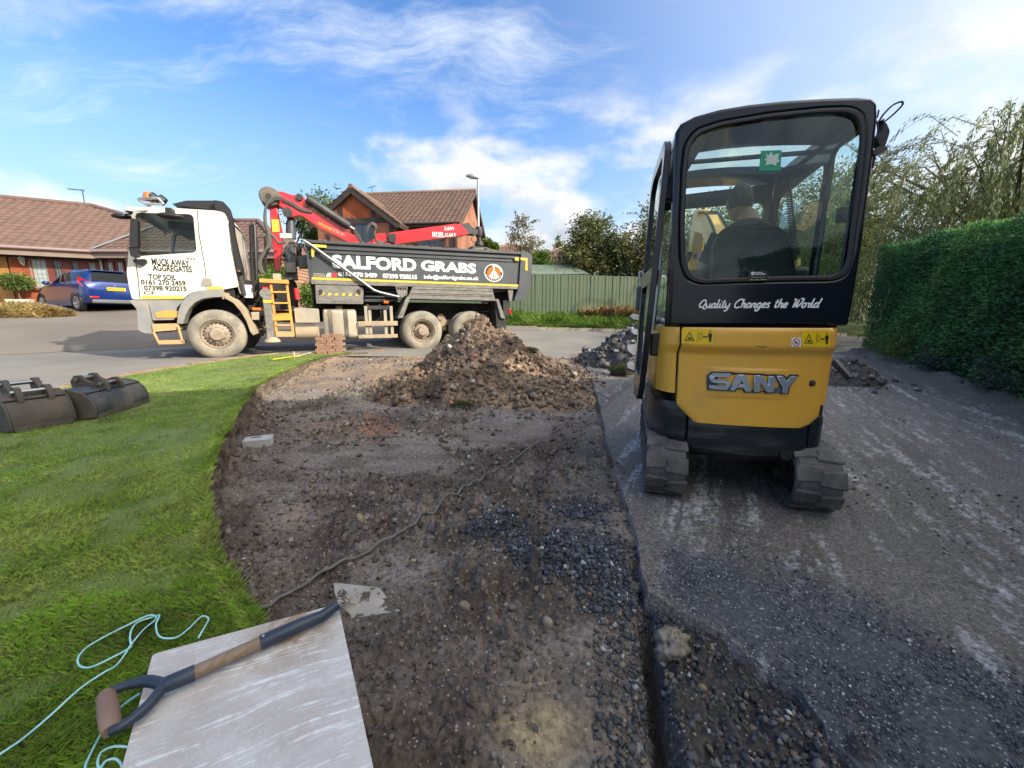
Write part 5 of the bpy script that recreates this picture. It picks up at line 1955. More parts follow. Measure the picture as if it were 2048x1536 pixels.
def make_bed():
 """golden planting with a stone edge beside the forecourt"""
 rg = np.random.default_rng(8)
 c = G(22, 684, 0.10)[:2]
 root = empty('golden_shrub', (c[0], c[1], 0.0), 0, 'low mound of golden brown foliage at the left edge beside the road', 'shrub')
 n = 9000
 u, a = np.sqrt(rg.random(n)), rg.random(n) * 2 * np.pi
 x, y = 1.55 * u * np.cos(a), 0.75 * u * np.sin(a)
 x, y = x * 0.9 - y * 0.44, x * 0.44 + y * 0.9
 hmax = 0.30 * (1 - u ** 2) + 0.04
 z = far_z(x + c[0], y + c[1]) + hmax * rg.random(n) ** 0.4 + 0.05 * fbm(x, y, 4, 2, 2)
 P = np.stack([x, y, z], -1)
 leaves('foliage', P, np.stack([rg.normal(size=n), rg.normal(size=n), 0.4 + 0 * x], -1), 0.16, 0.22,
   pal_cols(rg, P, [(0.20, 0.12, 0.04), (0.32, 0.21, 0.07), (0.42, 0.31, 0.12), (0.30, 0.26, 0.08)]), parent=root)
 for i in range(6):
  px, py = 66 + i * 11, 677 + (i % 2) * 2
  q = G(px, py, 0.16)
  o = stones('edging_stone', np.array([[0, 0, 0.0]]), np.array([0.12]), np.array([(0.22, 0.17, 0.12)]), 50 + i, 0.7, 0.2, base=(IV2, IFC2), smooth=True, kind=None)
  o.location = (q[0], q[1], float(far_z(q[0], q[1])) - 0.02)
  tag(o, 'rounded buff stone in the edging row beside the golden shrub', 'stone', 'edging stones of the left garden bed')


make_bed()


# ------------------------------------------------------------------ kerbs
def make_kerbs():
 k = empty('kerb', (0, 0, 0), 0, 'pale concrete kerb along the far side of the road below the fence', 'kerb')
 me = MB().box(-0.45, 0.45, -0.07, 0.07, -0.2, 0.11).mesh('kerb_stone')
 me.materials.append(MATS['kerb'])
 seg = np.hypot(*np.diff(FAR, axis=0).T)
 cum = np.r_[0, np.cumsum(seg)]
 s0 = np.interp(-9.5, FAR[:, 0], cum)
 s1 = np.interp(13.0, FAR[:, 0], cum)
 s = s0
 while s < s1:
  a = np.array([np.interp(s, cum, FAR[:, i]) for i in (0, 1)])
  b = np.array([np.interp(s + 0.92, cum, FAR[:, i]) for i in (0, 1)])
  o = bpy.data.objects.new('kerb_stone', me)
  link(o, k)
  m = (a + b) / 2
  o.location = (m[0], m[1], float(kerb_z(m[0])))
  o.rotation_euler = (0, 0, math.atan2(b[1] - a[1], b[0] - a[0]))
  s += 0.925
 k2 = empty('kerb', (0, 0, 0), 0, 'low pinkish kerb stones between the lawn and the road', 'kerb')
 me = MB().box(-0.225, 0.225, -0.06, 0.06, -0.15, 0.045).mesh('kerb_stone')
 me.materials.append(MATS['kerb_red'])
 P = NEAR[:6]
 seg = np.hypot(*np.diff(P, axis=0).T)
 cum = np.r_[0, np.cumsum(seg)]
 s = np.interp(1.5, P[:, 1], cum)
 rg = random.Random(4)
 while s < cum[-1] - 0.4:
  a = np.array([np.interp(s, cum, P[:, i]) for i in (0, 1)])
  b = np.array([np.interp(s + 0.46, cum, P[:, i]) for i in (0, 1)])
  m = (a + b) / 2 + np.array([-0.05, 0])
  o = bpy.data.objects.new('kerb_stone', me)
  link(o, k2)
  o.location = (m[0], m[1], float(lawn_z(m[0] + .1, m[1])) - 0.03 + rg.uniform(-.006, .006))
  o.rotation_euler = (0, 0, math.atan2(b[1] - a[1], b[0] - a[0]) + rg.uniform(-.02, .02))
  s += 0.462


make_kerbs()


# ------------------------------------------------------------------ fence, shed, lamp
def make_fence():
 root = empty('fence', (0, 17.3, 0), -0.4, 'tall green close-boarded fence beyond the road', 'fence')
 mb = MB()
 # feather-edged board: thick on one side
 mb.add([(0, -0.024, 0), (0.172, -0.008, 0), (0.172, 0, 0), (0, 0, 0), (0, -0.024, 1.86), (0.172, -0.008, 1.86), (0.172, 0, 1.86), (0, 0, 1.86)],
   [(0, 3, 2, 1), (4, 5, 6, 7), (0, 1, 5, 4), (1, 2, 6, 5), (2, 3, 7, 6), (3, 0, 4, 7)])
 me = mb.mesh('board')
 me.materials.append(MATS['fence_green'])
 rg = random.Random(7)
 top = lambda x: 2.745 - 0.030 * (x - 0.8)
 x = -6.0
 while x < 15.5:
  o = bpy.data.objects.new('board', me)
  link(o, root)
  o.location = (x, rg.uniform(-.004, .004), top(x) - 1.86 + rg.uniform(-.008, .008))
  o.rotation_euler = (rg.uniform(-.004, .004), rg.uniform(-.004, .004), 0)
  x += 0.160 + rg.uniform(-.004, .004)
 x = -6.0
 while x < 15.6:
  MB().box(x - .05, x + .05, 0.02, 0.12, 0.3, top(x) + (0.14 if abs(x - 3.6) < .1 else -0.02)).build('post', 'fence_green', root)
  x += 2.4
 for dz in (0.3, 1.05, 1.7):
  MB().bar((-6, 0.035, top(-6) - 1.86 + dz), (15.5, 0.035, top(15.5) - 1.86 + dz), 0.06, 0.08).build('rail', 'fence_green', root)
 MB().bar((-6, -0.022, top(-6) - 1.80), (15.5, -0.022, top(15.5) - 1.80), 0.024, 0.15).build('gravel_board', 'fence_green', root)
 # shed behind
 a, b, c = Yd(1060, 531, 20.5), Yd(1160, 552, 19.5), Yd(1090, 541, 18.6)
 sh = empty('shed', (a[0] + .8, 20.0, 0.9), 0, 'garden shed with a faded green felt roof behind the fence', 'shed')
 zt, ze = a[2] - 0.9, b[2] - 0.9
 MB().box(-1.6, 1.7, -1.2, 1.2, 0, ze - .12).build('walls', 'fence_green', sh)
 m = MB()
 m.add([(-1.8, -1.5, ze), (1.95, -1.5, ze - .02), (1.2, 0.2, zt), (-1.8, 0.2, zt), (-1.8, -1.5, ze - .12), (1.95, -1.5, ze - .14), (1.2, .2, zt - .1), (-1.8, .2, zt - .1)],
   [(0, 1, 2, 3), (7, 6, 5, 4), (0, 4, 5, 1), (1, 5, 6, 2), (2, 6, 7, 3), (3, 7, 4, 0)])
 m.add([(1.95, 1.5, ze), (-1.8, 1.5, ze), (-1.8, 0.2, zt), (1.2, 0.2, zt), (1.95, -1.5, ze)], [(0, 1, 2, 3), (0, 3, 4)])
 m.build('roof', 'shed_roof', sh)
 MB().box(-1.8, 1.97, -1.54, -1.50, ze - .16, ze - .01).build('fascia', 'timber_black', sh)


make_fence()


def make_lamp():
 Y = 18.4
 q = Yd(957, 450, Y)
 z0 = float(far_z(q[0], Y))
 top = Yd(955, 358, Y)[2] - z0
 root = empty('street_lamp', (q[0], Y, z0), 0, 'grey street lamp with a hooded head above the tipper body', 'street lamp')
 mb = MB()
 mb.tube([(0, 0, -.2), (0, 0, 1.4)], 0.085, 12)
 mb.tube([(0, 0, 1.4), (0, 0, 1.48), (0, 0, top)], [0.075, 0.055, 0.045], 12)
 mb.build('column', 'galvanised', root, smooth=40)
 hd = MB()
 rings = []
 for t, w, h in ((0.06, .05, .05), (0.0, .10, .09), (-.15, .16, .14), (-.35, .15, .12), (-.52, .07, .04)):
  rings.append([(t, w * math.cos(a), top + 0.06 - 0.12 * t + h * max(math.sin(a), -.35)) for a in np.linspace(0, 2 * np.pi, 14, endpoint=False)])
 hd.loft(rings)
 h = hd.build('lamp_head', 'galvanised', root, smooth=50)
 MB().ell((-.22, 0, top + 0.045), (.17, .11, .05)).build('lamp_lens', 'lamp_white', h, smooth=60)


make_lamp()


# ------------------------------------------------------------------ the neighbour's house on the right (outside the frame, it shades the plot)
def make_neighbour():
 root = empty('neighbour_house', (8.3, -2.1, -0.2), 14.2, 'tall brick house beyond the hedge to the right', 'house')
 ez, rz, hw = 5.6, 9.3, 3.6
 MB().box(0, 9, -hw, hw, 0, ez).build('walls', 'brick_x', root)
 MB().box(-hw, hw, -12, -hw - .003, 0, ez).build('walls', 'brick_y', root)
 MB().plate([(-hw, ez), (hw, ez), (0, rz)], 8.7, 8.95, fn=lambda x, y, z: (y, x, z)).build('gable', 'brick_y', root)
 m = MB()
 e = hw + .3
 m.add([(-e, e, ez), (9.2, e, ez), (9.2, 0, rz), (0, 0, rz)], [(0, 1, 2, 3)])
 m.add([(9.2, -e, ez), (0, -e, ez), (0, 0, rz), (9.2, 0, rz)], [(0, 1, 2, 3)])
 m.add([(-e, e, ez), (0, 0, rz), (0, -12, rz), (-e, -12, ez)], [(0, 1, 2, 3)])
 m.add([(e, -12, ez), (0, -12, rz), (0, 0, rz), (e, -e, ez)], [(0, 1, 2, 3)])
 m.build('roof', 'roof_tile', root)


make_neighbour()
# ------------------------------------------------------------------ tipper lorry with loader crane
T = TRUCK
tp = T.px
tl = T.pl


def wheel(parent, x, z, y0, r, width, rim_r, kind, deep, side=1):
 """y0: outer face; grows inwards (side=+1) ; kind 'front' bulges, 'rear' is dished"""
 w = empty('wheel', (x, y0, z))
 w.parent = parent
 s = side
 t = MB()
 prof = [(rim_r, 0.045), (rim_r + .02, 0.012), (rim_r + .09, 0.0), (r - .09, 0.008), (r - .045, 0.028), (r - .012, 0.055), (r, 0.075), (r, width - .075), (r - .012, width - .05), (r - .06, width - .01), (rim_r + .04, width), (rim_r, width - .04)]
 t.lathe([(a, s * b) for a, b in prof], n=56, closed=True)
 o = t.build('tyre', 'tyre_dusty', w, smooth=40)
 tr = MB()
 for k in range(4):                       # tread ribs
  yy = 0.085 + (width - .17) * (k + .5) / 4
  tr.lathe([(r - .004, s * (yy - .022)), (r + .008, s * (yy - .018)), (r + .008, s * (yy + .018)), (r - .004, s * (yy + .022))], n=56)
 tr.build('tread', 'tyre_tread', o, smooth=30)
 m = MB()
 if kind == 'front':
  m.lathe([(rim_r + .005, s * .05), (rim_r - .012, s * .03), (rim_r - .03, s * .06), (rim_r - .05, s * .085), (rim_r * .62, s * .045), (rim_r * .58, s * .035), (.16, s * .035), (.15, s * .02), (.125, s * -.02), (.11, s * -.035), (.02, s * -.035), (0, s * -.035)], n=40)
 else:
  m.lathe([(rim_r + .005, s * .05), (rim_r - .012, s * .025), (rim_r - .03, s * .06), (rim_r - .055, s * deep), (rim_r - .10, s * (deep + .02)), (.19, s * (deep - .01)), (.17, s * (deep - .02)), (.135, s * (deep - .03)), (.125, s * (deep - .12)), (.105, s * (deep - .145)), (0, s * (deep - .145))], n=40)
 rim = m.build('rim', 'rim_dusty', w, smooth=35)
 b = MB()
 yb = .035 if kind == 'front' else deep - .015
 for i in range(10):
  a = 2 * math.pi * i / 10 + .2
  R0 = rim_r * .50 if kind == 'front' else .21
  c = (R0 * math.cos(a) * 1.1, 0, R0 * math.sin(a) * 1.1)
  b.cyl((c[0], s * yb, c[2]), (c[0], s * (yb - .03), c[2]), 0.017, n=6)
 b.build('wheel_nut', 'rim_dusty', rim, kind=None)
 h = MB()
 nh = 20 if kind == 'front' else 8
 for i in range(nh):
  a = 2 * math.pi * i / nh
  R0 = rim_r * .80 if kind == 'front' else rim_r - .085
  yy = .072 if kind == 'front' else deep + .008
  c = (R0 * math.cos(a), s * yy, R0 * math.sin(a))
  h.cyl((c[0], c[1] - s * .014, c[2]), (c[0], c[1], c[2]), .014 if kind == 'front' else .026, n=8)
 h.build('vent_hole', 'ink_black', rim)
 return w


def make_truck():
 root = frame_empty('grab_lorry', T, 'white and black tipper lorry with a red loader crane parked on the road', 'lorry')
 # ---------------- wheels and axles
 xm = T.loc(G(848, 702, 0))[0]
 axles = [(0.0, 'front'), (xm, 'rear'), (xm + 1.37, 'rear')]
 RW = 0.527
 for x, k in axles:
  wd = 0.32 if k == 'front' else 0.29
  wheel(root, x, RW, 0.0, RW, wd, 0.30, k, 0.15, 1)
  if k == 'rear':
   wheel(root, x, RW, 0.33, RW, wd, 0.30, k, 0.15, 1)
   wheel(root, x, RW, 2.17, RW, wd, 0.30, k, 0.15, -1)
  wheel(root, x, RW, 2.50, RW, wd, 0.30, k, 0.15, -1)
  MB().tube([(x, .25, RW), (x, .9, RW), (x, 1.0, RW), (x, 1.5, RW), (x, 1.6, RW), (x, 2.25, RW)], [.09, .10, .22, .22, .10, .09], 12).build('axle', 'muddy_dark', root, smooth=50)
 # springs between the rear axles
 sp = MB()
 xc = xm + 0.685
 for i in range(6):
  sp.box(xc - .62 + .06 * i, xc + .62 - .06 * i, 0.70, 0.80, .66 + .028 * i, .686 + .028 * i)
 sp.box(xc - .12, xc + .12, .62, .86, .52, .92)
 sp.tube([(xc - .04, .56, .9), (xc - .04, .70, .9)], .09, 12)
 sp.build('leaf_spring', 'muddy', root)
 # ---------------- chassis
 ch = MB()
 for y in (.78, 1.62):
  ch.box(-1.2, xm + 2.4, y, y + .10, .78, 1.06)
 for x in (-1.0, .9, 2.0, 3.2, xm, xm + 1.37, xm + 2.3):
  ch.box(x - .06, x + .06, .88, 1.62, .82, 1.02)
 ch.build('chassis', 'chassis', root)
 MB().box(-.95, .95, .75, 1.75, .7, 1.75).build('engine', 'chassis', root)
 MB().box(1.9, xm + 2.3, .72, 1.78, 1.07, 1.30).build('subframe', 'chassis', root)
 MB().box(1.9, xm - .55, .40, 2.1, 1.30, 1.76).build('tipping_gear', 'chassis', root)

 # ---------------- cab
 cab = empty('cab', (0, 0, 0))
 cab.parent = root
 side = tl([(268, 417), (300, 412), (430, 420), (447, 424), (453, 434), (461, 500), (470, 545), (477, 573), (447, 578.5), (416, 579), (395, 581), (382, 585), (372, 591), (365, 598.5), (262, 598.5), (256, 575), (251, 545), (255, 500), (261, 430)])
 side = rounded(side, .04, 3)
 win = rounded(tl([(270, 424), (379, 427), (385.5, 432.5), (391.5, 499), (387, 504.5), (262, 512.5), (264, 470)]), .05, 4)
 CW = 2.30
 MB().plate(side, 0.05, 0.10, [win]).build('cab_side', 'cab_white', cab, bevel=.012)
 MB().plate(side, CW, CW + .05, [win]).build('cab_side', 'cab_white', cab, bevel=.012)
 for y in (.068, CW + .024):
  MB().plate(rounded(win, .01), y, y + .0003).build('side_window', 'truck_glass', cab)
  inner = [((p[0] - 0.0) * 1.0, p[1]) for p in win]
  cx_, cz_ = np.mean([p[0] for p in win]), np.mean([p[1] for p in win])
  ins = [(cx_ + (p[0] - cx_) * .965, cz_ + (p[1] - cz_) * .945) for p in win]
  MB().plate(win, y - .012 if y < 1 else y + .012, y + .006, [ins]).build('window_seal', 'plastic_black', cab)
 # roof, rear and front of the cab
 xf, xb = min(p[0] for p in side) + .03, max(p[0] for p in side)
 rt = max(p[1] for p in side)
 xr0, zr0 = tp(300, 413)
 xr1, zr1 = tp(447, 424)
 rings = []
 for x, z, ins in ((xf + .06, rt - .16, .03), (xf + .10, rt - .05, .05), (xr0, zr0 - .01, .06), (xr1, zr1 - .01, .06), (xr1 + .05, zr1 - .12, .06)):
  rings.append([(x, .055 + ins * .2, z - .1), (x, .075 + ins, z), (x, 1.2, z + .05), (x, CW - .03 - ins, z), (x, CW + .045 - ins * .2, z - .1)])
 MB().loft(rings, cap=False, closed=False).build('cab_roof', 'cab_white', cab, smooth=50)
 zb = tp(300, 598)[1]
 zw0, zw1 = tp(262, 512)[1], rt - .14
 xb1 = tp(465, 520)[0]
 m = MB()
 m.add([(tp(453, 434)[0], .08, zr1 - .12), (tp(453, 434)[0], CW + .03, zr1 - .12), (tp(470, 545)[0], CW + .03, 1.6), (tp(470, 545)[0], .08, 1.6), (tp(477, 573)[0], .08, zb + .15), (tp(477, 573)[0], CW + .03, zb + .15)], [(0, 1, 2, 3), (3, 2, 5, 4)])
 m.build('cab_rear', 'cab_white', cab)
 # front: panel below, frame and windscreen above (faces away to the left)
 xs0, xs1 = tp(252, 545)[0], tp(262, 430)[0]
 m = MB()
 m.loft([[(xs0 + .02, .06, zb), (xs0 - .05, .5, zb), (xs0 - .05, CW - .4, zb), (xs0 + .02, CW + .04, zb)], [(xs0, .06, zw0), (xs0 - .08, .5, zw0), (xs0 - .08, CW - .4, zw0), (xs0, CW + .04, zw0)]], cap=False, closed=False)
 m.build('front_panel', 'cab_white', cab, smooth=50)
 m = MB()
 m.loft([[(xs0, .10, zw0), (xs0 - .08, .5, zw0), (xs0 - .08, CW - .4, zw0), (xs0, CW, zw0)], [(xs1 + .03, .10, zw1), (xs1 - .04, .5, zw1), (xs1 - .04, CW - .4, zw1), (xs1 + .03, CW, zw1)]], cap=False, closed=False)
 m.build('windscreen', 'truck_glass', cab, smooth=50)
 # inside: floor, dashboard, seats, wheel
 MB().box(xs0 + .1, xb1 - .05, .12, CW - .02, zb + .05, zb + .3).build('cab_floor', 'plastic_black', cab)
 MB().box(xs0 + .02, xs0 + .45, .14, CW - .04, zw0 - .55, zw0 + .02).build('dashboard', 'plastic_black', cab, bevel=.04)
 for y in (.45, 1.55):
  st = MB().box(.05 - .35, .25, y, y + .5, zw0 - .5, zw0 - .28)
  st.box(.15, .30, y, y + .5, zw0 - .3, zw0 + .48)
  st.box(.17, .28, y + .12, y + .38, zw0 + .50, zw0 + .72)
  st.build('seat', 'seat_cloth', cab, bevel=.05)
 MB().lathe([(0.20, 0), (0.21, .015), (0.225, .015), (0.225, -.015), (.21, -.015)], c=(-.62, 1.8, zw0 + .08), axis=(-.5, 0, .85), n=24, closed=True).build('steering_wheel', 'plastic_black', cab, smooth=50)
 MB().box(-.7, .2, .5, 1.9, rt - .35, rt - .2).build('overhead_locker', 'plastic_black', cab, bevel=.04)
 # door seam, handle, trims and lettering
 for L in (((393, 419), (397, 470), (408, 528), (411, 556), (411, 578)), ((268, 512), (274, 556), (278, 597))):
  seam = MB()
  for a, b in zip(L[:-1], L[1:]):
   p, q = tp(*a), tp(*b)
   seam.bar((p[0], .049, p[1]), (q[0], .049, q[1]), .006, .012)
  seam.build('door_seam', 'ink_black', cab)
 hp = rounded(tl([(404, 556), (420, 556), (424, 572), (400, 572)]), .03)
 MB().plate(hp, .038, .052).build('door_handle', 'cab_grey', cab, bevel=.006)
 MB().plate(rounded(tl([(266, 519), (292, 518), (294, 526), (284, 532), (268, 526)]), .03), -.02, .05).build('grab_handle', 'plastic_black', cab, bevel=.015)
 for pts in ([(280, 591), (367, 592.5), (365, 598), (281, 597)], [(414, 573), (444, 573), (444, 578.5), (413, 578.5)]):
  MB().plate(tl(pts), .044, .0495).build('reflective_stripe', 'tape_yellow', cab)
 MB().plate(tl([(411.5, 552), (444, 552), (444, 572), (425, 572), (421, 556), (411.5, 556)]), .0465, .0495).build('rear_panel', 'cab_white', cab)

 def ct(body, x0, y0, x1, y1, bold=.028, nm='door_lettering', mt='ink_black', y=.046, **kw):
  a, b = tp(x0, y1), tp(x1, y0)
  return text(nm, body, mt, cab, a[0], b[0], a[1], b[1], y, bold, **kw)
 ct('MUCK AWAY', 302.5, 519.5, 376.5, 529.5)
 ct('AGGREGATES', 304, 532, 381.5, 541.5)
 ct('TOP SOIL', 296, 549.5, 350, 558.5)
 ct('0161 270 2459', 280.5, 561, 369, 568.8)
 ct('07398 920215', 287, 572.5, 371, 580.5)
 ct('430', 371, 515.5, 389, 518.5, bold=.012, space=1.1)
 ct('CF', 286, 582.5, 309, 588.5, bold=.01)
 # shadow-less grey mud line: lower cab, bumper, steps and wheel arch
 lower = tl([(268, 600), (366, 600), (352, 614), (346, 640), (302, 641), (296, 612), (290, 604)])
 MB().plate(lower, .06, .16).build('step_panel', 'cab_grey', cab, bevel=.01)
 MB().plate(rounded(tl([(308, 626), (322, 622), (354, 622), (354, 635), (311, 636)]), .02), .045, .062).build('step_reflector', 'step_orange', cab)
 bump = rounded(tl([(256, 600), (288, 600), (296, 612), (302, 645), (304, 668), (285, 666), (275, 660), (274, 640), (272, 618)]), .04)
 MB().plate(bump, .03, 2.42).build('bumper', 'cab_grey', cab, bevel=.03)
 m = MB().plate(tl([(303, 648), (352, 647), (357, 650), (356, 660), (305, 664)]), .0, .30)
 m.build('step', 'step_muddy', cab, bevel=.008)
 a, b = tp(318, 686), tp(366, 690)
 m = MB()
 m.box(a[0], b[0], -.06, .28, a[1] - .03, a[1] + .05)
 p, q = tp(308, 664), tp(320, 686)
 m.bar((p[0], -.03, p[1]), (q[0], -.05, q[1]), .04, .03)
 p, q = tp(357, 652), tp(366, 682)
 m.bar((p[0], -.03, p[1]), (q[0], -.05, q[1]), .04, .03)
 m.build('step', 'step_muddy', cab, bevel=.006)
 arch_o = tl([(447, 579), (416, 579), (395, 582), (382, 587), (372, 594), (362, 606), (356, 622), (353, 648), (366, 648), (370, 632), (378, 617), (390, 605), (404, 598), (424, 595), (445, 594)])
 MB().plate(arch_o, .0, .32).build('wheel_arch', 'cab_grey', cab, bevel=.012)
 rear_guard = tl([(447, 592), (458, 591), (474, 600), (490, 617), (500, 635), (515, 662), (516, 667), (506, 671), (500, 664), (492, 642), (480, 622), (466, 606), (450, 597)])
 MB().plate(rear_guard, .0, .34).build('mudguard', 'muddy', cab, bevel=.012)
 MB().plate(tl([(446, 584), (456, 586), (460, 596), (444, 598)]), .02, .30).build('guard_bracket', 'muddy', cab)
 # air deflector and rear stack in black
 defl = rounded(tl([(343, 408), (372, 401), (430, 401), (441, 406), (430, 417), (428, 420), (380, 414)], .25), .02)
 MB().plate(defl, .25, 2.1).build('roof_deflector', 'plastic_black', cab, bevel=.03)
 stack = rounded(tl([(428, 401), (447, 404), (457, 414), (464, 437), (468, 468), (475, 500), (484, 534), (486, 548), (474, 536), (466, 500), (459, 440), (450, 428), (433, 424)], .15), .02)
 MB().plate(stack, .10, .38).build('air_intake', 'plastic_black', cab, bevel=.03)
 a = tp(478, 545, .35)
 MB().tube([(a[0], .3, a[1]), (a[0] + .06, .3, a[1] - .5)], .10, 12).build('air_duct', 'hose', cab, smooth=50)
 # mirrors
 mr = MB()
 p = [tp(264, 438, -.12), tp(278, 440, -.12), tp(279, 496, -.12), tp(262, 496, -.12)]
 mr.plate(rounded(p, .04), -.20, -.06)
 mr.build('door_mirror', 'plastic_black', cab, bevel=.03)
 p = [tp(259, 494, -.12), tp(277, 496, -.12), tp(279, 515, -.12), tp(264, 514, -.12)]
 MB().plate(rounded(p, .03), -.18, -.06).build('door_mirror', 'plastic_black', cab, bevel=.03)
 a, b, c = tp(292, 419), tp(272, 421, -.1), tp(266, 438, -.12)
 MB().tube([(a[0], .05, a[1]), (b[0], -.08, b[1]), (c[0], -.13, c[1])], .022, 8).build('mirror_arm', 'cab_grey', cab, smooth=60)
 a, b = tp(243, 433, .5), tp(262, 426, .1)
 MB().ell((a[0], .5, a[1]), (.16, .12, .05)).build('kerb_mirror', 'plastic_black', cab, smooth=60)
 MB().tube([(a[0], .5, a[1] + .02), (b[0] - .05, .3, b[1] + .03), (b[0], .12, b[1])], .014, 6).build('mirror_arm', 'plastic_black', cab)
 a = tp(341, 432, -.08)
 MB().ell((a[0], -.10, a[1]), (.22, .10, .055)).build('kerb_mirror', 'plastic_black', cab, smooth=60)
 b = tp(341, 420, 0)
 MB().box(b[0] - .06, b[0] + .06, -.12, .06, a[1], b[1] + .02).build('mirror_bracket', 'plastic_black', cab, bevel=.015)
 # beacon, lamps and bull bar on the roof
 a = tp(296, 392, .6)
 bc = MB()
 bc.lathe([(.085, -.09), (.09, -.04), (.075, .04), (.045, .075), (0, .085)], c=(a[0], .6, a[1]), axis=(0, 0, 1), n=18)
 bc.build('beacon', 'amber', cab, smooth=60)
 for i, (u, v) in enumerate(((308, 394), (321, 396))):
  a = tp(u, v, .6)
  l = MB().lathe([(0, -.07), (.09, -.06), (.10, 0), (.10, .06)], c=(a[0] - .02, .62 + .1 * i, a[1] - .02), axis=(-.75, 0, .6), n=18)
  l.build('spot_lamp', 'plastic_black', cab, smooth=50)
 br = MB()
 for y in (.35, 1.95):
  P = [tp(284, 402, .5), tp(318, 400, .5), tp(326, 405, .5), tp(332, 412, .5)]
  br.tube(spline([(p[0], y, p[1]) for p in P], 5), .028, 8)
  P = [tp(284, 404, .5), tp(297, 411, .5), tp(330, 412, .5)]
  br.tube([(p[0], y, p[1]) for p in P], .024, 8)
 a = tp(284, 403, .5)
 br.tube([(a[0], .35, a[1]), (a[0], 1.95, a[1])], .03, 8)
 br.build('light_bar', 'steel', cab, smooth=60)

 # ---------------- machinery behind the cab
 def box_px(nm, pts, y0, y1, mt, d=0.0, bev=.01, par=root, rnd=0.0):
  P = tl(pts, d)
  if rnd:
   P = rounded(P, rnd)
  return MB().plate(P, y0, y1).build(nm, mt, par, bevel=bev)
 hoop = MB()
 for d, pts in ((.35, [(505, 560), (501, 452), (505, 449), (509, 452), (513, 560)]), (.9, [(516, 545), (514, 476), (530, 473), (532, 545)])):
  P = [tp(u, v, d) for u, v in pts]
  hoop.tube([(p[0], d, p[1]) for p in P], .035 if d < .5 else .025, 8)
 hoop.build('crane_guard', 'plastic_black', root, smooth=40)
 box_px('crane_base', [(518, 560), (588, 560), (592, 618), (516, 618)], .6, 1.9, 'chassis', .6)
 box_px('crane_post', [(573, 490), (588, 488), (596, 560), (568, 560)], .45, .65, 'body_grey', .45)
 box_px('valve_block', [(570, 525), (590, 525), (592, 545), (571, 545)], .30, .6, 'steel_dark', .3)
 box_px('side_plate', [(595, 512), (622, 508), (625, 535), (598, 536)], .25, .5, 'body_grey', .25)
 vb = MB()
 rg = random.Random(9)
 for i in range(34):
  u, v = rg.uniform(567, 602), rg.uniform(484, 528)
  p = tp(u, v, .6)
  if i % 2:
   vb.box(p[0] - .05, p[0] + .05, .5 + rg.random() * .3, .9, p[1] - rg.uniform(.02, .07), p[1] + rg.uniform(.02, .07))
  else:
   q = tp(u + rg.uniform(-14, 14), v + rg.uniform(-4, 26), .6)
   yy = .42 + .2 * rg.random()
   vb.tube(spline([(p[0], yy + .1, p[1]), ((p[0] + q[0]) / 2 + rg.uniform(-.1, .1), yy - .06, (p[1] + q[1]) / 2), (q[0], yy, q[1])], 4), .014, 5)
 vb.build('valve_bank', 'steel_dark', root)
 for u in (566, 577):
  a = tp(u, 472, .4)
  MB().box(a[0] - .065, a[0] + .065, .38, .46, a[1] - .055, a[1] + .055).build('work_lamp', 'pale_sign', root, bevel=.01)
 # ladder
 ld = empty('ladder', (0, 0, 0))
 ld.parent = root
 lad = MB()
 for P in (((541, 562), (554, 672)), ((573, 562), (587, 672))):
  a, b = tp(*P[0], .05), tp(*P[1], .05)
  lad.bar((a[0], .05, a[1]), (b[0], .05, b[1]), .035, .05)
 lad.build('ladder_rail', 'step_orange', ld)
 for (u0, v0), (u1, v1), hh, mt in (((543, 584), (576, 584), .035, 'step_orange'), ((546, 606), (579, 606), .035, 'step_orange'), ((545, 634), (581, 633), .16, 'step_orange'), ((551, 650), (584, 650), .035, 'step_muddy'), ((552, 668), (588, 668), .12, 'step_muddy'), ((548, 628), (580, 628), .03, 'step_orange')):
  a, b = tp(u0, v0, .05), tp(u1, v1, .05)
  MB().bar((a[0], .05, a[1]), (b[0], .05, b[1]), .08, hh).build('rung', mt, ld)
 a, b = tp(519, 561, .02), tp(577, 564, .02)
 MB().bar((a[0], .1, a[1]), (b[0], .1, b[1]), .25, .085).build('walkway', 'step_orange', root, bevel=.006)
 a = tp(554, 554, .2)
 MB().box(a[0] - .08, a[0] + .08, .15, .3, a[1] - .07, a[1] + .07).build('control_box', 'muddy_metal', root, bevel=.01)
 # stabiliser leg
 a, b, c = tp(533, 592, .0), tp(544, 676, .0), tp(545, 683, .0)
 lg = MB()
 lg.bar((a[0], .02, a[1]), (b[0] - .02, .02, b[1]), .15, .15, up=(1, 0, 0))
 leg = lg.build('stabiliser_leg', 'arch_grey', root, bevel=.015)
 MB().lathe([(0, -.02), (.115, -.02), (.115, .1), (0, .1)], c=(a[0] - .01, .0, a[1] + .05), n=24).build('stabiliser_head', 'arch_grey', leg, smooth=40)
 MB().lathe([(.17, -.03), (.15, .02), (.08, .08)], c=(c[0], .02, c[1] + .02), axis=(0, 0, 1), n=18).build('foot', 'muddy', leg, smooth=40)
 p = tp(536, 603)
 MB().box(p[0] - .085, p[0] + .085, -.062, .10, p[1] - .03, p[1] + .03).build('reflective_band', 'tape_yellow', leg)
 box_px('stabiliser_beam', [(524, 573), (544, 573), (545, 598), (527, 598)], .08, 2.4, 'safety_red', .08)
 fx = MB()
 a, b = tp(592, 578, .2), tp(595, 599, .2)
 fx.tube([(a[0], .2, a[1] + .02), (a[0], .2, a[1]), (b[0], .2, b[1])], [.02, .055, .055], 12)
 fx.build('fire_extinguisher', 'safety_red', root, smooth=40)
 a = tp(496, 583, .3)
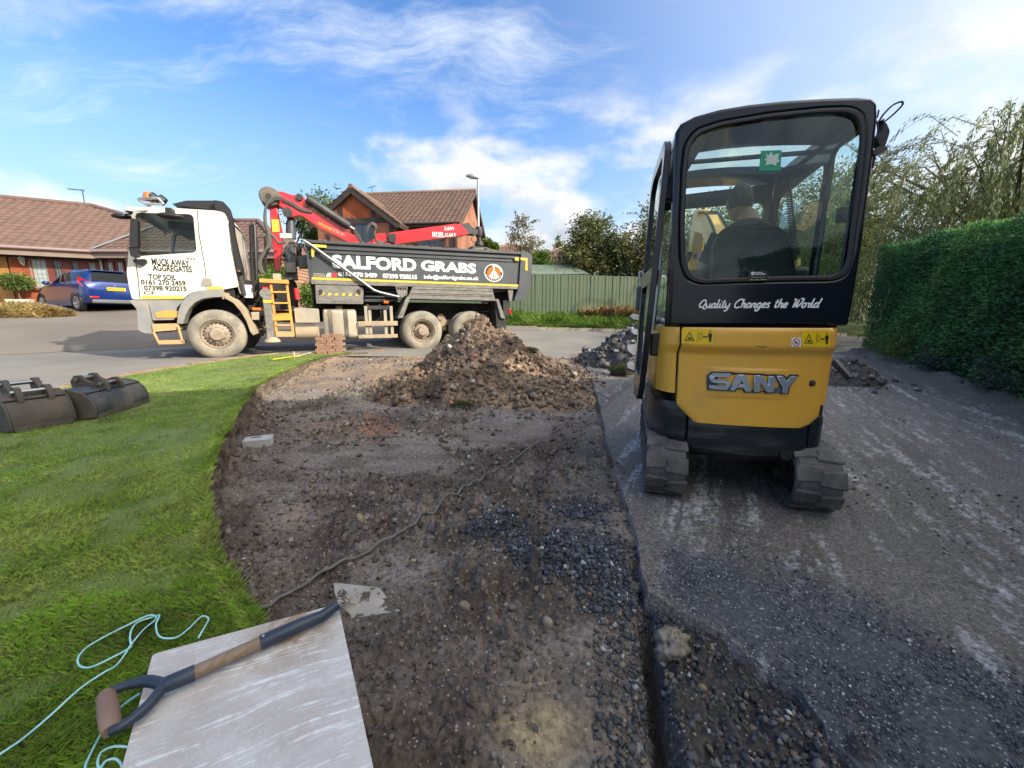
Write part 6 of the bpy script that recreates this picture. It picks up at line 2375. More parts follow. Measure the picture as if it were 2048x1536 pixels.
 MB().tube([(a[0], .3, a[1] - .14), (a[0], .3, a[1] + .14)], .09, 14).build('filter_canister', 'white_paint', root, smooth=40)
 jk = MB()
 for i in range(46):
  u, v = rg.uniform(470, 532), rg.uniform(588, 668)
  if v > 600 and u < 500 - (v - 600) * -.1 and u < 515 and v > 615:
   u = rg.uniform(516, 534)
  yy = rg.uniform(.35, .7)
  p = tp(u, v, yy)
  q = tp(u + rg.uniform(-16, 16), v + rg.uniform(-16, 16), yy)
  if i % 3:
   jk.tube(spline([(p[0], yy, p[1]), ((p[0] + q[0]) / 2, yy - .08, (p[1] + q[1]) / 2), (q[0], yy, q[1])], 4), rg.choice([.012, .02, .035]), 6)
  else:
   jk.box(p[0] - .06, p[0] + .06, yy, yy + .3, p[1] - .05, p[1] + .05)
 jk.build('pipework', 'muddy_dark', root)
 a = tp(514, 618, .05)
 MB().box(a[0] - .09, a[0] + .09, .03, .10, a[1] - .03, a[1] + .03).build('marker_lamp', 'amber', root, bevel=.008)
 box_px('lamp_bracket', [(502, 624), (518, 624), (518, 640), (503, 640)], .04, .25, 'muddy_metal', .04)

 # ---------------- tanks, boxes and guards along the side
 a, b = tp(588, 617, .1), tp(640, 645, .1)
 MB().plate(rounded([(a[0], b[1]), (b[0], b[1]), (b[0], a[1]), (a[0], a[1] + .02)], .04), .08, .65).build('battery_box', 'muddy_metal', root, bevel=.015)
 a, b = tp(588, 652, .1), tp(640, 678, .1)
 rr = (a[1] - b[1]) / 2
 m = MB().tube([(a[0], .1 + rr, b[1] + rr), (a[0] + .02, .1 + rr, b[1] + rr), (b[0] - .03, .1 + rr, b[1] + rr), (b[0], .1 + rr, b[1] + rr)], [rr * .8, rr, rr, rr * .75], 24)
 m.build('air_tank', 'muddy', root, smooth=50)
 a, b = tp(645, 618, .06), tp(716, 677, .06)
 x0, x1, z0, z1 = a[0], b[0], b[1], a[1]
 dt = .62
 ring = lambda x, k=0.0: [(x, .06 + y_, z_) for y_, z_ in rounded([(k, z0 + k), (dt - k, z0 + k), (dt - k, z1 - k), (k, z1 - k)], .12 - k, 5)]
 tk = MB().loft([ring(x0, .03), ring(x0 + .03), ring(x1 - .03), ring(x1, .03)]).build('fuel_tank', 'muddy_metal', root, smooth=45)
 for u in (661, 692):
  x = tp(u, 640, .05)[0]
  MB().loft([[(x - .045, .045 + (p[0]) * 1.02, (p[1] - z0) * 1.01 + z0 - .005) for p in rounded([(0, z0), (dt, z0), (dt, z1), (0, z1)], .12, 5)],
     [(x + .045, .045 + (p[0]) * 1.02, (p[1] - z0) * 1.01 + z0 - .005) for p in rounded([(0, z0), (dt, z0), (dt, z1), (0, z1)], .12, 5)]], cap=False).build('tank_strap', 'muddy_dark', tk, smooth=45)
 a = tp(678, 615, .25)
 MB().lathe([(.08, -.06), (.09, 0), (.075, .05), (0, .06)], c=(a[0], .22, a[1]), axis=(0, -.3, 1), n=18).build('filler_cap', 'muddy_dark', tk, smooth=45)
 tb = tl([(630, 568), (713, 570), (727, 576), (727, 608), (632, 607)], -.01)
 bx = MB().plate(tb, -.01, .55).build('tool_box', 'arch_grey', root, bevel=.012)
 dr = tl([(636, 584), (723, 584), (722, 604), (637, 603)], -.02)
 MB().plate(dr, -.02, -.012).build('lid', 'arch_grey', bx, bevel=.004)
 ht = [tp(u, v, -.025) for u, v in ((638, 586), (721, 587), (721, 591), (638, 590))]
 x0, z0, x1 = ht[0][0], (ht[0][1] + ht[3][1]) / 2, ht[1][0]
 hs = MB()
 for i in range(6):
  xx = x0 + (x1 - x0) * (i + .15) / 6
  w = (x1 - x0) / 6 * .55
  hs.plate([(xx, z0 - .03), (xx + w * .8, z0 - .03), (xx + w * 1.15, z0 + .03), (xx + w * .35, z0 + .03)], -.026, -.0215)
 hs.build('hazard_stripe', 'tape_yellow', bx)
 lc = MB()
 for u in (642, 718):
  p = tp(u, 583, -.02)
  lc.box(p[0] - .03, p[0] + .03, -.045, -.0125, p[1] - .06, p[1] + .05)
 lc.build('latch', 'steel_dark', bx)
 gd = empty('side_guard', (0, 0, 0))
 gd.parent = root
 for v0, v1 in ((642, 652), (668, 677)):
  a, b = tp(717, v1, .02), tp(795, v0, .02)
  MB().box(a[0], b[0], .0, .05, a[1], b[1]).build('rail', 'muddy', gd, bevel=.006)
 m = MB()
 for u in (731, 739, 770, 782):
  a, b = tp(u, 612 if u in (731, 782) else 620, .06), tp(u, 668, .06)
  m.box(a[0] - .035, a[0] + .035, .055, .11, b[1], a[1])
 m.build('post', 'muddy_metal', gd)
 a, b = tp(731, 616, .08), tp(782, 608, .08)
 m = MB().box(a[0], b[0], .08, .14, a[1] - .03, a[1] + .06)
 m.box(a[0] - .02, b[0] + .02, .08, .14, b[1] + .05, b[1] + .09)
 for u in (735, 760, 776):
  p, q = tp(u, 608, .1), tp(u + 6, 640, .1)
  m.bar((p[0], .16, p[1]), (q[0], .16, q[1]), .05, .05)
 m.build('hinge_frame', 'steel_dark', gd)
 a = tp(772, 604, .06)
 MB().box(a[0] - .06, a[0] + .06, .03, .12, a[1] - .035, a[1] + .035).build('marker_lamp', 'amber', root, bevel=.008)

 # ---------------- tipper body
 bd = empty('tipper_body', (0, 0, 0))
 bd.parent = root
 A = tl([(612, 484), (1040, 508), (1035, 571.5), (624, 557)])
 zt = lambda x: A[0][1] + (A[1][1] - A[0][1]) * (x - A[0][0]) / (A[1][0] - A[0][0])
 zl = lambda x: A[3][1] + (A[2][1] - A[3][1]) * (x - A[3][0]) / (A[2][0] - A[3][0])
 x0, x1 = A[0][0] + .03, A[1][0]
 lo0 = zl(x0) - .02
 for y in (.0, 2.44):
  MB().plate([(x0, zl(x0) - .13), (x1, zl(x1) - .09), (x1, zt(x1)), (x0, zt(x0))], y, y + .06).build('side_wall', 'body_grey', bd, bevel=.008)
 MB().box(x0, x1, .06, 2.44, zl(x0) - .13, zl(x0) - .05).build('floor', 'chassis', bd)
 MB().box(x0 - .04, x0 + .02, .0, 2.5, zl(x0) - .1, zt(x0) + .06).build('headboard', 'body_grey', bd)
 for y in (-.045, 2.5):
  m = MB()
  for (o0, o1, dd) in ((-.02, .045, .06), (-.14, -.095, .035), (-.235, -.20, .025)):
   m.loft([[(x0, y + .045 - dd, zt(x0) + o0), (x0, y + .05, zt(x0) + o0), (x0, y + .05, zt(x0) + o1), (x0, y + .045 - dd, zt(x0) + o1)],
     [(x1, y + .045 - dd, zt(x1) + o0), (x1, y + .05, zt(x1) + o0), (x1, y + .05, zt(x1) + o1), (x1, y + .045 - dd, zt(x1) + o1)]])
  m.build('top_rail', 'body_grey', bd, bevel=.008)
 m = MB()
 m.loft([[(x0, -.03, zl(x0) - .13), (x0, .03, zl(x0) - .13), (x0, .03, zl(x0) - .02), (x0, -.03, zl(x0) - .02)], [(x1, -.03, zl(x1) - .10), (x1, .03, zl(x1) - .10), (x1, .03, zl(x1) - .02), (x1, -.03, zl(x1) - .02)]])
 m.build('bottom_rail', 'arch_grey', bd, bevel=.008)
 # muck caked on the rim
 rg2 = np.random.default_rng(12)
 n = 420
 xx = x0 + (x1 - x0) * np.sort(rg2.random(n)) ** .8
 zz = np.array([zt(v) for v in xx]) + .045
 stones('muck_on_rim', np.stack([xx, -.03 + .10 * rg2.random(n), zz], -1), .008 + .022 * rg2.random(n) ** 2, colours(rg2, n, [(0.20, 0.14, 0.09), (0.30, 0.22, 0.14), (0.12, 0.09, 0.06)]), 13, .6, .3, parent=bd, kind='stuff')
 # load: earth inside, just below the rim
 u, v = np.meshgrid(np.linspace(x0 + .1, x1 - .1, 60), np.linspace(.1, 2.4, 26), indexing='ij')
 zz = zt(u) - .32 + .25 * np.exp(-((v - 1.3) / .6) ** 2) * sm(x0 + 1.2, x0 + 3, u) * 0.6 + .12 * fbm(u, v, 2.0, 4, 31)
 c = np.tile(np.array([0.10, 0.075, 0.05]), (u.size, 1))
 npmesh('load_of_soil', np.stack([u, v, zz], -1).reshape(-1, 3), gridfaces(60, 26), 'clod', parent=bd, tint=c, kind='stuff')
 # stripes and lettering on the side
 st = MB().plate([(x0 + .02, zl(x0) - .025), (x1 - .05, zl(x1) - .025), (x1 - .05, zl(x1) + .03), (x0 + .02, zl(x0) + .028)], -.036, -.0305)
 st.build('reflective_stripe', 'tape_yellow', bd)
 for pts in ([(624, 488.5), (653, 490.5), (653, 496), (624, 494)], [(622.5, 494), (629, 495), (628, 515), (623, 513)], [(1029, 515), (1037, 515.5), (1037, 521.5), (1029, 521)]):
  MB().plate(tl(pts, -.05), -.075, -.068).build('reflective_corner', 'tape_yellow', bd)

 def bt(body, u0, v0, u1, v1, dv, bold, nm='lettering', mt='letter_white', **kw):
  a, b = tp(u0, v1), tp(u1, v0 + dv)
  zz0, zz1 = tp(u0, v1)[1], tp(u0, v0)[1]
  tilt = tp(u1, v1 + dv)[1] - zz0
  return text(nm, body, mt, bd, a[0], b[0], zz0, zz1, -.004, bold, tilt=tilt, **kw)
 bt('SALFORD', 665, 509, 832, 536.5, 6.5, .045)
 bt('GRABS', 842, 520, 952, 541.5, 6, .045)
 bt('0161 270 2459', 677, 543, 754, 552.5, 3, .05)
 bt('07398 920215', 765.5, 547, 834, 556.5, 2.4, .05)
 bt('info@salfordgrabs.co.uk', 848, 549, 957.5, 559.5, 3.2, .035)
 MB().plate(tl([(626.5, 546.5), (650, 547.5), (650, 553.5), (626.5, 552.5)]), -.0045, -.001).build('maker_plate', 'muddy_metal', bd)
 a, b = tp(627.5, 551.5), tp(649, 548.5)
 text('plate_lettering', 'PREDATOR', 'ink_black', bd, a[0], b[0], a[1], b[1], -.0065, .015, tilt=.0)
 MB().plate(tl([(652, 553.5), (655, 546.5), (662, 545.5), (662, 554.5)]), -.0045, -.001).build('badge', 'letter_white', bd)
 MB().plate(tl([(662, 545.5), (675, 546.5), (673, 555), (662, 554.5)]), -.0045, -.001).build('badge', 'safety_red', bd)
 # round badge
 c = tp(987.5, 546)
 rx = abs(tp(1006, 546)[0] - c[0])
 rz_ = abs(tp(987, 528)[1] - c[1])
 L = MB()
 L.plate(circle(c[0], c[1], rx, 40, rz_), -.0032, -.001, [circle(c[0], c[1], rx * .92, 40, rz_ * .92)])
 bad = L.build('round_badge', 'letter_white', bd)
 MB().plate(circle(c[0], c[1], rx * .92, 40, rz_ * .92), -.0025, -.001).build('badge_disc', 'ink_black', bad)
 MB().plate(circle(c[0], c[1], rx * .70, 36, rz_ * .70), -.0045, -.0028).build('badge_disc', 'amber', bad)
 tw = [(c[0] + rx * u, c[1] + rz_ * v) for u, v in ((-.52, -.42), (-.2, .1), (-.06, .3), (-.03, .85), (.05, .85), (.06, .3), (.25, .08), (.55, -.42), (.25, -.62), (-.2, -.62))]
 MB().plate(tw, -.0065, -.005).build('badge_figure', 'letter_white', bad)
 MB().plate([(c[0] + rx * u, c[1] + rz_ * v) for u, v in ((-.1, -.55), (.12, -.55), (.04, -.15), (-.02, -.15))], -.0085, -.007).build('badge_figure', 'amber', bad)
 lt = MB()
 for i in range(22):
  a0 = math.radians(15 + 150 * i / 21) if i < 13 else math.radians(200 + 140 * (i - 13) / 8)
  p = (c[0] + rx * .81 * math.cos(a0), c[1] + rz_ * .81 * math.sin(a0))
  lt.obox((p[0], -.0045, p[1]), (rx * .09, .003, rz_ * .11), Matrix.Rotation(-a0, 3, 'Y'))
 lt.build('badge_ring_letters', 'letter_white', bad)
 # sheet bar down the side
 P = [tp(608, 482, -.06), tp(625, 492, -.09), tp(700, 546, -.09), tp(747, 580, -.09), tp(760, 585, -.07), tp(797, 594, -.03)]
 MB().tube([(p[0], -.09, p[1]) for p in P], .033, 10).build('sheet_bar', 'steel', bd, smooth=50)
 br = tl([(789, 568.5), (815, 569.5), (814, 590), (806, 594), (797, 594)])
 hl = [tl([(793 + 5 * i, 574.5), (796 + 5 * i, 574.5), (798.5 + 5 * i, 580), (795.5 + 5 * i, 580)]) for i in range(4)]
 MB().plate(br, -.02, .05, hl).build('pivot_bracket', 'arch_grey', bd)
 # ribs under the body
 m = MB()
 for v0, v1 in ((574, 577.5), (583, 585), (592, 594), (599, 601)):
  a, b = tp(730, v1, .3), tp(800, v0, .3)
  m.box(a[0], b[0], .28, .40, a[1], b[1])
 m.build('body_rib', 'body_grey', bd)
 for px_, py_ in ((1020, 578),):
  pg = tl([(1016, 577), (1027, 577.5), (1024, 603), (1019, 603)], .02)
  MB().plate(pg, .02, .08).build('hinge_plate', 'arch_grey', bd, bevel=.004)
 # tailgate: curved lower edge
 tg = rounded(tl([(1041, 500), (1058, 507), (1063, 512), (1062, 545), (1058, 575), (1049, 598), (1040, 601), (1026, 602), (1036, 575)]), .05)
 tgo = MB().plate(tg, -.06, 2.56).build('tailgate', 'body_grey', bd, bevel=.02)
 MB().plate(tl([(1041, 515), (1055, 516), (1055, 541), (1050.5, 541), (1051, 521.5), (1041, 520)], -.07), -.072, -.062).build('reflective_corner', 'tape_yellow', tgo)
 m = MB()
 for u in (1043, 1059):
  a = tp(u, 503, .1)
  m.tube([(a[0], .1, a[1] - .1), (a[0], .1, a[1] + .13)], .03, 8)
 m.build('tailgate_pin', 'steel_dark', tgo)
 # ---------------- rear mudguard
 ao = tl([(826, 571), (985, 578), (990, 598), (997, 598), (1011, 638), (1002, 636), (993, 602), (820, 597.5), (806, 636), (795, 637), (813, 594), (818, 590)], -.02)
 MB().plate(ao, -.02, .62).build('rear_mudguard', 'arch_grey', root, bevel=.012)
 m = MB()
 for v in (577, 585, 588):
  a, b = tp(824, v, -.03), tp(986, v + 4.5, -.03)
  m.bar((a[0], -.025, a[1]), (b[0], -.025, b[1]), .02, .02)
 m.build('mudguard_rib', 'arch_grey', root)
 MB().plate(tl([(997, 600), (1012, 640), (1012, 660), (994, 660), (990, 604)], .05), .05, .6).build('mud_flap', 'chassis', root)
 a = tp(1018, 622, .1)
 MB().box(a[0] - .03, a[0] + .05, .04, .22, a[1] - .10, a[1] + .07).build('tail_lamp', 'lamp_red', root, bevel=.02)
 m = MB().box(a[0] - .2, a[0] - .03, .06, .3, a[1] - .15, a[1] + .3)
 m.build('lamp_bracket', 'chassis', root)

 # ---------------- loader crane
 cr = empty('loader_crane', (0, 0, 0))
 cr.parent = root
 D = 1.1

 def cp(nm, pts, y0, y1, mt, d=D, bev=.015, rnd=.0):
  P = tl(pts, d)
  if rnd:
   P = rounded(P, rnd)
  return MB().plate(P, y0, y1).build(nm, mt, cr, bevel=bev)

 Z1 = lambda L: [(500 + u * .1627, 370 + v * .1627) for u, v in L]
 Z8 = lambda L: [(640 + u * .166, 360 + v * .166) for u, v in L]
 cp('mast', Z1([(238, 270), (330, 262), (352, 380), (398, 590), (384, 800), (366, 1060), (306, 1060), (288, 800), (254, 560)]), D + .02, D + .30, 'crane_red')
 mst = cp('warning_plate', Z1([(262, 420), (352, 425), (368, 575), (275, 582)]), D + .0, D + .018, 'tape_yellow', bev=0)
 main = cp('main_boom', Z1([(240, 105), (290, 88), (390, 85), (520, 130), (620, 125), (655, 145), (740, 262), (760, 300), (870, 368), (1130, 518), (1180, 580), (1345, 640), (1352, 715), (1220, 710), (850, 525), (640, 380), (600, 372), (480, 408), (430, 310), (395, 270), (330, 240), (245, 215)]), D - .05, D + .33, 'crane_red', rnd=.03)
 kn = MB()
 for y in (D - .10, D + .30):
  c = tp(*Z1([(245, 150)])[0], D)
  kn.lathe([(0, 0), (.20, 0), (.22, .02), (.22, .08), (0, .08)], c=(c[0], y, c[1]), n=26)
 kn.build('knuckle', 'muddy_dark', cr, smooth=40)
 pn = MB()
 for u, v, r in ((612, 160, .075), (700, 255, .04), (235, 150, .06), (462, 345, .11)):
  c = tp(*Z1([(u, v)])[0], D)
  pn.lathe([(0, 0), (r, 0), (r, .06)], c=(c[0], D - .11, c[1]), n=18)
 pn.build('pivot_pin', 'steel_dark', cr, smooth=40)
 cp('ram_bracket', Z1([(430, 330), (470, 305), (520, 360), (490, 410), (440, 380)]), D - .08, D + .36, 'muddy_dark')
 a, b = Z1([(505, 400)])[0], Z1([(505, 660)])[0]
 p, q = tp(*a, D + .15), tp(*b, D + .15)
 MB().tube([(p[0], D + .15, p[1]), (p[0] - .02, D + .15, p[1] - .12), (q[0], D + .15, q[1])], [.06, .10, .12], 14).build('lift_ram', 'body_grey', cr, smooth=40)
 a, b = Z1([(700, 175)])[0], Z1([(1225, 520)])[0]
 p, q = tp(*a, D - .05), tp(*b, D - .05)
 pv, qv = Vector((p[0], D - .10, p[1])), Vector((q[0], D - .10, q[1]))
 MB().tube([pv, pv.lerp(qv, .02), pv.lerp(qv, .96), qv], [.08, .105, .105, .07], 18).build('boom_ram', 'steel_dark', cr, smooth=40)
 r_ = tp(*Z1([(1250, 540)])[0], D)
 MB().tube([qv, (r_[0] + .05, D - .1, r_[1] - .03)], .04, 10).build('ram_rod', 'steel', cr, smooth=40)
 cp('link_arm', Z1([(1240, 530), (1275, 515), (1345, 620), (1400, 720), (1360, 720), (1300, 640)]), D - .06, D + .32, 'steel_dark')
 second = cp('outer_boom', Z8([(560, 770), (680, 690), (672, 660), (690, 648), (780, 640), (800, 690), (830, 640), (900, 630), (1620, 530), (1690, 535), (1790, 650), (1720, 668), (900, 775), (700, 790)]), D - .05, D + .28, 'crane_red', rnd=.02)
 cp('boom_joint', Z8([(815, 660), (905, 655), (905, 765), (830, 760), (812, 700)]), D - .12, D + .34, 'plastic_black', rnd=.03)
 cp('boom_end', Z8([(1692, 535), (1790, 515), (1830, 570), (1900, 605), (1890, 660), (1790, 650)]), D - .03, D + .24, 'steel_dark', rnd=.02)
 c = tp(*Z8([(1915, 640)])[0], D + .1)
 m = MB().lathe([(0, .18), (.10, .17), (.12, .02), (.10, -.10), (.07, -.12), (.07, -.22), (.13, -.25), (.14, -.37), (.06, -.42), (0, -.42)], c=(c[0], D + .1, c[1]), axis=(0, 0, 1), n=20)
 m.build('rotator', 'steel_dark', cr, smooth=40)
 gx = c[0]
 # hydraulic breaker-grab resting on the load
 gb = MB()
 gb.box(gx - .30, gx + .22, D - .1, D + .3, c[1] - .62, c[1] - .42)
 gb.build('grab_head', 'steel_dark', cr, bevel=.02)
 for s_ in (-1, 1):
  pr = [(gx + s_ * u, c[1] - w) for u, w in ((.05, .5), (.40, .55), (.55, .85), (.35, 1.05), (.05, .95))]
  MB().plate(pr, D - .4, D + .6).build('grab_jaw', 'muddy_dark', cr, bevel=.02)
 # lettering on booms
 a, b = tp(*Z8([(1350, 690)])[0], D), tp(*Z8([(1625, 625)])[0], D)
 text('boom_lettering', 'M125L', 'letter_white', second, a[0], a[0] + (b[0] - a[0]) * .5, a[1], a[1] + .14, D - .053, .03, tilt=.02)
 text('boom_lettering', 'CLAM 9', 'letter_white', second, a[0] + (b[0] - a[0]) * .53, b[0], a[1] + .03, a[1] + .13, D - .053, .02, tilt=.04)
 a, b = tp(*Z8([(1490, 605)])[0], D), tp(*Z8([(1610, 575)])[0], D)
 text('boom_lettering', 'Yorkshire', 'letter_white', second, a[0], b[0], a[1] - .02, a[1] + .09, D - .053, .01, shear=.4, tilt=.05)
 P = Z1([(835, 470), (850, 455), (990, 525), (1002, 550), (990, 565), (845, 490)])
 cp('name_plate', P, D - .056, D - .052, 'tape_yellow', bev=0)
 a, b = tp(*Z1([(850, 490)])[0], D), tp(*Z1([(985, 560)])[0], D)
 text('name_lettering', 'PALFINGER', 'safety_red', main, a[0], b[0], a[1] - .0, a[1] + .075, D - .06, .01, tilt=b[1] - a[1])
 a, b = tp(*Z1([(1012, 575)])[0], D), tp(*Z1([(1165, 655)])[0], D)
 text('boom_lettering', 'EPSILON', 'muddy_metal', main, a[0], b[0], a[1] - .0, a[1] + .09, D - .053, .01, tilt=b[1] - a[1] + .03, shear=.2)
 # hoses
 def hose(pts, r):
  MB().tube(pts, r, 7).build('hydraulic_hose', 'grey_hose', cr, smooth=60)
 for off in (0, 14, 28, 42):
  P = [(400 - off * .2, 150 + off), (320, 140 + off), (262, 175 + off * .9), (205, 250 + off * .3), (180 + off * .25, 360), (185 + off * .4, 480), (225 + off * .3, 590)]
  q = [tp(*Z1([(u, v)])[0], D - .12) for u, v in P]
  hose(spline([(a[0], D - .14 - .01 * (off % 3), a[1]) for a in q], 6), .024)
 for off in (0, 12, 24):
  P = [(225 + off * .5, 590), (230 + off, 700), (200 + off, 800), (130 + off * .6, 900), (110 + off, 1010), (150 + off, 1090)]
  q = [tp(*Z1([(u, v)])[0], D - .2) for u, v in P]
  hose(spline([(a[0], D - .25, a[1]) for a in q], 6), .035)
 P = [(240, 590), (300, 650), (360, 720), (430, 700)]
 q = [tp(*Z1([(u, v)])[0], D - .2) for u, v in P]
 hose(spline([(a[0], D - .25, a[1]) for a in q], 6), .03)
 for k in range(3):
  P = [(410, 165 + 16 * k), (520, 215 + 16 * k), (640, 290 + 12 * k), (760, 320 + 8 * k)]
  q = [tp(*Z1([(u, v)])[0], D - .1) for u, v in P]
  hose(spline([(a[0], D - .08, a[1]) for a in q], 5), .014)
 for k in range(4):
  P = [(560, 640), (575 + 8 * k, 560 - 6 * k), (630, 515 + 8 * k), (680 - 6 * k, 560), (650 + 5 * k, 640), (680, 720 + 8 * k), (760, 750 + 6 * k), (810, 720)]
  q = [tp(*Z8([(u, v)])[0], D - .15) for u, v in P]
  hose(spline([(a[0], D - .16, a[1]) for a in q], 6), .018)
 P = [(1860, 660), (1820, 700), (1830, 745), (1880, 760)]
 q = [tp(*Z8([(u, v)])[0], D) for u, v in P]
 hose(spline([(a[0], D - .05, a[1]) for a in q], 6), .015)
 m = MB()
 for u0, v0, u1, v1 in ((600, 440, 540, 560), (655, 530, 585, 690)):
  a, b = tp(*Z1([(u0, v0)])[0], D + .3), tp(*Z1([(u1, v1)])[0], D + .3)
  m.tube([(a[0], D + .3, a[1]), (b[0], D + .3, b[1])], .022, 6)
 m.build('stay_rod', 'steel_dark', cr)
 return root


make_truck()


# ------------------------------------------------------------------ blue hatchback on the forecourt
def make_car():
 lr = Yd(160, 621, 13.9)
 fwd = math.degrees(math.atan2(0.37, -0.93))          # heading of the nose
 z0 = lr[2] - 0.01
 # local: +x towards the tail (seen from its near side), y inwards, so that x grows towards the camera's right
 deg = fwd + 180
 C = Frame((lr[0], lr[1], z0), deg)
 root = empty('parked_car', (lr[0], lr[1], z0), deg, 'dark blue hatchback seen from the rear in front of the bungalow', 'car')
 W = 1.70
 y0 = -0.05
 # body as cross-sections along x (tail +0.62, nose -3.3); x=0 rear axle
 sec = [  # x, half width, sill z, belt z, roof z, roof half width
  (-3.22, .55, .30, .52, .56, .40), (-3.10, .72, .22, .62, .68, .55), (-2.7, .82, .20, .80, .86, .62), (-2.25, .85, .19, .90, .98, .66), (-1.75, .85, .18, .95, 1.18, .62),
  (-1.2, .85, .18, .97, 1.42, .58), (-.7, .85, .18, .98, 1.47, .57), (-.1, .85, .18, 1.0, 1.47, .56), (.28, .84, .22, 1.02, 1.42, .55), (.45, .83, .26, 1.02, 1.33, .53), (.60, .80, .32, .95, 1.08, .50), (.66, .74, .38, .82, .90, .46)]
 yc = y0 + W / 2
 rings = []
 for x, hw, zs, zb, zr, rw in sec:
  rings.append([(x, yc - hw * .96, zs), (x, yc - hw, zs + .18), (x, yc - hw, zb - .12), (x, yc - hw * .97, zb), (x, yc - rw, zr - .04), (x, yc - rw * .7, zr), (x, yc + rw * .7, zr), (x, yc + rw, zr - .04),
      (x, yc + hw * .97, zb), (x, yc + hw, zb - .12), (x, yc + hw, zs + .18), (x, yc + hw * .96, zs)])
 body = MB().loft(rings).build('body', 'car_blue', root, smooth=38)
 # glass: set just proud of the shell
 def pt(x, side, t):
  xs = [s[0] for s in sec]
  hw, zb, zr, rw = (np.interp(x, xs, [s[i] for s in sec]) for i in (1, 3, 4, 5))
  y = hw * .97 * (1 - t) + rw * t
  return (x, yc + side * (y + .004), zb * (1 - t) + (zr - .04) * t + .004)
 for side in (-1, 1):
  for xa, xb in ((-1.72, -.62), (-.55, .22)):
   g = MB()
   xs = np.linspace(xa, xb, 7)
   lo = [pt(x, side, .10) for x in xs]
   hi = [pt(max(x, -1.3 if xa < -1 else x), side, .86) for x in xs]
   g.loft([lo, hi], cap=False, closed=False)
   g.build('side_window', 'car_glass', root, smooth=40)
 g = MB()
 g.add([(.625, yc - .62, 1.03), (.625, yc + .62, 1.03), (.452, yc + .50, 1.345), (.452, yc - .50, 1.345)], [(0, 1, 2, 3)])
 o = g.build('rear_window', 'car_glass', root)
 o.location.x = .012
 MB().box(.30, .50, yc - .52, yc + .52, 1.40, 1.43).build('roof_spoiler', 'car_blue', root, bevel=.012)
 for side in (-1, 1):
  l = MB()
  l.add([(.40, yc + side * .845, 1.18), (.60, yc + side * .66, 1.0), (.665, yc + side * .60, .86), (.56, yc + side * .835, .82), (.30, yc + side * .86, 1.04)], [(0, 1, 2, 3, 4)])
  l.build('tail_lamp', 'lamp_red', root)
  MB().box(.655, .69, yc + side * .62 - .12, yc + side * .62 + .12, .44, .50).build('rear_reflector', 'lamp_red', root, bevel=.01)
  MB().ell((-1.62, yc + side * .95, 1.0), (.10, .10, .07)).build('door_mirror', 'car_blue', root, smooth=60)
 MB().box(.50, .70, yc - .70, yc + .70, .26, .40).build('diffuser', 'car_grey', root, bevel=.04)
 p = MB().box(.672, .694, yc - .26, yc + .26, .72, .83)
 pl = p.build('number_plate', 'plate_yellow', root)
 tx = text('plate_lettering', 'MV64 FCX', 'ink_black', pl, -.235, .235, .745, .805, 0, .02)
 tx.rotation_euler = (0, 0, R(90))
 tx.location = (.698, yc, 0)
 MB().ell((.64, yc, .90), (.02, .06, .025)).build('badge', 'steel', root, smooth=60)
 for x in (0.0, -2.49):
  for y, s in ((y0 - .005, 1), (y0 + W + .005, -1)):
   MB().lathe([(.34, -s * .006), (.34, s * .12)], c=(x, y, .31), n=24).build('wheel_arch', 'ink_black', root, smooth=50)
   w = empty('wheel', (x, y - s * .012, .305))
   w.parent = root
   MB().lathe([(.21, s * .02), (.25, 0), (.29, s * .012), (.305, s * .04), (.305, s * .18), (.25, s * .2)], n=32).build('tyre', 'rubber', w, smooth=40)
   a = MB().lathe([(.21, s * .02), (.20, s * .03), (.19, s * .07), (0, s * .075)], n=28)
   for i in range(7):
    t = 2 * math.pi * i / 7
    a.bar((.03 * math.cos(t), s * .035, .03 * math.sin(t)), (.20 * math.cos(t), s * .025, .20 * math.sin(t)), .035, .02, up=(0, 1, 0))
   a.build('alloy_rim', 'alloy', w, smooth=35)


make_car()
# ------------------------------------------------------------------ mini digger
D5 = Frame((1.3875, 2.2, -0.195), -13.0)
dp = D5.px
dl = D5.pl


def shell(P, back, name, mat, parent, smooth=35, normal=(0, 1, 0)):
 """solid panel: the grid P (n, m, 3) with a copy of itself pushed back and closed edges"""
 n, m = P.shape[:2]
 Q = P + np.array(normal) * back
 v = [tuple(p) for p in P.reshape(-1, 3)] + [tuple(p) for p in Q.reshape(-1, 3)]
 o = n * m
 f = []
 for i in range(n - 1):
  for j in range(m - 1):
   a = i * m + j
   f.append((a, a + 1, a + m + 1, a + m))
   f.append((a + o, a + m + o, a + m + 1 + o, a + 1 + o))
 for j in range(m - 1):
  f.append((j, j + o, j + 1 + o, j + 1))
  a = (n - 1) * m + j
  f.append((a, a + 1, a + 1 + o, a + o))
 for i in range(n - 1):
  a = i * m
  f.append((a, a + m, a + m + o, a + o))
  a = i * m + m - 1
  f.append((a, a + o, a + m + o, a + m))
 return MB().add(v, f).build(name, mat, parent, smooth=smooth)


XC = -0.035


def yb(x):
 """plan curve of the rear bodywork"""
 u = np.abs(np.asarray(x, float) - XC)
 return -0.055 * (1 - (u / 0.45) ** 2) + 0.045 * np.maximum(0, (u - 0.385) / 0.06) ** 2


def step(z, z0, z1):
 return -0.030 * sm(z0, z1, z)


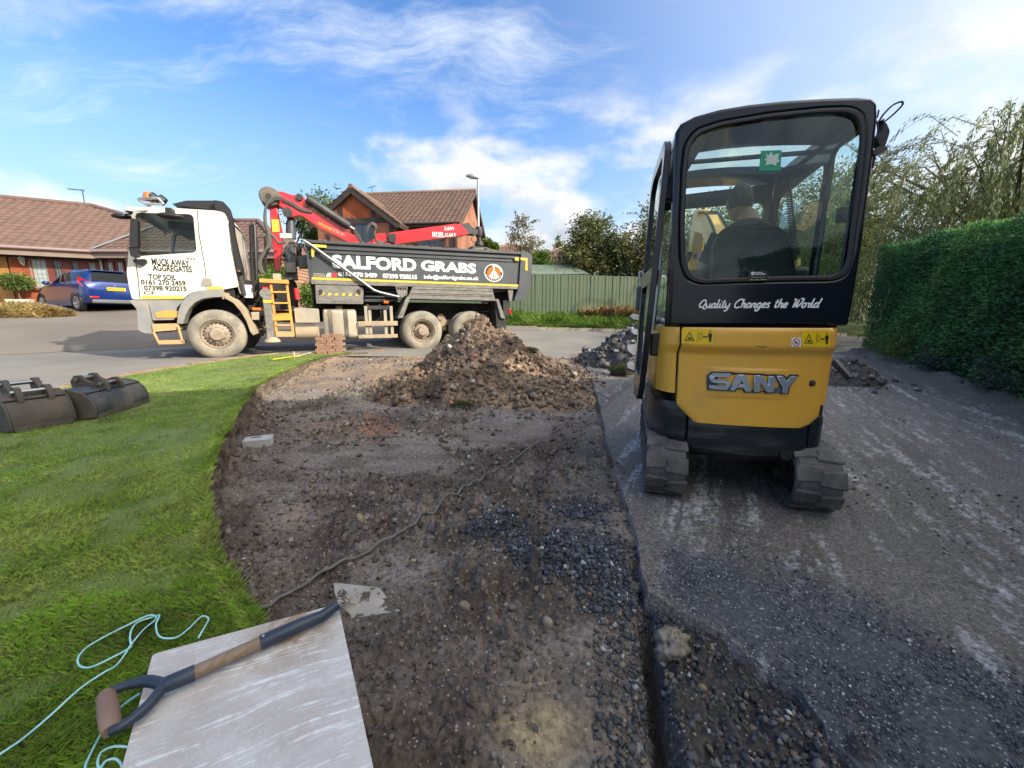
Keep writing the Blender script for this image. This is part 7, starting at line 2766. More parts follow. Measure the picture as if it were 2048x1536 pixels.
GLYPH = {  # script strokes: lists of points, advance
 'Q': ([[(.62, .62), (.50, .92), (.22, .80), (.05, .40), (.16, .08), (.42, .12), (.62, .45), (.60, .80)], [(.28, .20), (.45, .10), (.62, -.10), (.80, -.12)]], .74),
 'u': ([[(.02, .50), (.06, .15), (.20, .02), (.38, .22)], [(.42, .52), (.38, .15), (.46, .02), (.56, .12)]], .54),
 'a': ([[(.42, .45), (.26, .54), (.06, .32), (.10, .04), (.28, .06), (.42, .34)], [(.44, .52), (.40, .14), (.48, .02), (.56, .12)]], .54),
 'l': ([[(.12, 1.0), (.08, .40), (.10, .08), (.22, .04), (.28, .14)]], .28),
 'i': ([[(.08, .52), (.06, .14), (.16, .02), (.26, .12)], [(.12, .74), (.13, .80)]], .27),
 't': ([[(.16, .90), (.10, .30), (.14, .04), (.28, .06), (.34, .14)], [(-.02, .60), (.34, .62)]], .36),
 'y': ([[(.02, .50), (.06, .16), (.20, .04), (.38, .24)], [(.44, .52), (.38, .0), (.24, -.32), (.04, -.34)]], .52),
 'C': ([[(.72, .78), (.62, .96), (.36, .92), (.10, .58), (.08, .20), (.30, .0), (.62, .12)]], .70),
 'h': ([[(.10, 1.0), (.06, .02)], [(.08, .30), (.24, .52), (.38, .44), (.34, .10), (.42, .02), (.50, .10)]], .50),
 'n': ([[(.04, .52), (.04, .02)], [(.06, .30), (.22, .52), (.36, .44), (.32, .10), (.40, .02), (.48, .10)]], .50),
 'g': ([[(.42, .45), (.26, .54), (.06, .34), (.10, .06), (.28, .08), (.42, .34)], [(.44, .52), (.40, .0), (.26, -.34), (.04, -.32), (.10, -.12)]], .52),
 'e': ([[(.06, .26), (.34, .32), (.34, .50), (.18, .52), (.04, .24), (.14, .02), (.40, .10)]], .44),
 's': ([[(.36, .48), (.20, .54), (.10, .40), (.28, .22), (.26, .04), (.02, .06)]], .40),
 'W': ([[(.02, .86), (.16, .94), (.22, .70), (.14, .04), (.36, .40), (.50, .90), (.46, .04), (.76, .40), (.92, .92), (.60, .98)]], .92),
 'o': ([[(.22, .52), (.06, .34), (.10, .04), (.30, .04), (.40, .30), (.26, .52), (.20, .48)]], .44),
 'r': ([[(.06, .56), (.14, .42), (.32, .46), (.24, .22), (.26, .04), (.38, .06)]], .40),
 'd': ([[(.40, .44), (.26, .52), (.06, .32), (.10, .04), (.28, .06), (.42, .34)], [(.56, 1.0), (.42, .14), (.48, .02), (.56, .10)]], .54),
 ' ': ([], .42),
}


def script_text(name, s, mat, parent, x0, x1, z0, h, y, slant=0.32, weight=0.125):
 tot = sum(GLYPH[c][1] for c in s)
 k = (x1 - x0) / tot
 mb = MB()
 x = 0
 for c in s:
  st, adv = GLYPH[c]
  for pts in st:
   P = [(x0 + (x + u + slant * v * .75) * k, z0 + v * h) for u, v in pts]
   P = [(p.x, p.y) for p in spline([(a, b, 0) for a, b in P], 5)]
   mb.ribbon(P, weight * h * 1.25, y)
   for e in (P[0], P[-1]):
    pass
  x += adv
 return mb.build(name, mat, parent, fix=False, kind=None)


def make_digger():
 root = frame_empty('mini_digger', D5, 'yellow and black mini digger seen from behind on rubber tracks', 'digger')
 # ---------------- tracks
 und = empty('undercarriage', (0, 0, 0))
 und.parent = root
 L, Rr, W = 1.42, 0.185, 0.225

 def loop(y, off=0.0):
  pass
 for wx, wy in ((0.945, 2.235), (1.715, 2.035)):
  q = D5.loc((wx, wy, D5.o[2]))
  t = empty('track', (q[0], q[1], 0.0), 0)
  t.parent = root
  t.rotation_euler = (0, 0, R(-4.0))
  path = []
  c0, c1 = (Rr - .06, Rr), (L - Rr, Rr)
  straight = c1[0] - c0[0]
  per = 2 * straight + 2 * math.pi * Rr

  def at(s):
   s = s % per
   if s < straight:
    return (c0[0] + s, 0.0), (0, -1)
   s -= straight
   if s < math.pi * Rr:
    a = -math.pi / 2 + s / Rr
    return (c1[0] + Rr * math.cos(a), Rr + Rr * math.sin(a)), (math.cos(a), math.sin(a))
   s -= math.pi * Rr
   if s < straight:
    sag = -.012 * math.sin(math.pi * s / straight)
    return (c1[0] - s, 2 * Rr + sag), (0, 1)
   s -= straight
   a = math.pi / 2 + s / Rr
   return (c0[0] + Rr * math.cos(a), Rr + Rr * math.sin(a)), (math.cos(a), math.sin(a))
  m = MB()
  rings = []
  N = 90
  for i in range(N):
   (y, z), (ny, nz) = at(per * i / N)
   b = .022
   rings.append([(-W / 2, y - ny * .02, z - nz * .02), (-W / 2 + .015, y, z), (W / 2 - .015, y, z), (W / 2, y - ny * .02, z - nz * .02), (W / 2, y - ny * .045, z - nz * .045), (-W / 2, y - ny * .045, z - nz * .045)])
  m.loft(rings + [rings[0]], cap=False)
  m.build('belt', 'track_rubber', t, smooth=40)
  nl = 24
  for i in range(nl):
   (y, z), (ny, nz) = at(per * (i + .5) / nl)
   ty, tz = -nz, ny
   lg = MB()
   for side in (-1, 1):
    xa, xb = (-W / 2 - .006, .012) if side < 0 else (-.012, W / 2 + .006)
    sh = .012 * side
    vs = []
    for hh, ww in ((-.010, .054), (.006, .046)):
     for x, w in ((xa, ww * (1 if side < 0 else .8)), (xb, ww * (1 if side > 0 else .8))):
      for e in (-1, 1):
       d_ = sh + e * w
       vs.append((x, y + ny * hh + ty * d_, z + nz * hh + tz * d_))
    lg.add(vs, [(0, 1, 3, 2), (4, 6, 7, 5), (0, 4, 5, 1), (2, 3, 7, 6), (0, 2, 6, 4), (1, 5, 7, 3)])
   lg.build('lug', 'track_rubber', t, bevel=.006, segs=2)
  fr = MB()
  fr.plate(rounded([(c0[0] - .05, .10), (c1[0] + .02, .09), (c1[0] + .02, .24), (c0[0] + .2, .27), (c0[0] - .05, .24)], .05), -.055, .055, fn=lambda x, y, z: (y, x, z))
  fr.build('track_frame', 'steel_dark', t, bevel=.01)
  for c, r_, nm in ((c0, .145, 'idler'), (c1, .135, 'sprocket')):
   w = MB().lathe([(0, -.085), (.05, -.085), (.06, -.06), (r_ - .03, -.05), (r_, -.06), (r_, .06), (r_ - .03, .05), (.06, .06), (.05, .085), (0, .085)], c=(0, c[0], c[1]), axis=(1, 0, 0), n=28)
   w.build(nm, 'cast_black', t, smooth=40)
  for k in range(3):
   y = c0[0] + .3 + .3 * k
   MB().lathe([(0, -.08), (.055, -.08), (.055, .08), (0, .08)], c=(0, y, .075), axis=(1, 0, 0), n=16).build('roller', 'steel_dark', t, smooth=40)
 MB().box(-.30, .25, .25, 1.0, .18, .34).build('car_body', 'chassis', und, bevel=.03)
 MB().cyl((XC, .62, .30), (XC, .62, .46), .30, n=28).build('slew_ring', 'steel_dark', und, smooth=40)
 bl = MB().plate([(1.46, .06), (1.50, .06), (1.53, .18), (1.50, .32), (1.46, .32), (1.49, .18)], -.36, .42, fn=lambda x, y, z: (y, x, z))
 bl.build('dozer_blade', 'digger_yellow', root, bevel=.006)
 MB().bar((-.2, 1.0, .24), (-.2, 1.48, .20), .08, .08).bar((.14, 1.0, .24), (.14, 1.48, .20), .08, .08).build('blade_arm', 'cast_black', root)

 # ---------------- counterweight and engine cover
 zc0, zc1 = .375, .80
 cwt = empty('counterweight', (0, 0, 0))
 cwt.parent = root
 xa, xl_, xr_, xb = dp(1309, 850)[0], dp(1371, 870)[0], dp(1609, 880)[0], dp(1660, 860)[0]

 def cw(x0, x1, ztop, zbot, nm, out=0.0):
  xs = np.linspace(x0, x1, 24)
  zs = np.linspace(0, 1, 12)
  X = np.repeat(xs[None], 12, 0)
  zt_ = np.array([ztop(x) for x in xs])
  zb_ = np.array([zbot(x) for x in xs])
  Z = zb_[None] * (1 - zs[:, None]) + zt_[None] * zs[:, None]
  Y = yb(X) - out + .05 * (1 - sm(0, .22, zs))[:, None] + .012 * sm(.86, 1.0, zs)[:, None]
  Y[:, 0] += .008
  Y[:, -1] += .008
  shell(np.stack([X, Y, Z], -1), .25, nm, 'cast_black', cwt, smooth=40)
 pz = lambda u, v: dp(u, v, -.03)[1]
 ctop = lambda x: np.interp(x, [xl_, xr_], [pz(1372, 836), pz(1612, 853)])
 cbot = lambda x: np.interp(x, [xl_, 0, xr_], [pz(1366, 903), pz(1480, 922), pz(1605, 927)]) + .005
 cw(xl_ + .004, xr_ - .004, ctop, cbot, 'centre_weight', .012)
 cw(xa, xl_ - .004, lambda x: pz(1325, 803), lambda x: np.interp(x, [xa, xl_], [pz(1316, 880), pz(1365, 904)]), 'side_weight')
 cw(xr_ + .004, xb, lambda x: pz(1640, 838), lambda x: np.interp(x, [xr_, xb], [pz(1610, 925), pz(1652, 910)]), 'side_weight')
 for s_, xe in ((-1, xa), (1, xb)):
  ye = float(yb(xe))
  P = np.array([[(xe, ye + .02, pz(1325, 882)), (xe - .01 * s_, ye + .6, pz(1325, 880))], [(xe, ye + .02, pz(1325, 805)), (xe - .01 * s_, ye + .6, pz(1325, 805))]])
  shell(P, -.05 * s_, 'side_weight', 'cast_black', cwt, normal=(1, 0, 0))
 q = dp(1570, 908, -.05)
 MB().lathe([(0, -.0), (.032, 0), (.032, .02)], c=(q[0], float(yb(q[0])) - .030, q[1]), n=20).build('tow_hole', 'ink_black', cwt, smooth=40)

 zt, zb = pz(1500, 655), pz(1500, 848)
 z_hi, z_lo = pz(1500, 690), pz(1500, 711)

 def ys(x, z):
  z = np.asarray(z, float)
  g1 = pz(1480, 737) + .10 * (np.asarray(x) - XC) ** 2
  g2 = pz(1480, 795) + .02
  mid = np.exp(-((np.asarray(x) - XC + .0) / .20) ** 4)
  return yb(x) - .02 + step(z, z_lo, z_hi) - .006 * mid * (sm(g1 + .010, g1 - .004, z) - .0) * sm(g2 - .02, g2, z)
 # middle cover
 n, m = 90, 60
 t = np.linspace(0, 1, n)
 zed = zt + (zb - zt) * t
 pxl = np.interp(t, [0, .04, .20, .30, .80, .83, .94, 1.0], [1366, 1363, 1362, 1358, 1353.5, 1354, 1374, 1386])
 pxr = np.interp(t, [0, .04, .20, .30, .80, .88, .97, 1.0], [1660, 1664, 1663, 1655, 1640, 1637, 1616, 1600])
 X = np.zeros((n, m))
 for i in range(n):
  py = 655 + (848 - 655) * t[i]
  a, b = dp(pxl[i], py, -.03)[0], dp(pxr[i], py, -.03)[0]
  X[i] = a + (b - a) * np.linspace(0, 1, m)
 Z = np.repeat(zed[:, None], m, 1)
 # the lower edge is straight in space; keep it level
 Y = ys(X, Z) - .008
 ed = np.minimum(np.linspace(0, 1, m), np.linspace(1, 0, m)) * m
 Y += .010 * np.exp(-(ed / 1.2))[None] + .012 * np.exp(-(t * n / 1.5))[:, None]
 cover = shell(np.stack([X, Y, Z], -1), .05, 'engine_cover', 'digger_yellow', root, smooth=30)
 # side covers, wrapping round
 for nm, pa, pb, bot in (('l', 1326, 1360, 793), ('r', 1667, 1693, 806)):
  n2, m2 = 60, 20
  t2 = np.linspace(0, 1, n2)
  zz = pz(1500, 655) + (pz(1500, bot) - pz(1500, 655)) * t2
  X2 = np.zeros((n2, m2))
  for i in range(n2):
   py = 655 + (bot - 655) * t2[i]
   if nm == 'l':
    b = dp(np.interp(py, [655, 690, 711, 806], [1359.5, 1358.5, 1354, 1350]), py, -.03)[0]
    a = dp(np.interp(py, [655, 700, 793], [1325, 1321, 1312]), py, 0)[0]
   else:
    a = dp(np.interp(py, [655, 690, 711, 838], [1668, 1667, 1659, 1642]), py, -.03)[0]
    b = dp(np.interp(py, [655, 692, 715, 806], [1693, 1690, 1681, 1663]), py, 0)[0]
   X2[i] = a + (b - a) * np.linspace(0, 1, m2)
  Z2 = np.repeat(zz[:, None], m2, 1)
  Y2 = yb(X2) + .004 + step(Z2, z_lo, z_hi) * .7
  shell(np.stack([X2, Y2, Z2], -1), .05, 'side_cover', 'digger_yellow', root, smooth=35)
  xe = float(X2[0, 0] if nm == 'l' else X2[0, -1])
  ye = float(yb(xe))
  s_ = -1 if nm == 'l' else 1
  P = np.array([[(xe * 1.0, ye, zz[-1]), (xe, .62, zz[-1])], [(xe, ye, zz[0]), (xe, .62, zz[0])]])
  shell(P, -.04 * s_, 'side_cover', 'digger_yellow', root, normal=(1, 0, 0))
 MB().box(-.40, .33, .06, .60, .45, zt - .02).build('engine', 'chassis', root)
 MB().box(-.44, .36, .30, 1.18, .42, .62).build('main_frame', 'cast_black', root, bevel=.02)

 onp = lambda off: (lambda x, y, z: (x, float(ys(x, z)) - off - .008 + y, z))
 # maker's raised letters
 ZE = lambda Lp: [dp(1350 + u * .1709, 640 + v * .1709, -.06) for u, v in Lp]
 back = [(365, 640), (410, 598), (640, 598), (690, 608), (812, 610), (890, 616), (1000, 618), (1060, 626), (1150, 626), (1240, 630), (1288, 662), (1322, 632), (1442, 635), (1325, 775), (1315, 856), (1200, 852), (1190, 838), (1120, 848), (1030, 848), (1010, 828), (960, 838), (870, 838), (780, 836), (770, 800), (705, 798), (690, 826), (600, 822), (365, 812), (362, 742)]
 MB().plate([dp(1350 + (u * 1.0 + 6) * .1709, 640 + (v + 8) * .1709, -.06) for u, v in back], -.002, .0, fn=onp(.001)).build('emblem_edge', 'tape_yellow', root)
 em = MB().plate(ZE(back), -.006, .0, fn=onp(.002)).build('emblem', 'emblem_dark', root)
 letters = {'S': ([(388, 645), (425, 612), (632, 614), (628, 656), (455, 654), (442, 668), (452, 688), (582, 690), (612, 706), (622, 742), (600, 790), (568, 806), (386, 796), (386, 752), (556, 758), (570, 745), (560, 730), (432, 726), (396, 706), (384, 672)], []),
    'A': ([(700, 622), (796, 628), (866, 824), (792, 822), (772, 784), (692, 781), (668, 811), (610, 807)], [[(748, 700), (776, 744), (724, 741)]]),
    'N': ([(896, 630), (985, 636), (1058, 742), (1056, 641), (1134, 646), (1118, 835), (1040, 832), (964, 722), (962, 827), (886, 824)], []),
    'Y': ([(1150, 640), (1232, 646), (1284, 702), (1322, 650), (1412, 652), (1298, 772), (1294, 845), (1218, 842), (1224, 776)], [])}
 for c, (o, hs) in letters.items():
  MB().plate(ZE(o), -.010, .0, [ZE(h) for h in hs], fn=onp(.0085)).build('letter_' + c.lower(), 'chrome_grey', em, bevel=.003, segs=1)
 # lock
 q = dp(1350 + 1609 * .1709, 640 + 742 * .1709, -.06)
 MB().lathe([(0, -.012), (.010, -.012), (.012, -.006), (.016, -.006), (.018, .0), (.018, .01)], c=(q[0], float(ys(*q)) - .008, q[1]), n=20).build('lock', 'steel_dark', root, smooth=40)
 # stickers
 ZS = lambda Lp: [dp(1350 + u * .1709, 640 + v * .1709, -.085) for u, v in Lp]

 def sticker(x0, y0, x1, y1, hand):
  st = MB().plate(ZS([(x0, y0), (x1, y0 + 8), (x1 - 8, y1 + 8), (x0 - 4, y1)]), -.0012, 0, fn=onp(.0015)).build('warning_sticker', 'sticker_yellow', root)
  k = MB()
  w, h = x1 - x0, y1 - y0
  tri = [(x0 + .24 * w, y0 + .20 * h), (x0 + .39 * w, y0 + .82 * h), (x0 + .07 * w, y0 + .80 * h)]
  c = (sum(p[0] for p in tri) / 3, sum(p[1] for p in tri) / 3 + 4)
  inn = [(c[0] + (p[0] - c[0]) * .80, c[1] + (p[1] - c[1]) * .80) for p in tri]
  k.plate(ZS(tri), -.001, 0, [ZS(inn)], fn=onp(.0035))
  k.plate(ZS([(c[0] - 22, c[1] - 2), (c[0] + 6, c[1] - 12), (c[0] + 28, c[1] + 18), (c[0] + 10, c[1] + 14), (c[0] - 4, c[1] + 20), (c[0] - 8, c[1] + 6)]), -.001, 0, fn=onp(.0035))
  k.plate(ZS([(x0 + .50 * w, y0 + .1 * h), (x0 + .505 * w, y0 + .1 * h), (x0 + .495 * w, y0 + .95 * h), (x0 + .49 * w, y0 + .95 * h)]), -.001, 0, fn=onp(.0035))
  bx = [(x0 + .54 * w, y0 + .28 * h), (x0 + .63 * w, y0 + .29 * h), (x0 + .62 * w, y0 + .72 * h), (x0 + .53 * w, y0 + .71 * h)]
  c = (sum(p[0] for p in bx) / 4, sum(p[1] for p in bx) / 4)
  k.plate(ZS(bx), -.001, 0, [ZS([(c[0] + (p[0] - c[0]) * .86, c[1] + (p[1] - c[1]) * .93) for p in bx])], fn=onp(.0035))
  ay = y0 + .52 * h
  k.plate(ZS([(x0 + .655 * w, ay), (x0 + .69 * w, ay - 12), (x0 + .69 * w, ay - 4), (x0 + .76 * w, ay - 3), (x0 + .76 * w, ay - 11), (x0 + .795 * w, ay + 2), (x0 + .76 * w, ay + 14), (x0 + .76 * w, ay + 6), (x0 + .69 * w, ay + 5), (x0 + .69 * w, ay + 13)]), -.001, 0, fn=onp(.0035))
  mx = x0 + .88 * w
  k.plate(ZS(circle(mx + 2, y0 + .20 * h, 9, 12)), -.001, 0, fn=onp(.0035))
  k.plate(ZS([(mx - 20, y0 + .31 * h), (mx + 20, y0 + .32 * h), (mx + 22, y0 + .56 * h), (mx + 14, y0 + .57 * h), (mx + 12, y0 + .88 * h), (mx + 2, y0 + .88 * h), (mx, y0 + .62 * h), (mx - 3, y0 + .88 * h), (mx - 13, y0 + .87 * h), (mx - 14, y0 + .56 * h), (mx - 22, y0 + .55 * h)]), -.001, 0, fn=onp(.0035))
  k.build('pictogram', 'ink_black', st, kind=None)
 sticker(84, 100, 445, 275, 0)
 sticker(1466, 122, 1822, 308, 1)
 ns = MB().plate(ZS([(1342, 205), (1458, 207), (1456, 310), (1340, 308)]), -.0012, 0, fn=onp(.0015)).build('no_fire_sticker', 'white_paint', root)
 k = MB().plate(ZS(circle(1399, 257, 45, 28)), -.001, 0, [ZS(circle(1399, 257, 37, 28))], fn=onp(.0035))
 k.plate(ZS([(1370, 232), (1376, 226), (1430, 282), (1424, 288)]), -.001, 0, fn=onp(.0040))
 k.build('pictogram', 'red_ink', ns)
 MB().plate(ZS([(1380, 260), (1388, 240), (1396, 256), (1410, 244), (1404, 270), (1390, 276)]), -.001, 0, fn=onp(.0034)).build('pictogram', 'ink_black', ns)
 sc = MB()
 for a, b in (((925, 306), (955, 300)), ((960, 300), (985, 316)), ((985, 314), (1045, 302)), ((720, 312), (735, 310))):
  p, q = ZS([a])[0], ZS([b])[0]
  sc.ribbon([p, q], .0035, 0)
 sc.v = [(x, float(ys(x, z)) - .0105, z) for x, y, z in sc.v]
 sc.build('scratch', 'ink_black', root, fix=False, kind=None)

 # ---------------- cab
 cab = empty('cab', (0, 0, 0))
 cab.parent = root
 out = dl([(1336, 652), (1343, 500), (1349, 300), (1352, 262), (1362, 246), (1390, 231), (1440, 217), (1500, 207), (1570, 199.5), (1650, 194.5), (1715, 192.5), (1745, 195), (1757, 204), (1757, 235), (1748, 320), (1727, 480), (1708, 600), (1698, 652)])
 hole = rounded(dl([(1366, 345), (1372, 290), (1392, 262), (1440, 246), (1540, 229), (1640, 219), (1698, 217), (1724, 228), (1731, 262), (1722, 360), (1702, 520), (1692, 548), (1668, 559), (1560, 560), (1400, 566), (1376, 556), (1364, 530), (1362, 450)]), .03, 3)
 m = MB().plate(out, .0, .06, [hole])
 m.build('rear_frame', 'paint_black', cab, bevel=.018, segs=3)
 cxh, czh = np.mean([p[0] for p in hole]), np.mean([p[1] for p in hole])
 ins = [(cxh + (p[0] - cxh) * .955, czh + (p[1] - czh) * .955) for p in hole]
 MB().plate([(cxh + (p[0] - cxh) * 1.012, czh + (p[1] - czh) * 1.010) for p in hole], -.007, .012, [ins]).build('window_seal', 'plastic_black', cab, bevel=.006)
 glass = MB().plate([(cxh + (p[0] - cxh) * .97, czh + (p[1] - czh) * .97) for p in hole], .0160, .0162).build('rear_window', 'cab_glass', cab)
 # roof: the top band of the outline run forwards
 top = out[3:14]
 tx, tz = [p[0] for p in top], [p[1] for p in top]

 def roof(x0, x1, y0, y1):
  xs = [x0] + [x for x in tx if x0 + .004 < x < x1 - .004] + [x1]
  hi = [(x, float(np.interp(x, tx, tz))) for x in xs]
  MB().plate(hi + [(x, z - .05) for x, z in reversed(hi)], y0, y1).build('roof_panel', 'paint_black', cab)
 sx0, sx1 = dp(1381, 330, .68)[0], dp(1600, 330, .68)[0]
 roof(tx[0] + .01, tx[-1] - .004, .0601, .44)
 roof(tx[0] + .01, tx[-1] - .004, .93, 1.20)
 roof(tx[0] + .01, sx0, .4401, .9299)
 roof(sx1, tx[-1] - .004, .4401, .9299)
 zs = float(np.interp((sx0 + sx1) / 2, tx, tz)) - .03
 MB().plate([(sx0 - .02, .42), (sx1 + .02, .42), (sx1 + .02, .95), (sx0 - .02, .95)], zs - .025, zs - .0248, fn=lambda x, y, z: (x, z, y)).build('skylight', 'cab_glass', cab)
 MB().box(sx0, sx1, .60, .63, zs - .03, zs - .01).build('skylight_bar', 'plastic_black', cab)
 xl, xr = out[1][0], out[-2][0]
 zr = lambda x: float(np.interp(x, [p[0] for p in top], [p[1] for p in top]))
 xL, xR = min(p[0] for p in out), max(p[0] for p in out)
 fl = .86
 # right side: frame with a window
 zt_ = 2.24
 holes = [rounded([(.075, 1.08), (.34, 1.08), (.34, 2.06), (.075, 2.07)], .05), rounded([(.41, 1.12), (1.10, 1.05), (1.06, 2.0), (.41, 2.03)], .07)]
 tilt = lambda x, y, z: (np.interp(z, [.8, 2.3], [xr - .03, xR - .012]) - y, x, z)
 MB().plate([(.0605, fl - .05), (1.18, fl - .05), (1.14, 2.11), (.0605, 2.12)], .0, .03, holes, fn=tilt).build('side_frame', 'paint_black', cab, bevel=.01)
 for h in holes:
  MB().plate(h, .018, .0182, fn=tilt).build('side_window', 'cab_glass', cab)
 # left side: door opening, only posts
 tl2 = lambda x, y, z: (np.interp(z, [.8, 2.3], [xl + .005, xL + .012]) + y, x, z)
 MB().plate([(.0605, fl - .05), (1.18, fl - .05), (1.14, 2.06), (.0605, 2.08)], .0, .03, [rounded([(.10, fl), (1.11, fl), (1.08, 1.99), (.10, 2.0)], .08)], fn=tl2).build('door_frame', 'paint_black', cab, bevel=.01)
 # front: posts, cross rail, windscreen
 fo = [(xl + .02, fl), (xr - .02, fl), (xR - .05, 2.13), (xL + .05, 2.08)]
 fh1 = rounded([(xl + .06, 1.0), (xr - .06, 1.0), (xR - .10, 2.0), (xL + .10, 1.98)], .06)
 MB().plate(fo, 1.12, 1.17, [fh1]).build('front_frame', 'paint_black', cab, bevel=.01)
 MB().plate(fh1, 1.14, 1.1402).build('windscreen', 'cab_glass', cab)
 MB().box(xl + .05, xr - .05, .07, 1.12, fl - .06, fl).build('floor', 'plastic_black', cab)
 MB().box(xl + .06, xr - .06, .07, .42, fl, 1.22).build('seat_base', 'plastic_black', cab, bevel=.03)
 # seat
 q0 = dp(1505, 500, .50)
 st = empty('seat', (0, 0, 0))
 st.parent = root
 so = rounded(dl([(1420, 580), (1428, 490), (1440, 462), (1470, 450), (1545, 450), (1572, 465), (1582, 495), (1592, 580)], .5), .05, 4)
 MB().plate(so, .50, .60).build('seat_back', 'seat_cloth', st, bevel=.03)
 cs = [(q0[0] + (p[0] - q0[0]) * 1.03, q0[1] + (p[1] - q0[1]) * 1.03) for p in so]
 MB().plate(cs, .49, .505, [so]).build('seat_piping', 'steel_dark', st)
 MB().box(q0[0] - .24, q0[0] + .26, .56, 1.0, 1.24, 1.38).build('seat_cushion', 'seat_cloth', st, bevel=.05)
 # consoles and levers
 for s_ in (-1, 1):
  MB().box(q0[0] + s_ * .31 - .07, q0[0] + s_ * .31 + .07, .55, 1.0, 1.2, 1.44).build('console', 'plastic_black', cab, bevel=.03)
  p = (q0[0] + s_ * .31, .95, 1.44)
  MB().tube(spline([p, (p[0], .99, 1.54), (p[0] - s_ * .02, .98, 1.62)], 4), [.014] * 5 + [.022] * 4, 8).build('joystick', 'plastic_black', cab, smooth=50)
 # coiled lead by the right post
 a, b = dp(1577, 382, .36), dp(1590, 508, .36)
 hx = []
 for i in range(27 * 10):
  t = i / 269
  r = .013 + .008 * t
  hx.append((a[0] + (b[0] - a[0]) * t + r * math.cos(2 * math.pi * i / 10), .36 + r * math.sin(2 * math.pi * i / 10), a[1] + (b[1] - a[1]) * t))
 MB().tube([(a[0], .36, a[1] + .06), (a[0], .36, a[1] + .02)] + hx, .0045, 5).build('coiled_lead', 'plastic_black', cab, smooth=60)
 # sign and labels on the glass
 sg = MB().plate(dl([(1524.5, 299), (1566, 297.5), (1564, 338.5), (1520.5, 340)], -.004), -.004, -.001)
 sg.v = [(x, y + .016, z) for x, y, z in sg.v]
 sgo = sg.build('exit_sign', 'sign_green', cab)
 star = [(1531, 306), (1536, 311), (1543, 304), (1546, 311), (1558, 306), (1556, 318), (1560, 322), (1553, 326), (1552, 332), (1541, 328), (1530, 331), (1534, 323), (1529, 319), (1534, 316)]
 MB().plate(dl(star, .01), .0095, .0115).build('broken_glass_symbol', 'pale_sign', sgo)
 lb = MB().plate(dl([(1497, 541.5), (1537, 541.5), (1535.5, 561.5), (1496.5, 561.5)], -.01), -.0115, -.0095).build('dealer_label', 'ink_black', cab)

 def lt(body, x0, y0, x1, y1, bold=.02):
  a, b = dp(x0, y1, -.012), dp(x1, y0, -.012)
  return text('label_lettering', body, 'letter_white', lb, a[0], b[0], a[1], b[1], -.0135, bold)
 lt('PLANT &', 1509.5, 544, 1525.5, 546.6, .04)
 lt('MACHINERY', 1509.5, 547, 1532, 549.6, .04)
 lt('www.plantmachinery.co.uk', 1503, 553.5, 1529.5, 555.3, .01)
 lt('HIRE   SALES   SERVICE', 1499, 558.4, 1533.5, 560.2, .02)
 sh = MB()
 c = dp(1505.2, 547.4, -.012)
 sh.plate([(c[0] + u * .0080, c[1] + v * .0095) for u, v in ((-1, .6), (-.5, 1), (.5, 1), (1, .6), (.8, -.4), (0, -1.1), (-.8, -.4))], -.0145, -.0125, [[(c[0] + u * .0045, c[1] + v * .005) for u, v in ((-1, .6), (1, .6), (.6, -.4), (-.6, -.4))]])
 sh.build('label_shield', 'letter_white', lb)
 a, b = dp(1396, 617, 0), dp(1638, 600, 0)
 script_text('slogan', 'Quality Changes the World', 'letter_white', cab, a[0], b[0], dp(1500, 615.5)[1], dp(1500, 598)[1] - dp(1500, 615.5)[1], -.0035)
 # ---------------- door folded back along the left side
 xd = dp(1300, 540, .12)[0]
 dr = empty('door', (0, 0, 0))
 dr.parent = root
 zd0, zd1 = dp(1280, 800, .10)[1], dp(1325, 277, .1)[1]
 def df(x, y, z):
  lean = np.interp(z, [zd0, 1.0, 1.5, zd1], [-.055, -.018, .0, .022])
  return (dp(1312, 540, .12)[0] + lean + y, x, z)
 od = rounded([(.30, zd0), (.52, zd0 + .10), (.74, zd0 + .55), (.76, zd1 - .08), (.66, zd1), (.14, zd1 + .01), (.07, zd1 - .06), (.06, zd0 + .05), (.10, zd0)], .05, 3)
 cd = (.40, (zd0 + zd1) / 2 + .1)
 hd = [rounded([(.14, 1.42), (.68, 1.42), (.68, zd1 - .14), (.60, zd1 - .08), (.18, zd1 - .07), (.14, zd1 - .11)], .05), rounded([(.14, zd0 + .14), (.44, zd0 + .16), (.66, zd0 + .58), (.68, 1.32), (.14, 1.32)], .05)]
 MB().plate(od, -.018, .018, hd, fn=df).build('door_frame', 'paint_black', dr, bevel=.008)
 for h in hd:
  MB().plate(h, -.0001, .0001, fn=df).build('door_glass', 'cab_glass', dr)
 for zz in (dp(1330, 375, .1)[1], dp(1318, 690, .1)[1]):
  MB().box(xd + .03, xl + .02, .10, .17, zz - .07, zz + .07).build('hinge', 'plastic_black', dr, bevel=.01)
 # grab rail beside it
 a, b = dp(1326, 415, .3), dp(1300, 660, .3)
 MB().tube([(a[0], .3, a[1]), (a[0] + .005, .3, (a[1] + b[1]) / 2), (b[0] + .02, .3, b[1])], .012, 8).build('grab_rail', 'steel', dr, smooth=60)
 # mirror arm and box seen past the door
 a = dp(1286, 590, .9)
 MB().box(a[0] - .05, a[0] + .08, .88, .98, a[1] - .12, a[1] + .07).build('side_box', 'body_grey', root, bevel=.015)
 a, b = dp(1293, 575, .92), dp(1287, 550, .92)
 MB().tube(spline([(a[0], .92, a[1]), (b[0], .92, b[1]), (b[0] - .03, .92, b[1] + .02), (a[0] - .04, .92, a[1])], 5), .012, 6).build('mirror_stay', 'galvanised', root, smooth=60)
 # wiring and lamp bracket on the right of the roof
 ZW = lambda Lp, d=.05: [dp(1640 + u * .1952, 180 + v * .1953, d) for u, v in Lp]
 wr = MB()
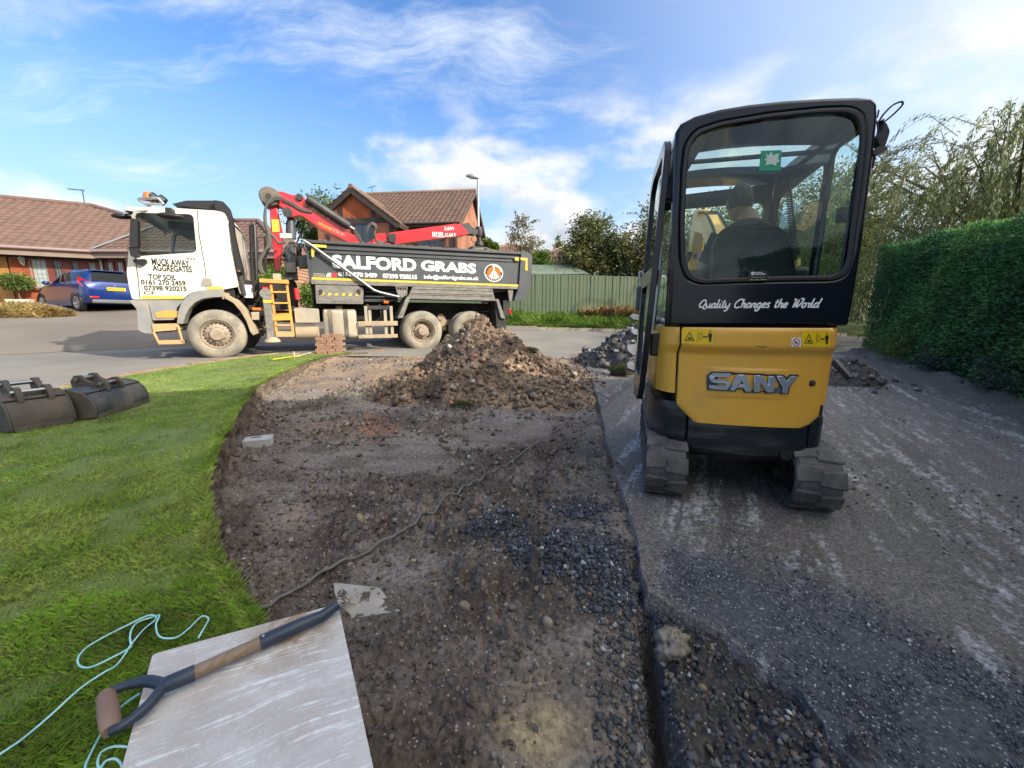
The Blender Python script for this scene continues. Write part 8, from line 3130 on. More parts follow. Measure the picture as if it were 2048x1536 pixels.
 P = ZW([(600, 330), (650, 250), (740, 160), (820, 122), (848, 128), (835, 165), (740, 260), (640, 340)])
 wr.tube(spline([(p[0], .05, p[1]) for p in P], 6), .0045, 6)
 P = ZW([(560, 235), (548, 300), (530, 330), (545, 370), (555, 480)])
 wr.tube(spline([(p[0], .02, p[1]) for p in P], 5), .0035, 6)
 wr.build('cable_loop', 'plastic_black', cab, smooth=60, kind=None)
 p = ZW([(635, 300), (600, 335), (650, 350), (690, 440), (640, 600), (590, 590), (555, 500), (610, 440)])
 MB().plate(rounded(p, .012), .03, .075).build('wire_connector', 'plastic_black', cab, bevel=.008)
 p = ZW([(500, 660), (560, 600), (650, 600), (655, 630), (600, 665), (520, 700)])
 MB().plate(rounded(p, .008), .02, .07).build('lamp_bracket', 'steel_dark', cab, bevel=.006)
 P = ZW([(545, 690), (530, 760), (520, 810)])
 MB().tube([(q[0], .04, q[1]) for q in P], .006, 6).build('cable', 'plastic_black', cab)
 # work lamp on the right inside edge, arm rest visible through the glass
 a = dp(1690, 428, .5)
 MB().box(a[0] - .03, a[0] + .03, .48, .55, a[1] - .045, a[1] + .045).build('radio', 'plastic_black', cab, bevel=.008)
 # ---------------- boom, arm, bucket
 bm = empty('boom', (0, 0, 0))
 bm.parent = root
 bx = dp(1490, 360, 1.4)[0]
 prof = [(1.34, .70), (1.50, .66), (1.80, 1.25), (2.05, 1.70), (2.45, 2.02), (3.00, 2.16), (3.02, 2.26), (2.92, 2.30), (2.35, 2.20), (1.88, 1.90), (1.62, 1.42), (1.36, .92)]
 MB().plate(prof, -.08, .08, fn=lambda x, y, z: (bx + y, x, z)).build('boom_beam', 'digger_yellow', bm, bevel=.01)
 MB().box(bx - .10, bx + .10, 1.20, 1.44, .48, .86).build('swing_post', 'cast_black', bm, bevel=.02)
 MB().tube([(bx, 1.46, .80), (bx, 1.72, 1.15), (bx, 1.73, 1.16), (bx, 1.98, 1.52)], [.05, .05, .025, .025], 12).build('boom_ram', 'cast_black', bm, smooth=40)
 arm = [(2.80, 2.36), (3.02, 2.42), (3.14, 2.20), (3.22, 1.20), (3.14, 1.18), (2.98, 2.02), (2.84, 2.16)]
 MB().plate(arm, -.07, .07, fn=lambda x, y, z: (bx + y, x, z)).build('dipper_arm', 'digger_yellow', bm, bevel=.01)
 MB().tube([(bx, 2.25, 2.36), (bx, 2.62, 2.42), (bx, 2.63, 2.42), (bx, 2.86, 2.40)], [.045, .045, .022, .022], 12).build('dipper_ram', 'cast_black', bm, smooth=40)
 MB().tube([(bx, 3.18, 2.02), (bx, 3.28, 1.62), (bx, 3.28, 1.61), (bx, 3.30, 1.38)], [.04, .04, .02, .02], 12).build('bucket_ram', 'cast_black', bm, smooth=40)
 bp = [(3.14, 1.24), (3.36, 1.30), (3.40, 1.05), (3.30, .80), (3.02, .70), (2.90, .86), (3.06, .92), (3.14, 1.05)]
 MB().plate(bp, -.20, .20, fn=lambda x, y, z: (bx + y, x, z)).build('bucket', 'bucket_paint', bm, bevel=.01)
 hs = MB()
 for s_ in (-1, 1):
  hs.tube(spline([(bx + .07 * s_, 1.30, .86), (bx + .09 * s_, 1.42, 1.25), (bx + .07 * s_, 1.85, 1.85), (bx + .06 * s_, 2.4, 2.22), (bx + .05 * s_, 2.9, 2.34)], 6), .014, 6)
 hs.build('boom_hoses', 'hose', bm, smooth=60, kind=None)
 return root


make_digger()


# ------------------------------------------------------------------ the driver
def make_person():
 root = frame_empty('person', D5, 'person in a dark t-shirt seated in the digger cab, back to the camera', 'person')
 hx, hz = dp(1482, 402, .78)
 hy = .80
 sx = dp(1500, 470, .76)[0]
 sz = dp(1500, 447, .76)[1] - .02
 hip = (sx, .66, 1.40)
 b = MB()

 def ring(c, rx, ry, n=16):
  return [(c[0] + rx * math.cos(2 * math.pi * i / n), c[1] + ry * math.sin(2 * math.pi * i / n), c[2]) for i in range(n)]
 b.loft([ring((hip[0], hip[1], hip[2] - .10), .17, .13), ring((hip[0], hip[1] + .01, hip[2] + .02), .185, .135), ring((sx, .69, hip[2] + .18), .175, .125), ring((sx - .005, .72, sz - .18), .20, .125), ring((sx - .01, .74, sz - .07), .20, .115), ring((sx - .015, .75, sz), .12, .08), ring((sx - .02, .76, sz + .05), .062, .062), ring(((sx + hx) / 2, .78, sz + .12), .058, .06)])
 # head with face, looking slightly left
 b.ell((hx, hy, hz), (.078, .098, .118), 20, 14)
 b.ell((hx - .005, hy + .03, hz - .05), (.060, .068, .075), 16, 10)
 b.ell((hx - .02, hy + .105, hz - .02), (.014, .022, .022), 8, 6)
 for s_ in (-1, 1):
  b.ell((hx + s_ * .080, hy + .005, hz - .012), (.012, .024, .034), 8, 6)
  sh = Vector((sx + s_ * .205, .745, sz - .055))
  el = Vector((sx + s_ * .285, .80, sz - .30))
  wr = Vector((sx + s_ * .27, .97, 1.60))
  b.tube([sh, sh.lerp(el, .4), el, el.lerp(wr, .35), wr], [.062, .056, .044, .042, .029], 12)
  pm = wr + Vector((0, .05, .015))
  b.ell(pm, (.040, .050, .020), 12, 8)
  for k in range(4):
   f0 = pm + Vector(((k - 1.5) * .020, .040, .004))
   b.tube(spline([f0, f0 + Vector((0, .030 + .004 * (k in (1, 2)), -.006)), f0 + Vector((0, .036, -.030)), f0 + Vector((0, .016, -.040))], 3), .0095, 7)
  t0 = pm + Vector((-s_ * .036, -.005, 0))
  b.tube(spline([t0, t0 + Vector((-s_ * .018, .025, -.012)), t0 + Vector((-s_ * .008, .045, -.030))], 3), .011, 7)
  h0 = Vector((hip[0] + s_ * .09, hip[1] + .02, hip[2] - .03))
  kn = Vector((hip[0] + s_ * .13, hip[1] + .42, hip[2] + .02))
  an = Vector((hip[0] + s_ * .12, hip[1] + .44, .96))
  b.tube([h0, h0.lerp(kn, .5), kn, kn.lerp(an, .4), an], [.095, .080, .060, .058, .040], 12)
  b.ell(an + Vector((0, .07, -.045)), (.045, .11, .035), 12, 8)
 body = b.build('body', 'skin', root, fix=False)
 rm = body.modifiers.new('one_skin', 'REMESH')
 rm.mode = 'VOXEL'
 rm.voxel_size = .0085
 rm.use_smooth_shade = True
 s = body.modifiers.new('soft', 'SMOOTH')
 s.factor = .5
 s.iterations = 3
 t = MB()
 t.loft([ring((hip[0], hip[1] + .005, hip[2] - .04), .197, .148), ring((sx, .69, hip[2] + .18), .190, .140), ring((sx - .005, .72, sz - .18), .214, .138), ring((sx - .01, .74, sz - .06), .214, .126), ring((sx - .015, .75, sz + .012), .132, .092), ring((sx - .02, .757, sz + .045), .072, .072)])
 for s_ in (-1, 1):
  sh = Vector((sx + s_ * .19, .745, sz - .055))
  el = Vector((sx + s_ * .285, .80, sz - .30))
  t.tube([sh, sh.lerp(el, .35), sh.lerp(el, .78)], [.078, .072, .066], 12)
 ts = t.build('t_shirt', 'shirt', root, fix=False)
 rm = ts.modifiers.new('cloth', 'REMESH')
 rm.mode = 'VOXEL'
 rm.voxel_size = .011
 rm.use_smooth_shade = True
 p = MB()
 for s_ in (-1, 1):
  h0 = Vector((hip[0] + s_ * .09, hip[1] + .0, hip[2] - .03))
  kn = Vector((hip[0] + s_ * .13, hip[1] + .42, hip[2] + .02))
  an = Vector((hip[0] + s_ * .12, hip[1] + .44, .99))
  p.tube([h0, h0.lerp(kn, .5), kn + Vector((0, .01, 0)), kn.lerp(an, .4), an], [.11, .092, .072, .070, .060], 12)
 p.build('trousers', 'trousers', root, smooth=60)
 h = MB()
 vs, nu, nv = [], 22, 14
 for i in range(nv + 1):
  for j in range(nu):
   th = 2 * math.pi * j / nu
   front = max(0.0, math.sin(th))
   lim = math.pi * (.66 - .28 * front ** .7)
   ph = lim * i / nv
   vs.append((hx + .083 * math.sin(ph) * math.cos(th), hy + .103 * math.sin(ph) * math.sin(th), hz + .006 + .120 * math.cos(ph)))
 h.add(vs, [(i * nu + j, i * nu + (j + 1) % nu, (i + 1) * nu + (j + 1) % nu, (i + 1) * nu + j) for i in range(nv) for j in range(nu)])
 h.build('hair', 'hair', root, smooth=60)


make_person()
# ------------------------------------------------------------------ heaps of soil and rubble
def heap(name, label, cat, rows, tint_fn, seed, clods, nclod, zf, rough=0.07):
 """rows: (px of left foot, px of right foot, px of crest, y of the foot line, height) as ground points"""
 pass


def make_soil_heap():
 c = np.array([-0.05, 6.15])
 root = empty('soil_heap', (c[0], c[1], 0), 0, 'big heap of dug brown soil in front of the lorry wheels', 'soil heap')
 n, m = 190, 150
 u = np.linspace(-2.4, 2.0, n)
 v = np.linspace(-1.75, 1.75, m)
 U, V = np.meshgrid(u, v, indexing='ij')

 def hgt(U, V):
  # main cone plus a low apron to the left front
  px_, py_ = U + 0.42, V - 0.15
  ang = np.arctan2(py_, px_)
  wob = 1 + 0.10 * np.sin(3 * ang + 1.0) + 0.06 * np.sin(5 * ang)
  rad = np.hypot(px_ / np.where(px_ < 0, 1.35, 1.42), py_ / 1.42) / wob
  h = 1.02 * np.maximum(1 - rad, 0) ** 1.02
  h = np.where(rad < .12, h - .06 * (1 - rad / .12), h)
  h2 = 0.30 * np.maximum(1 - np.hypot((U + 1.25) / .85, (V + .75) / .62), 0)
  h3 = 0.22 * np.maximum(1 - np.hypot((U - .30) / 1.0, (V + 1.0) / .62), 0)
  return np.maximum(np.maximum(h, h2), h3) + .25 * np.minimum(h, h2)
 Hh = hgt(U, V) * sm(1.42, 1.05, U)
 act = sm(0.0, 0.10, Hh)
 X, Y = U + c[0], V + c[1]
 Hh = Hh + act * (0.13 * fbm(X, Y, 2.6, 3, 501) + 0.11 * fbm(X, Y, 7.0, 5, 511, .7) + .05 * np.maximum(0, .4 - np.abs(fbm(X, Y, 5.0, 3, 512))))
 base = pit_z(X, Y)
 Z = np.where(Hh > 0.012, base + Hh, base - 0.06)
 x, y = X.ravel(), Y.ravel()
 col = np.tile(np.array([0.165, 0.115, 0.080]), (len(x), 1))
 col = mixc(col, sm(-0.1, 0.3, fbm(x, y, 1.5, 4, 521)), (0.28, 0.20, 0.135))
 col = mixc(col, .85 * sm(0.05, 0.35, fbm(x * 1.0 + y * .4, y, 2.2, 4, 531)), (0.070, 0.053, 0.044))  # dark shadow streaks put into the soil colour of the heap
 col = mixc(col, .7 * sm(0.3, 1.6, x - c[0] - (y - c[1]) * .35) * sm(-.3, .3, fbm(x, y, 1.8, 3, 541)), (0.090, 0.072, 0.062))
 P = np.stack([U, V, Z], -1)
 npmesh('loose_soil', P.reshape(-1, 3), gridfaces(n, m), 'clod', parent=root, tint=col, smooth=True, kind='stuff')
 rg = np.random.default_rng(52)

 def zat(x, y):
  i = np.clip(((x + 2.4) / 4.4 * (n - 1)).round().astype(int), 0, n - 1)
  j = np.clip(((y + 1.75) / 3.5 * (m - 1)).round().astype(int), 0, m - 1)
  return Z[i, j], Hh[i, j], col.reshape(n, m, 3)[i, j]
 k = 17000
 x, y = -2.4 + 4.4 * rg.random(k), -1.75 + 3.5 * rg.random(k)
 z, h, cc = zat(x, y)
 ok = h > 0.03
 x, y, z, h, cc = x[ok], y[ok], z[ok], h[ok], cc[ok]
 s = 0.007 + 0.030 * rg.random(len(x)) ** 4 * (1.4 - .6 * h)
 c2 = cc * (0.75 + 0.6 * rg.random((len(x), 1)))
 gs = rg.random(len(x)) < .06
 c2[gs] = np.array([0.30, 0.25, 0.19]) * (.7 + .5 * rg.random((gs.sum(), 1)))
 stones('clods', np.stack([x, y, z], -1), s, c2, 53, .8, .45, mat='clod', base=ANG, parent=root)
 # lumps rolled to the foot
 k = 700
 a = rg.random(k) * np.pi * 1.3 + np.pi * .85
 r = 1 + .10 * rg.normal(size=k)
 x, y = np.where(np.cos(a) < 0, 1.75, 1.35) * r * np.cos(a) - .02, 1.35 * r * np.sin(a) + .1
 z = pit_z(x + c[0], y + c[1])
 s = 0.010 + .026 * rg.random(k) ** 3
 c2 = colours(rg, k, [(0.16, 0.105, 0.065), (0.10, 0.07, 0.05), (0.22, 0.16, 0.10)])
 stones('clods', np.stack([x, y, z], -1), s, c2, 54, .8, .45, mat='clod', parent=root)
 # singled-out pieces
 for px, py, Y, sz, colr, nm, lab, cat in (
   (1062, 790, 4.9, .085, (0.055, 0.05, 0.05), 'soil_lump', 'big dark slab of soil at the front foot of the soil heap', 'soil lump'),
   (905, 781, 4.8, .050, (0.36, 0.17, 0.11), 'brick_bat', 'broken pinkish brick end at the front of the soil heap', 'brick'),
   (945, 748, 5.1, .035, (0.42, 0.38, 0.33), 'stone', 'pale stone stuck in the dark streak of the soil heap', 'stone'),
   (900, 722, 5.6, .060, (0.44, 0.40, 0.33), 'stone', 'largest pale stone, high on the left flank of the soil heap', 'stone'),
   (948, 714, 5.5, .060, (0.20, 0.07, 0.05), 'brick_bat', 'dark red brick fragment on the left flank of the soil heap', 'brick'),
   (1030, 812, 4.6, .040, (0.07, 0.06, 0.055), 'stone', 'dark stone on the ground in front of the soil heap', 'stone')):
  q = Yd(px, py, Y)
  lx, ly = np.array([q[0] - c[0]]), np.array([q[1] - c[1]])
  zz, hh, _ = zat(lx, ly)
  o = stones(nm, np.array([[0, 0, 0.]]), np.array([sz]), np.array([colr]), int(px), .6, .2, base=(IV2, IFC2), kind=None)
  o.location = (q[0], q[1], float(zz[0]) if hh[0] > .01 else float(pit_z(q[0], q[1])))
  tag(o, lab, cat)
 # turf caught in the heap
 for i, (px, py, Y, w, lab) in enumerate(((925, 800, 4.70, .15, 'mossy clump of turf at the front foot of the soil heap'), (1062, 690, 6.3, .12, 'clump of turf near the top right of the soil heap'),
           (1243, 762, 6.6, .24, 'slab of green turf lying on the stripped driveway beside the rubble'))):
  q = Yd(px, py, Y)
  if i < 2:
   zz, hh, _ = zat(np.array([q[0] - c[0]]), np.array([q[1] - c[1]]))
   z0 = float(zz[0])
  else:
   z0 = float(drive_z(q[0], q[1]))
  turf(q[0], q[1], z0, w, lab, 60 + i)


def turf(x, y, z, w, label, seed):
 rg = np.random.default_rng(seed)
 root = empty('turf_clump', (x, y, z), 20 * seed % 70 - 35, label, 'turf')
 v = IV2 * (1 + .15 * (rg.random((len(IV2), 1)) - .5)) * np.array([w, w * .6, w * .38])
 npmesh('sod', v + np.array([0, 0, w * .22]), IFC2, 'clod', parent=root, tint=np.tile(np.array([0.075, 0.06, 0.04]), (len(v), 1)))
 n = 900
 a = rg.random(n) * 2 * np.pi
 r = np.sqrt(rg.random(n))
 x0, y0 = w * .95 * r * np.cos(a), w * .58 * r * np.sin(a)
 z0 = w * .22 + w * .36 * np.sqrt(np.maximum(0, 1 - r ** 2))
 P = np.stack([x0, y0, z0], -1)
 leaves('blades', P, np.stack([np.cos(a) * r, np.sin(a) * r, .8 + 0 * a], -1), w * .30, .10, colours(rg, n, [(0.10, 0.13, 0.04), (0.16, 0.17, 0.06), (0.07, 0.10, 0.03)]), mat='grass', parent=root, seed=seed)


make_soil_heap()


def slab_piece(name, label, cat, loc, pts, th, rot, group=None):
 m = MB().plate(pts, -th / 2, th / 2)
 o = m.build(name, ['concrete_face'], None, bevel=.006)
 o.location = loc
 o.rotation_euler = rot
 return tag(o, label, cat, group)


def make_rubble_heap():
 c = np.array([3.15, 7.75])
 root = empty('rubble_heap', (c[0], c[1], 0), 0, 'heap of broken black tarmac and rubble behind the digger door', 'rubble heap')
 n, m = 130, 100
 U, V = np.meshgrid(np.linspace(-2.2, 2.2, n), np.linspace(-1.3, 1.3, m), indexing='ij')
 ang = np.arctan2(V, U)
 rad = np.hypot(U / 1.85, V / 1.15) / (1 + .08 * np.sin(3 * ang))
 Hh = 1.12 * np.maximum(1 - rad, 0) ** .95
 X, Y = U + c[0], V + c[1]
 act = sm(0, .08, Hh)
 Hh = Hh + act * (.14 * fbm(X, Y, 2.4, 3, 601) + .10 * fbm(X, Y, 7, 4, 611, .65))
 base = drive_z(X, Y)
 Z = np.where(Hh > .01, base + Hh, base - .06)
 x, y = X.ravel(), Y.ravel()
 col = np.tile(np.array([0.070, 0.066, 0.065]), (len(x), 1))
 col = mixc(col, .8 * sm(0, .4, fbm(x, y, 3, 4, 621)), (0.12, 0.11, 0.10))
 col = mixc(col, .9 * sm(-.5, -1.1, y - c[1]) * sm(-.1, .3, fbm(x, y, 2, 3, 631)), (0.20, 0.13, 0.08))
 npmesh('loose_rubble', np.stack([U, V, Z], -1).reshape(-1, 3), gridfaces(n, m), 'clod', parent=root, tint=col, smooth=True, kind='stuff')
 rg = np.random.default_rng(62)
 k = 4200
 x, y = -2.2 + 4.4 * rg.random(k), -1.3 + 2.6 * rg.random(k)
 i = ((x + 2.2) / 4.4 * (n - 1)).round().astype(int)
 j = ((y + 1.3) / 2.6 * (m - 1)).round().astype(int)
 ok = Hh[i, j] > .02
 x, y, z, cc = x[ok], y[ok], Z[i, j][ok], col.reshape(n, m, 3)[i, j][ok]
 s = .014 + .06 * rg.random(len(x)) ** 3.5
 c2 = cc * (.7 + .7 * rg.random((len(x), 1)))
 gs = rg.random(len(x)) < .07
 c2[gs] = np.array([0.34, 0.34, 0.34]) * (.6 + .6 * rg.random((gs.sum(), 1)))
 stones('lumps', np.stack([x, y, z], -1), s, c2, 63, .7, .32, mat='stone', parent=root)
 # big broken pieces of concrete facing the camera
 for px, py, Y, w, h, yaw, pitch, roll, lab in (
   (1277, 668, 6.75, .30, .22, 10, -50, 8, 'pale grey broken concrete slab near the top of the rubble heap'),
   (1268, 699, 6.55, .30, .26, 25, -38, -14, 'blue-grey broken slab with a ragged white edge in the rubble heap'),
   (1268, 736, 6.35, .28, .20, -12, -40, 24, 'lowest grey concrete block leaning on the rubble heap'),
   (1276, 636, 6.95, .32, .16, 0, -15, 10, 'brown-grey boulder of concrete on top of the rubble heap'),
   (1232, 702, 6.55, .14, .08, 30, -30, 5, 'small pale concrete piece left of the slabs in the rubble heap'),
   (1212, 745, 6.2, .16, .10, 40, -70, 0, 'flat chip of concrete at the left foot of the rubble heap')):
  q = Yd(px, py, Y)
  r2 = random.Random(px)
  pts = [(w / 2 * math.cos(a) * r2.uniform(.85, 1.2), h / 2 * math.sin(a) * r2.uniform(.85, 1.2)) for a in (0.6, 2.3, 3.1, 3.9, 5.6)]
  slab_piece('concrete_piece', lab, 'concrete piece', tuple(q), pts, .075 if w > .2 else .04, (R(pitch), R(roll), R(yaw)))
 # a smaller heap on the far side of the digger
 c = G(1690, 770, -.14)
 r3 = empty('rubble_heap', (c[0], c[1], 0), 0, 'small heap of grey rubble showing to the right of the digger', 'rubble heap')
 n, m = 60, 50
 U, V = np.meshgrid(np.linspace(-.9, .6, n), np.linspace(-.6, .6, m), indexing='ij')
 Hh = .42 * np.maximum(1 - np.hypot(U / .55, V / .42), 0)
 Hh = Hh + sm(0, .06, Hh) * (.07 * fbm(U, V, 4, 4, 641) + .03 * fbm(U, V, 12, 3, 651))
 base = drive_z(U + c[0], V + c[1])
 Z = np.where(Hh > .01, base + Hh, base - .05)
 npmesh('loose_rubble', np.stack([U, V, Z], -1).reshape(-1, 3), gridfaces(n, m), 'clod', parent=r3, tint=np.tile(np.array([0.085, 0.075, 0.068]), (n * m, 1)), smooth=True, kind='stuff')
 k = 260
 x, y = .36 * rg.normal(size=k), .28 * rg.normal(size=k)
 i = np.clip(((x + .9) / 1.5 * (n - 1)).round().astype(int), 0, n - 1)
 j = np.clip(((y + .6) / 1.2 * (m - 1)).round().astype(int), 0, m - 1)
 zz = np.where(Hh[i, j] > .01, Z[i, j], base[i, j])
 stones('lumps', np.stack([x, y, zz], -1), .012 + .04 * rg.random(k) ** 3, colours(rg, k, [(0.10, 0.09, 0.085), (0.06, 0.055, 0.05), (0.26, 0.25, 0.24)]), 64, .7, .3, parent=r3)
 a, b = Yd(1668, 722, 3.75), Yd(1700, 758, 3.6)
 m = MB().bar(tuple(a), tuple(b), .06, .05)
 tag(m.build('rubber_strip', 'plastic_black', None, bevel=.008), 'black strip of rubber lying on the small grey rubble heap', 'rubber strip')
 q = G(1700, 716, -.0)
 m = MB().plate([(-.5, -.35), (.5, -.3), (.45, .35), (-.4, .3)], -.03, .03, fn=lambda x, y, z: (x, z, y))
 o = m.build('concrete_slab', 'concrete', None, bevel=.01)
 o.location = (q[0] - .1, q[1] + .2, .02)
 tag(o, 'grey concrete slab lying between the digger and the end of the hedge', 'slab')


make_rubble_heap()


# ------------------------------------------------------------------ stack of bricks by the lorry, loose brick
def make_bricks():
 q = G(662, 707, 0.075)
 root = empty('brick_stack', (q[0] - .02, q[1] + .05, float(lawn_z(-4.2, 8.7)) + .0), 18, 'stack of old brown paving bricks standing at the kerb beside the lorry', 'brick stack')
 me = MB().box(-.10, .10, -.05, .05, 0, .062).mesh('brick')
 me.materials.append(MATS['loose_brick'])
 rg = random.Random(3)
 for r in range(7):
  for i in range(3):
   for j in range(2):
    o = bpy.data.objects.new('brick', me)
    link(o, root)
    if r % 2:
     o.location = (-.205 + .205 * i + .01 + rg.uniform(-.012, .012), -.10 + .108 * j * 1.0 + rg.uniform(-.01, .01), r * .064)
     o.rotation_euler = (0, 0, R(rg.uniform(-4, 4)))
    else:
     if j == 0:
      o.location = (-.22 + .11 * i + rg.uniform(-.008, .008), -.05 + rg.uniform(-.01, .01), r * .064)
      o.rotation_euler = (0, 0, R(90 + rg.uniform(-4, 4)))
     else:
      o.location = (.16 + rg.uniform(-.01, .01), -.10 + .105 * i * .98, r * .064)
      o.rotation_euler = (0, 0, R(rg.uniform(-4, 4)))
    if r == 6 and i == 0 and j == 0:
     bpy.data.objects.remove(o)
 q = Gf(759, 706, pit_z)
 m = MB().box(-.10, .10, -.05, .05, 0, .065)
 o = m.build('loose_brick', 'loose_brick', None, bevel=.006)
 o.location = (q[0], q[1], float(pit_z(q[0], q[1])) + .0)
 o.rotation_euler = (R(8), R(-10), R(25))
 tag(o, 'single loose brick lying between the brick stack and the soil heap', 'brick')
 # bits of wood and a yellow rule on the grass by the kerb
 for (a, b, mt, lab, nm) in (((545, 722), (606, 713), 'tape_yellow', 'thin yellow stick lying on the grass near the lorry', 'stick'), ((594, 716), (622, 708), 'stick', 'pale stick lying on the grass beside the brick stack', 'stick'),
        ((589, 716), (586, 704), 'stick', 'short pale peg standing in the grass near the lorry', 'peg')):
  p = Gf(*a, lawn_z)
  if nm == 'peg':
   e = Vector((p[0], p[1], p[2] + .13))
  else:
   e = Vector(tuple(Gf(*b, lawn_z))) + Vector((0, 0, .035))
  o = MB().bar(Vector(tuple(p)) + Vector((0, 0, .03 if nm == 'stick' else 0)), e, .022, .015).build(nm, mt, None)
  tag(o, lab, nm)


make_bricks()


def make_block():
 p = Gf(513, 893, pit_z)
 m = MB().box(-.105, .105, -.055, .055, 0, .068)
 o = m.build('concrete_block', 'concrete_block', None, bevel=.005)
 zt = float(pit_z(p[0], p[1]))
 o.location = (p[0] - .01, p[1] + .05, zt + .0)
 o.rotation_euler = (0, 0, R(24))
 o.scale = (1.05, 1.35, 1.15)
 tag(o, 'pale grey concrete block with a dark smear on top, near the turf edge', 'concrete block')
 mk = MB()
 mk.plate(circle(-.015, .012, .042, 16, .011), 0, .001, fn=lambda x, y, z: (x, z, .0695 + y))
 mk.build('smear', 'ink_black', o)


make_block()


# ------------------------------------------------------------------ digging buckets on the lawn
def make_buckets():
 def bucket(name, label, foot_l, foot_r, deg_extra, width, mat, s, teeth=False, flip=1):
  a, b = Gf(*foot_l, lawn_z), Gf(*foot_r, lawn_z)
  d = b - a
  deg = math.degrees(math.atan2(d[1], d[0]))
  w = float(np.hypot(d[0], d[1])) if width is None else width
  root = empty(name, tuple(a), deg, label, 'digger bucket')
  # profile in (y, z): curved back towards the viewer, mouth to the ground and away
  pr = [(0.0, 0.02), (-.01, .10), (.02, .20), (.09, .28), (.20, .315), (.34, .30), (.47, .24)]
  pr = [(y * s, z * s) for y, z in pr]
  t = .012
  shellp = [p for p in pr] + [(y + t * .5, z - t) for y, z in reversed(pr)]
  MB().plate(shellp, 0, w, fn=lambda x, y, z: (y, x, z)).build('back_plate', mat, root, bevel=.004, segs=1)
  cheek = pr + [(.50 * s, .10 * s), (.36 * s, .03 * s), (.16 * s, .0)]
  for x0 in (-.014, w - .0):
   MB().plate(cheek, x0, x0 + .014, fn=lambda x, y, z: (y, x, z)).build('cheek_plate', 'bucket_earth', root, bevel=.003, segs=1)
  MB().box(.005, w - .005, -.005 * s, .03 * s, .0, .05 * s).build('cutting_edge', 'bucket_earth', root, bevel=.006)
  ln = MB().box(0, w, .062 * s, .070 * s, .262 * s, .270 * s)
  ln.build('weld_seam', 'ink_black', root)
  # hanger ears
  for x0 in (w * .5 - .095, w * .5 + .075):
   ear = [(.05, .24), (.20, .30), (.36, .29), (.37, .36), (.33, .42), (.28, .42), (.25, .37), (.19, .34), (.13, .37), (.09, .37), (.05, .31)]
   ear = [(y * s, z * s) for y, z in ear]
   MB().plate(ear, x0 - .006, x0 + .030, fn=lambda x, y, z: (y, x, z)).build('hanger_ear', 'bucket_earth', root, bevel=.004, segs=1)
  for y, z in ((.10, .33), (.305, .385)):
   MB().tube([(w * .5 - .12, y * s, z * s), (w * .5 + .12, y * s, z * s)], .017, 12).build('pin', 'steel', root, smooth=40)
  for x0 in (w * .5 - .12, w * .5 + .12):
   MB().tube([(x0, .10 * s, .33 * s), (x0 + .001, .10 * s, .33 * s + .0)], .03, 10) if False else None
  return root
 bucket('ditching_bucket', 'wide black ditching bucket lying mouth down on the lawn', (196, 838), (298, 806), 0, None, 'bucket_paint', .88)
 bucket('digging_bucket', 'older muddy narrow bucket lying beside the wide one at the left edge of the lawn', (28, 868), (150, 846), 0, None, 'bucket_earth', .95)
 q = Gf(262, 780, lawn_z)
 

make_buckets()


# ------------------------------------------------------------------ paving slab, spade, string, cable
SLAB_Z = 0.055


def make_slab():
 c0, c1, c2, c3 = G(305, 1308, SLAB_Z), G(676, 1207, SLAB_Z), G(747, 1536, SLAB_Z), G(243, 1536, SLAB_Z)
 ex = (c1 - c0)
 w = np.hypot(ex[0], ex[1])
 deg = math.degrees(math.atan2(ex[1], ex[0]))
 cen = (c0 + c1) / 2
 root = empty('paving_slab', (0, 0, 0))
 bpy.data.objects.remove(root)
 a = R(deg)
 o_ = np.array([float(cen[0]), float(cen[1])])
 lp = []
 for q in (c3, c2, c1, c0):
  d_ = q[:2] - o_
  lp.append((d_[0] * math.cos(a) + d_[1] * math.sin(a), -d_[0] * math.sin(a) + d_[1] * math.cos(a)))
 for i, j in ((0, 3), (1, 2)):                 # run the sides on to the full 0.6 m
  k = 0.60 / math.hypot(lp[i][0] - lp[j][0], lp[i][1] - lp[j][1])
  lp[i] = (lp[j][0] + (lp[i][0] - lp[j][0]) * k, lp[j][1] + (lp[i][1] - lp[j][1]) * k)
 m = MB().plate(rounded(lp, .012), -.038, .0, fn=lambda x, y, z: (x, z, y))
 o = m.build('paving_slab', 'slab', None, bevel=.004)
 o.location = (float(cen[0]), float(cen[1]), SLAB_Z)
 o.rotation_euler = (0, 0, a)
 tag(o, 'scratched buff concrete paving slab lying half on the lawn at the bottom of the picture', 'paving slab')
 return o


SLAB = make_slab()


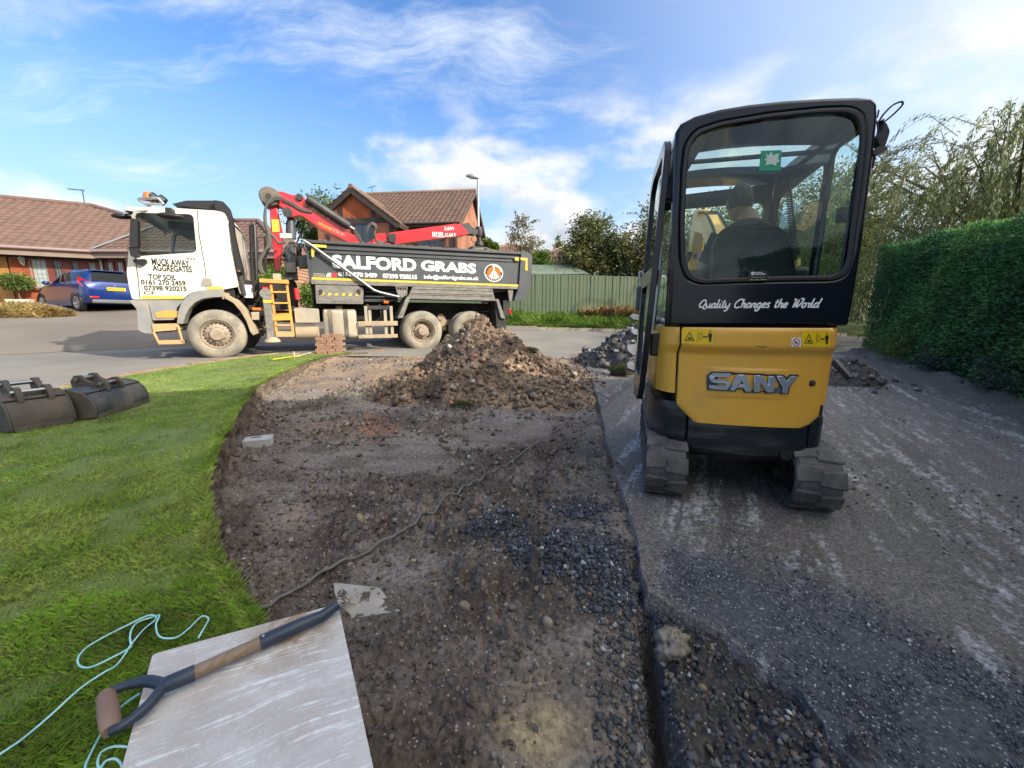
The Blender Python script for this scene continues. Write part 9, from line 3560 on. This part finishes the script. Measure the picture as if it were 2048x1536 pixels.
def make_spade():
 z = SLAB_Z
 root = empty('spade', tuple(G(500, 1310, z)), 0, 'long-handled spade with a wooden shaft lying across the paving slab', 'spade')
 o = np.array(root.location)

 def P(px, py, h):
  return Vector(tuple(G(px, py, z + h) - o))
 grip0, grip1 = P(212, 1388, .030), P(222, 1462, .022)
 g = MB().tube([grip0, grip0.lerp(grip1, .1), grip0.lerp(grip1, .5), grip0.lerp(grip1, .9), grip1], [.014, .017, .018, .017, .014], 14)
 g.build('grip', 'grip_wood', root, smooth=50)
 n0 = P(330, 1370, .030)
 y = MB()
 y.tube(spline([grip0, P(240, 1375, .032), P(290, 1362, .032), n0], 5), [.010] * 8 + [.012] * 8, 10)
 y.tube(spline([grip1, P(250, 1448, .026), P(292, 1415, .028), n0], 5), [.010] * 8 + [.012] * 8, 10)
 a = P(390, 1345, .028)
 y.tube([n0 - (a - n0) * .15, n0, a], [.012, .017, .018], 12)
 y.build('handle_fork', 'spade_blue', root, smooth=50)
 b = P(520, 1286, .026)
 MB().tube([a - (b - a) * .05, a, b, b + (b - a) * .05], [.0160, .0162, .0158, .0158], 14).build('shaft', 'ash_shaft', root, smooth=50)
 c = P(600, 1250, .026)
 d = P(676, 1208, .032)
 e = P(695, 1198, .035)
 MB().tube([b, b.lerp(c, .02), c, P(645, 1232, .026), d, e], [.0172, .0182, .0172, .016, .0135, .010], 14).build('socket', 'spade_blue', root, smooth=50)
 rv = MB()
 for t in (.12,):
  q = b.lerp(c, t) + Vector((0, -.004, .0185))
  rv.ell(q, (.004, .004, .003), 8, 6)
 rv.build('rivet', 'steel', root)
 # blade: dished sheet, treads turned over at the shoulders
 far_l, far_r = P(668, 1172, .030), P(762, 1182, .040)
 tip_r, near = P(806, 1228, .012), P(703, 1243, .008)
 n, m = 22, 18
 G_ = np.zeros((n, m, 3))
 for i in range(n):
  u = i / (n - 1)
  l = far_l.lerp(near, u)
  r = far_r.lerp(tip_r, u)
  if u > 0:
   pass
  for j in range(m):
   v = j / (m - 1)
   p = l.lerp(r, v)
   # concave shoulders at the socket end, rounded corners at the tip
   sh = -.008 * math.sin(2 * math.pi * u) * (1 - v) ** 3
   ax = (r - l).normalized()
   p = p + ax * sh
   tipc = (abs(u - .5) * 2) ** 6 * .010 * v ** 4
   p = p - ax * tipc
   p.z += -.026 * math.sin(math.pi * u) * (1 - .3 * v) + .012
   G_[i, j] = p
 shell(G_, -.0022, 'blade', 'spade_blade', root, smooth=50, normal=(0, 0, 1))
 w = MB()
 ctr = far_l.lerp(near, .48)
 w.tube(spline([d, e, ctr + Vector((.012, 0, .004)), ctr.lerp(far_r.lerp(tip_r, .5), .3) + Vector((0, 0, -.002))], 5), [.014 - .0008 * i for i in range(16)], 10)
 w.build('frog', 'spade_blade', root, smooth=50)


make_spade()


def make_string():
 Z = lambda u, v: (u * 820 / 2048, 1140 + v * 396 / 989)

 def G2(u, v, fn, h):
  px, py = Z(u, v)
  q = Gf(px, py, fn)
  return (q[0], q[1], q[2] + h)
 lw = lambda x, y: float(lawn_z(x, y)) + .032
 pts = [(-260, 1110), (0, 940), (120, 845), (260, 720), (400, 605), (520, 525), (580, 480), (630, 415), (660, 380), (720, 305), (770, 255), (780, 238), (740, 240), (640, 280), (520, 335), (430, 400), (392, 455), (400, 482), (450, 488), (530, 465), (640, 405), (655, 380), (650, 340), (665, 300), (700, 262), (760, 236), (795, 232), (795, 250), (780, 275), (785, 315), (805, 345), (840, 352), (890, 335), (950, 290), (1000, 250), (1025, 238), (1042, 245), (1030, 280), (1010, 320), (990, 345)]
 P = [G2(u, v, lw, .004 + .004 * math.sin(i * 1.7)) for i, (u, v) in enumerate(pts)]
 o = MB().tube(spline(P, 5), .0024, 6).build('string_line', 'twine', None, smooth=60)
 tag(o, 'pale blue builder\'s string line looped on the lawn beside the slab', 'string')
 pts = [(700, 620), (640, 660), (580, 712), (545, 760), (510, 815), (470, 890), (430, 975), (425, 1010)]
 P = [G2(u, v, lw, .002) for u, v in pts]
 o = MB().tube(spline(P, 5), .0024, 6).build('string_line', 'twine', None, smooth=60)
 tag(o, 'pale blue string running under the spade grip towards the bottom of the picture', 'string')
 pts = [(640, 890), (570, 888), (510, 915), (490, 965), (500, 1000), (530, 960), (580, 950), (610, 985), (600, 1020)]
 P = [G2(u, v, lw, .003) for u, v in pts]
 o = MB().tube(spline(P, 5), .0024, 6).build('string_line', 'twine', None, smooth=60)
 tag(o, 'small coil of pale blue string against the left side of the slab', 'string')


make_string()


def make_cable():
 pts = [(1172, 722), (1180, 745), (1186, 768), (1190, 782), (1178, 800), (1150, 832), (1110, 872), (1060, 905), (1000, 940), (950, 970), (890, 1010), (830, 1052), (770, 1090), (700, 1128), (640, 1160), (580, 1195), (530, 1220), (498, 1231)]
 P = []
 dense = [tuple(p)[:2] for p in spline([(u, v, 0) for u, v in pts], 5)]
 for i, (u, v) in enumerate(dense):
  q = Gf(u, v, pit_z)
  q[2] = max(float(pit_z(q[0] + a, q[1] + b)) for a in (-.03, 0, .03) for b in (-.03, 0, .03)) - .004
  P.append((q[0], q[1], q[2] + .012 + (.03 if i < 32 else 0)))
 for _ in range(3):
  P = [P[0]] + [(b[0], b[1], max(b[2] - .004, (a[2] + 2 * b[2] + c[2]) / 4)) for a, b, c in zip(P[:-2], P[1:-1], P[2:])] + [P[-1]]
 o = MB().tube(spline(P, 2), .0075, 8).build('cable', 'cable_grey', None, smooth=60)
 tag(o, 'long grey cable lying across the dug ground from the trench to the slab', 'cable')
 a = Gf(1186, 790, drive_z)
 P = [(a[0] - .02, a[1], a[2] + .02), (a[0] + .04, a[1] - .02, a[2] + .05), (a[0] + .12, a[1] - .06, a[2] + .01), (a[0] + .17, a[1] - .22, a[2] + .0)]
 o = MB().tube(spline(P, 5), .005, 6).build('root', 'cable_grey', None, smooth=60)
 tag(o, 'thin grey root sticking out of the tarmac edge beside the cable', 'root')


make_cable()
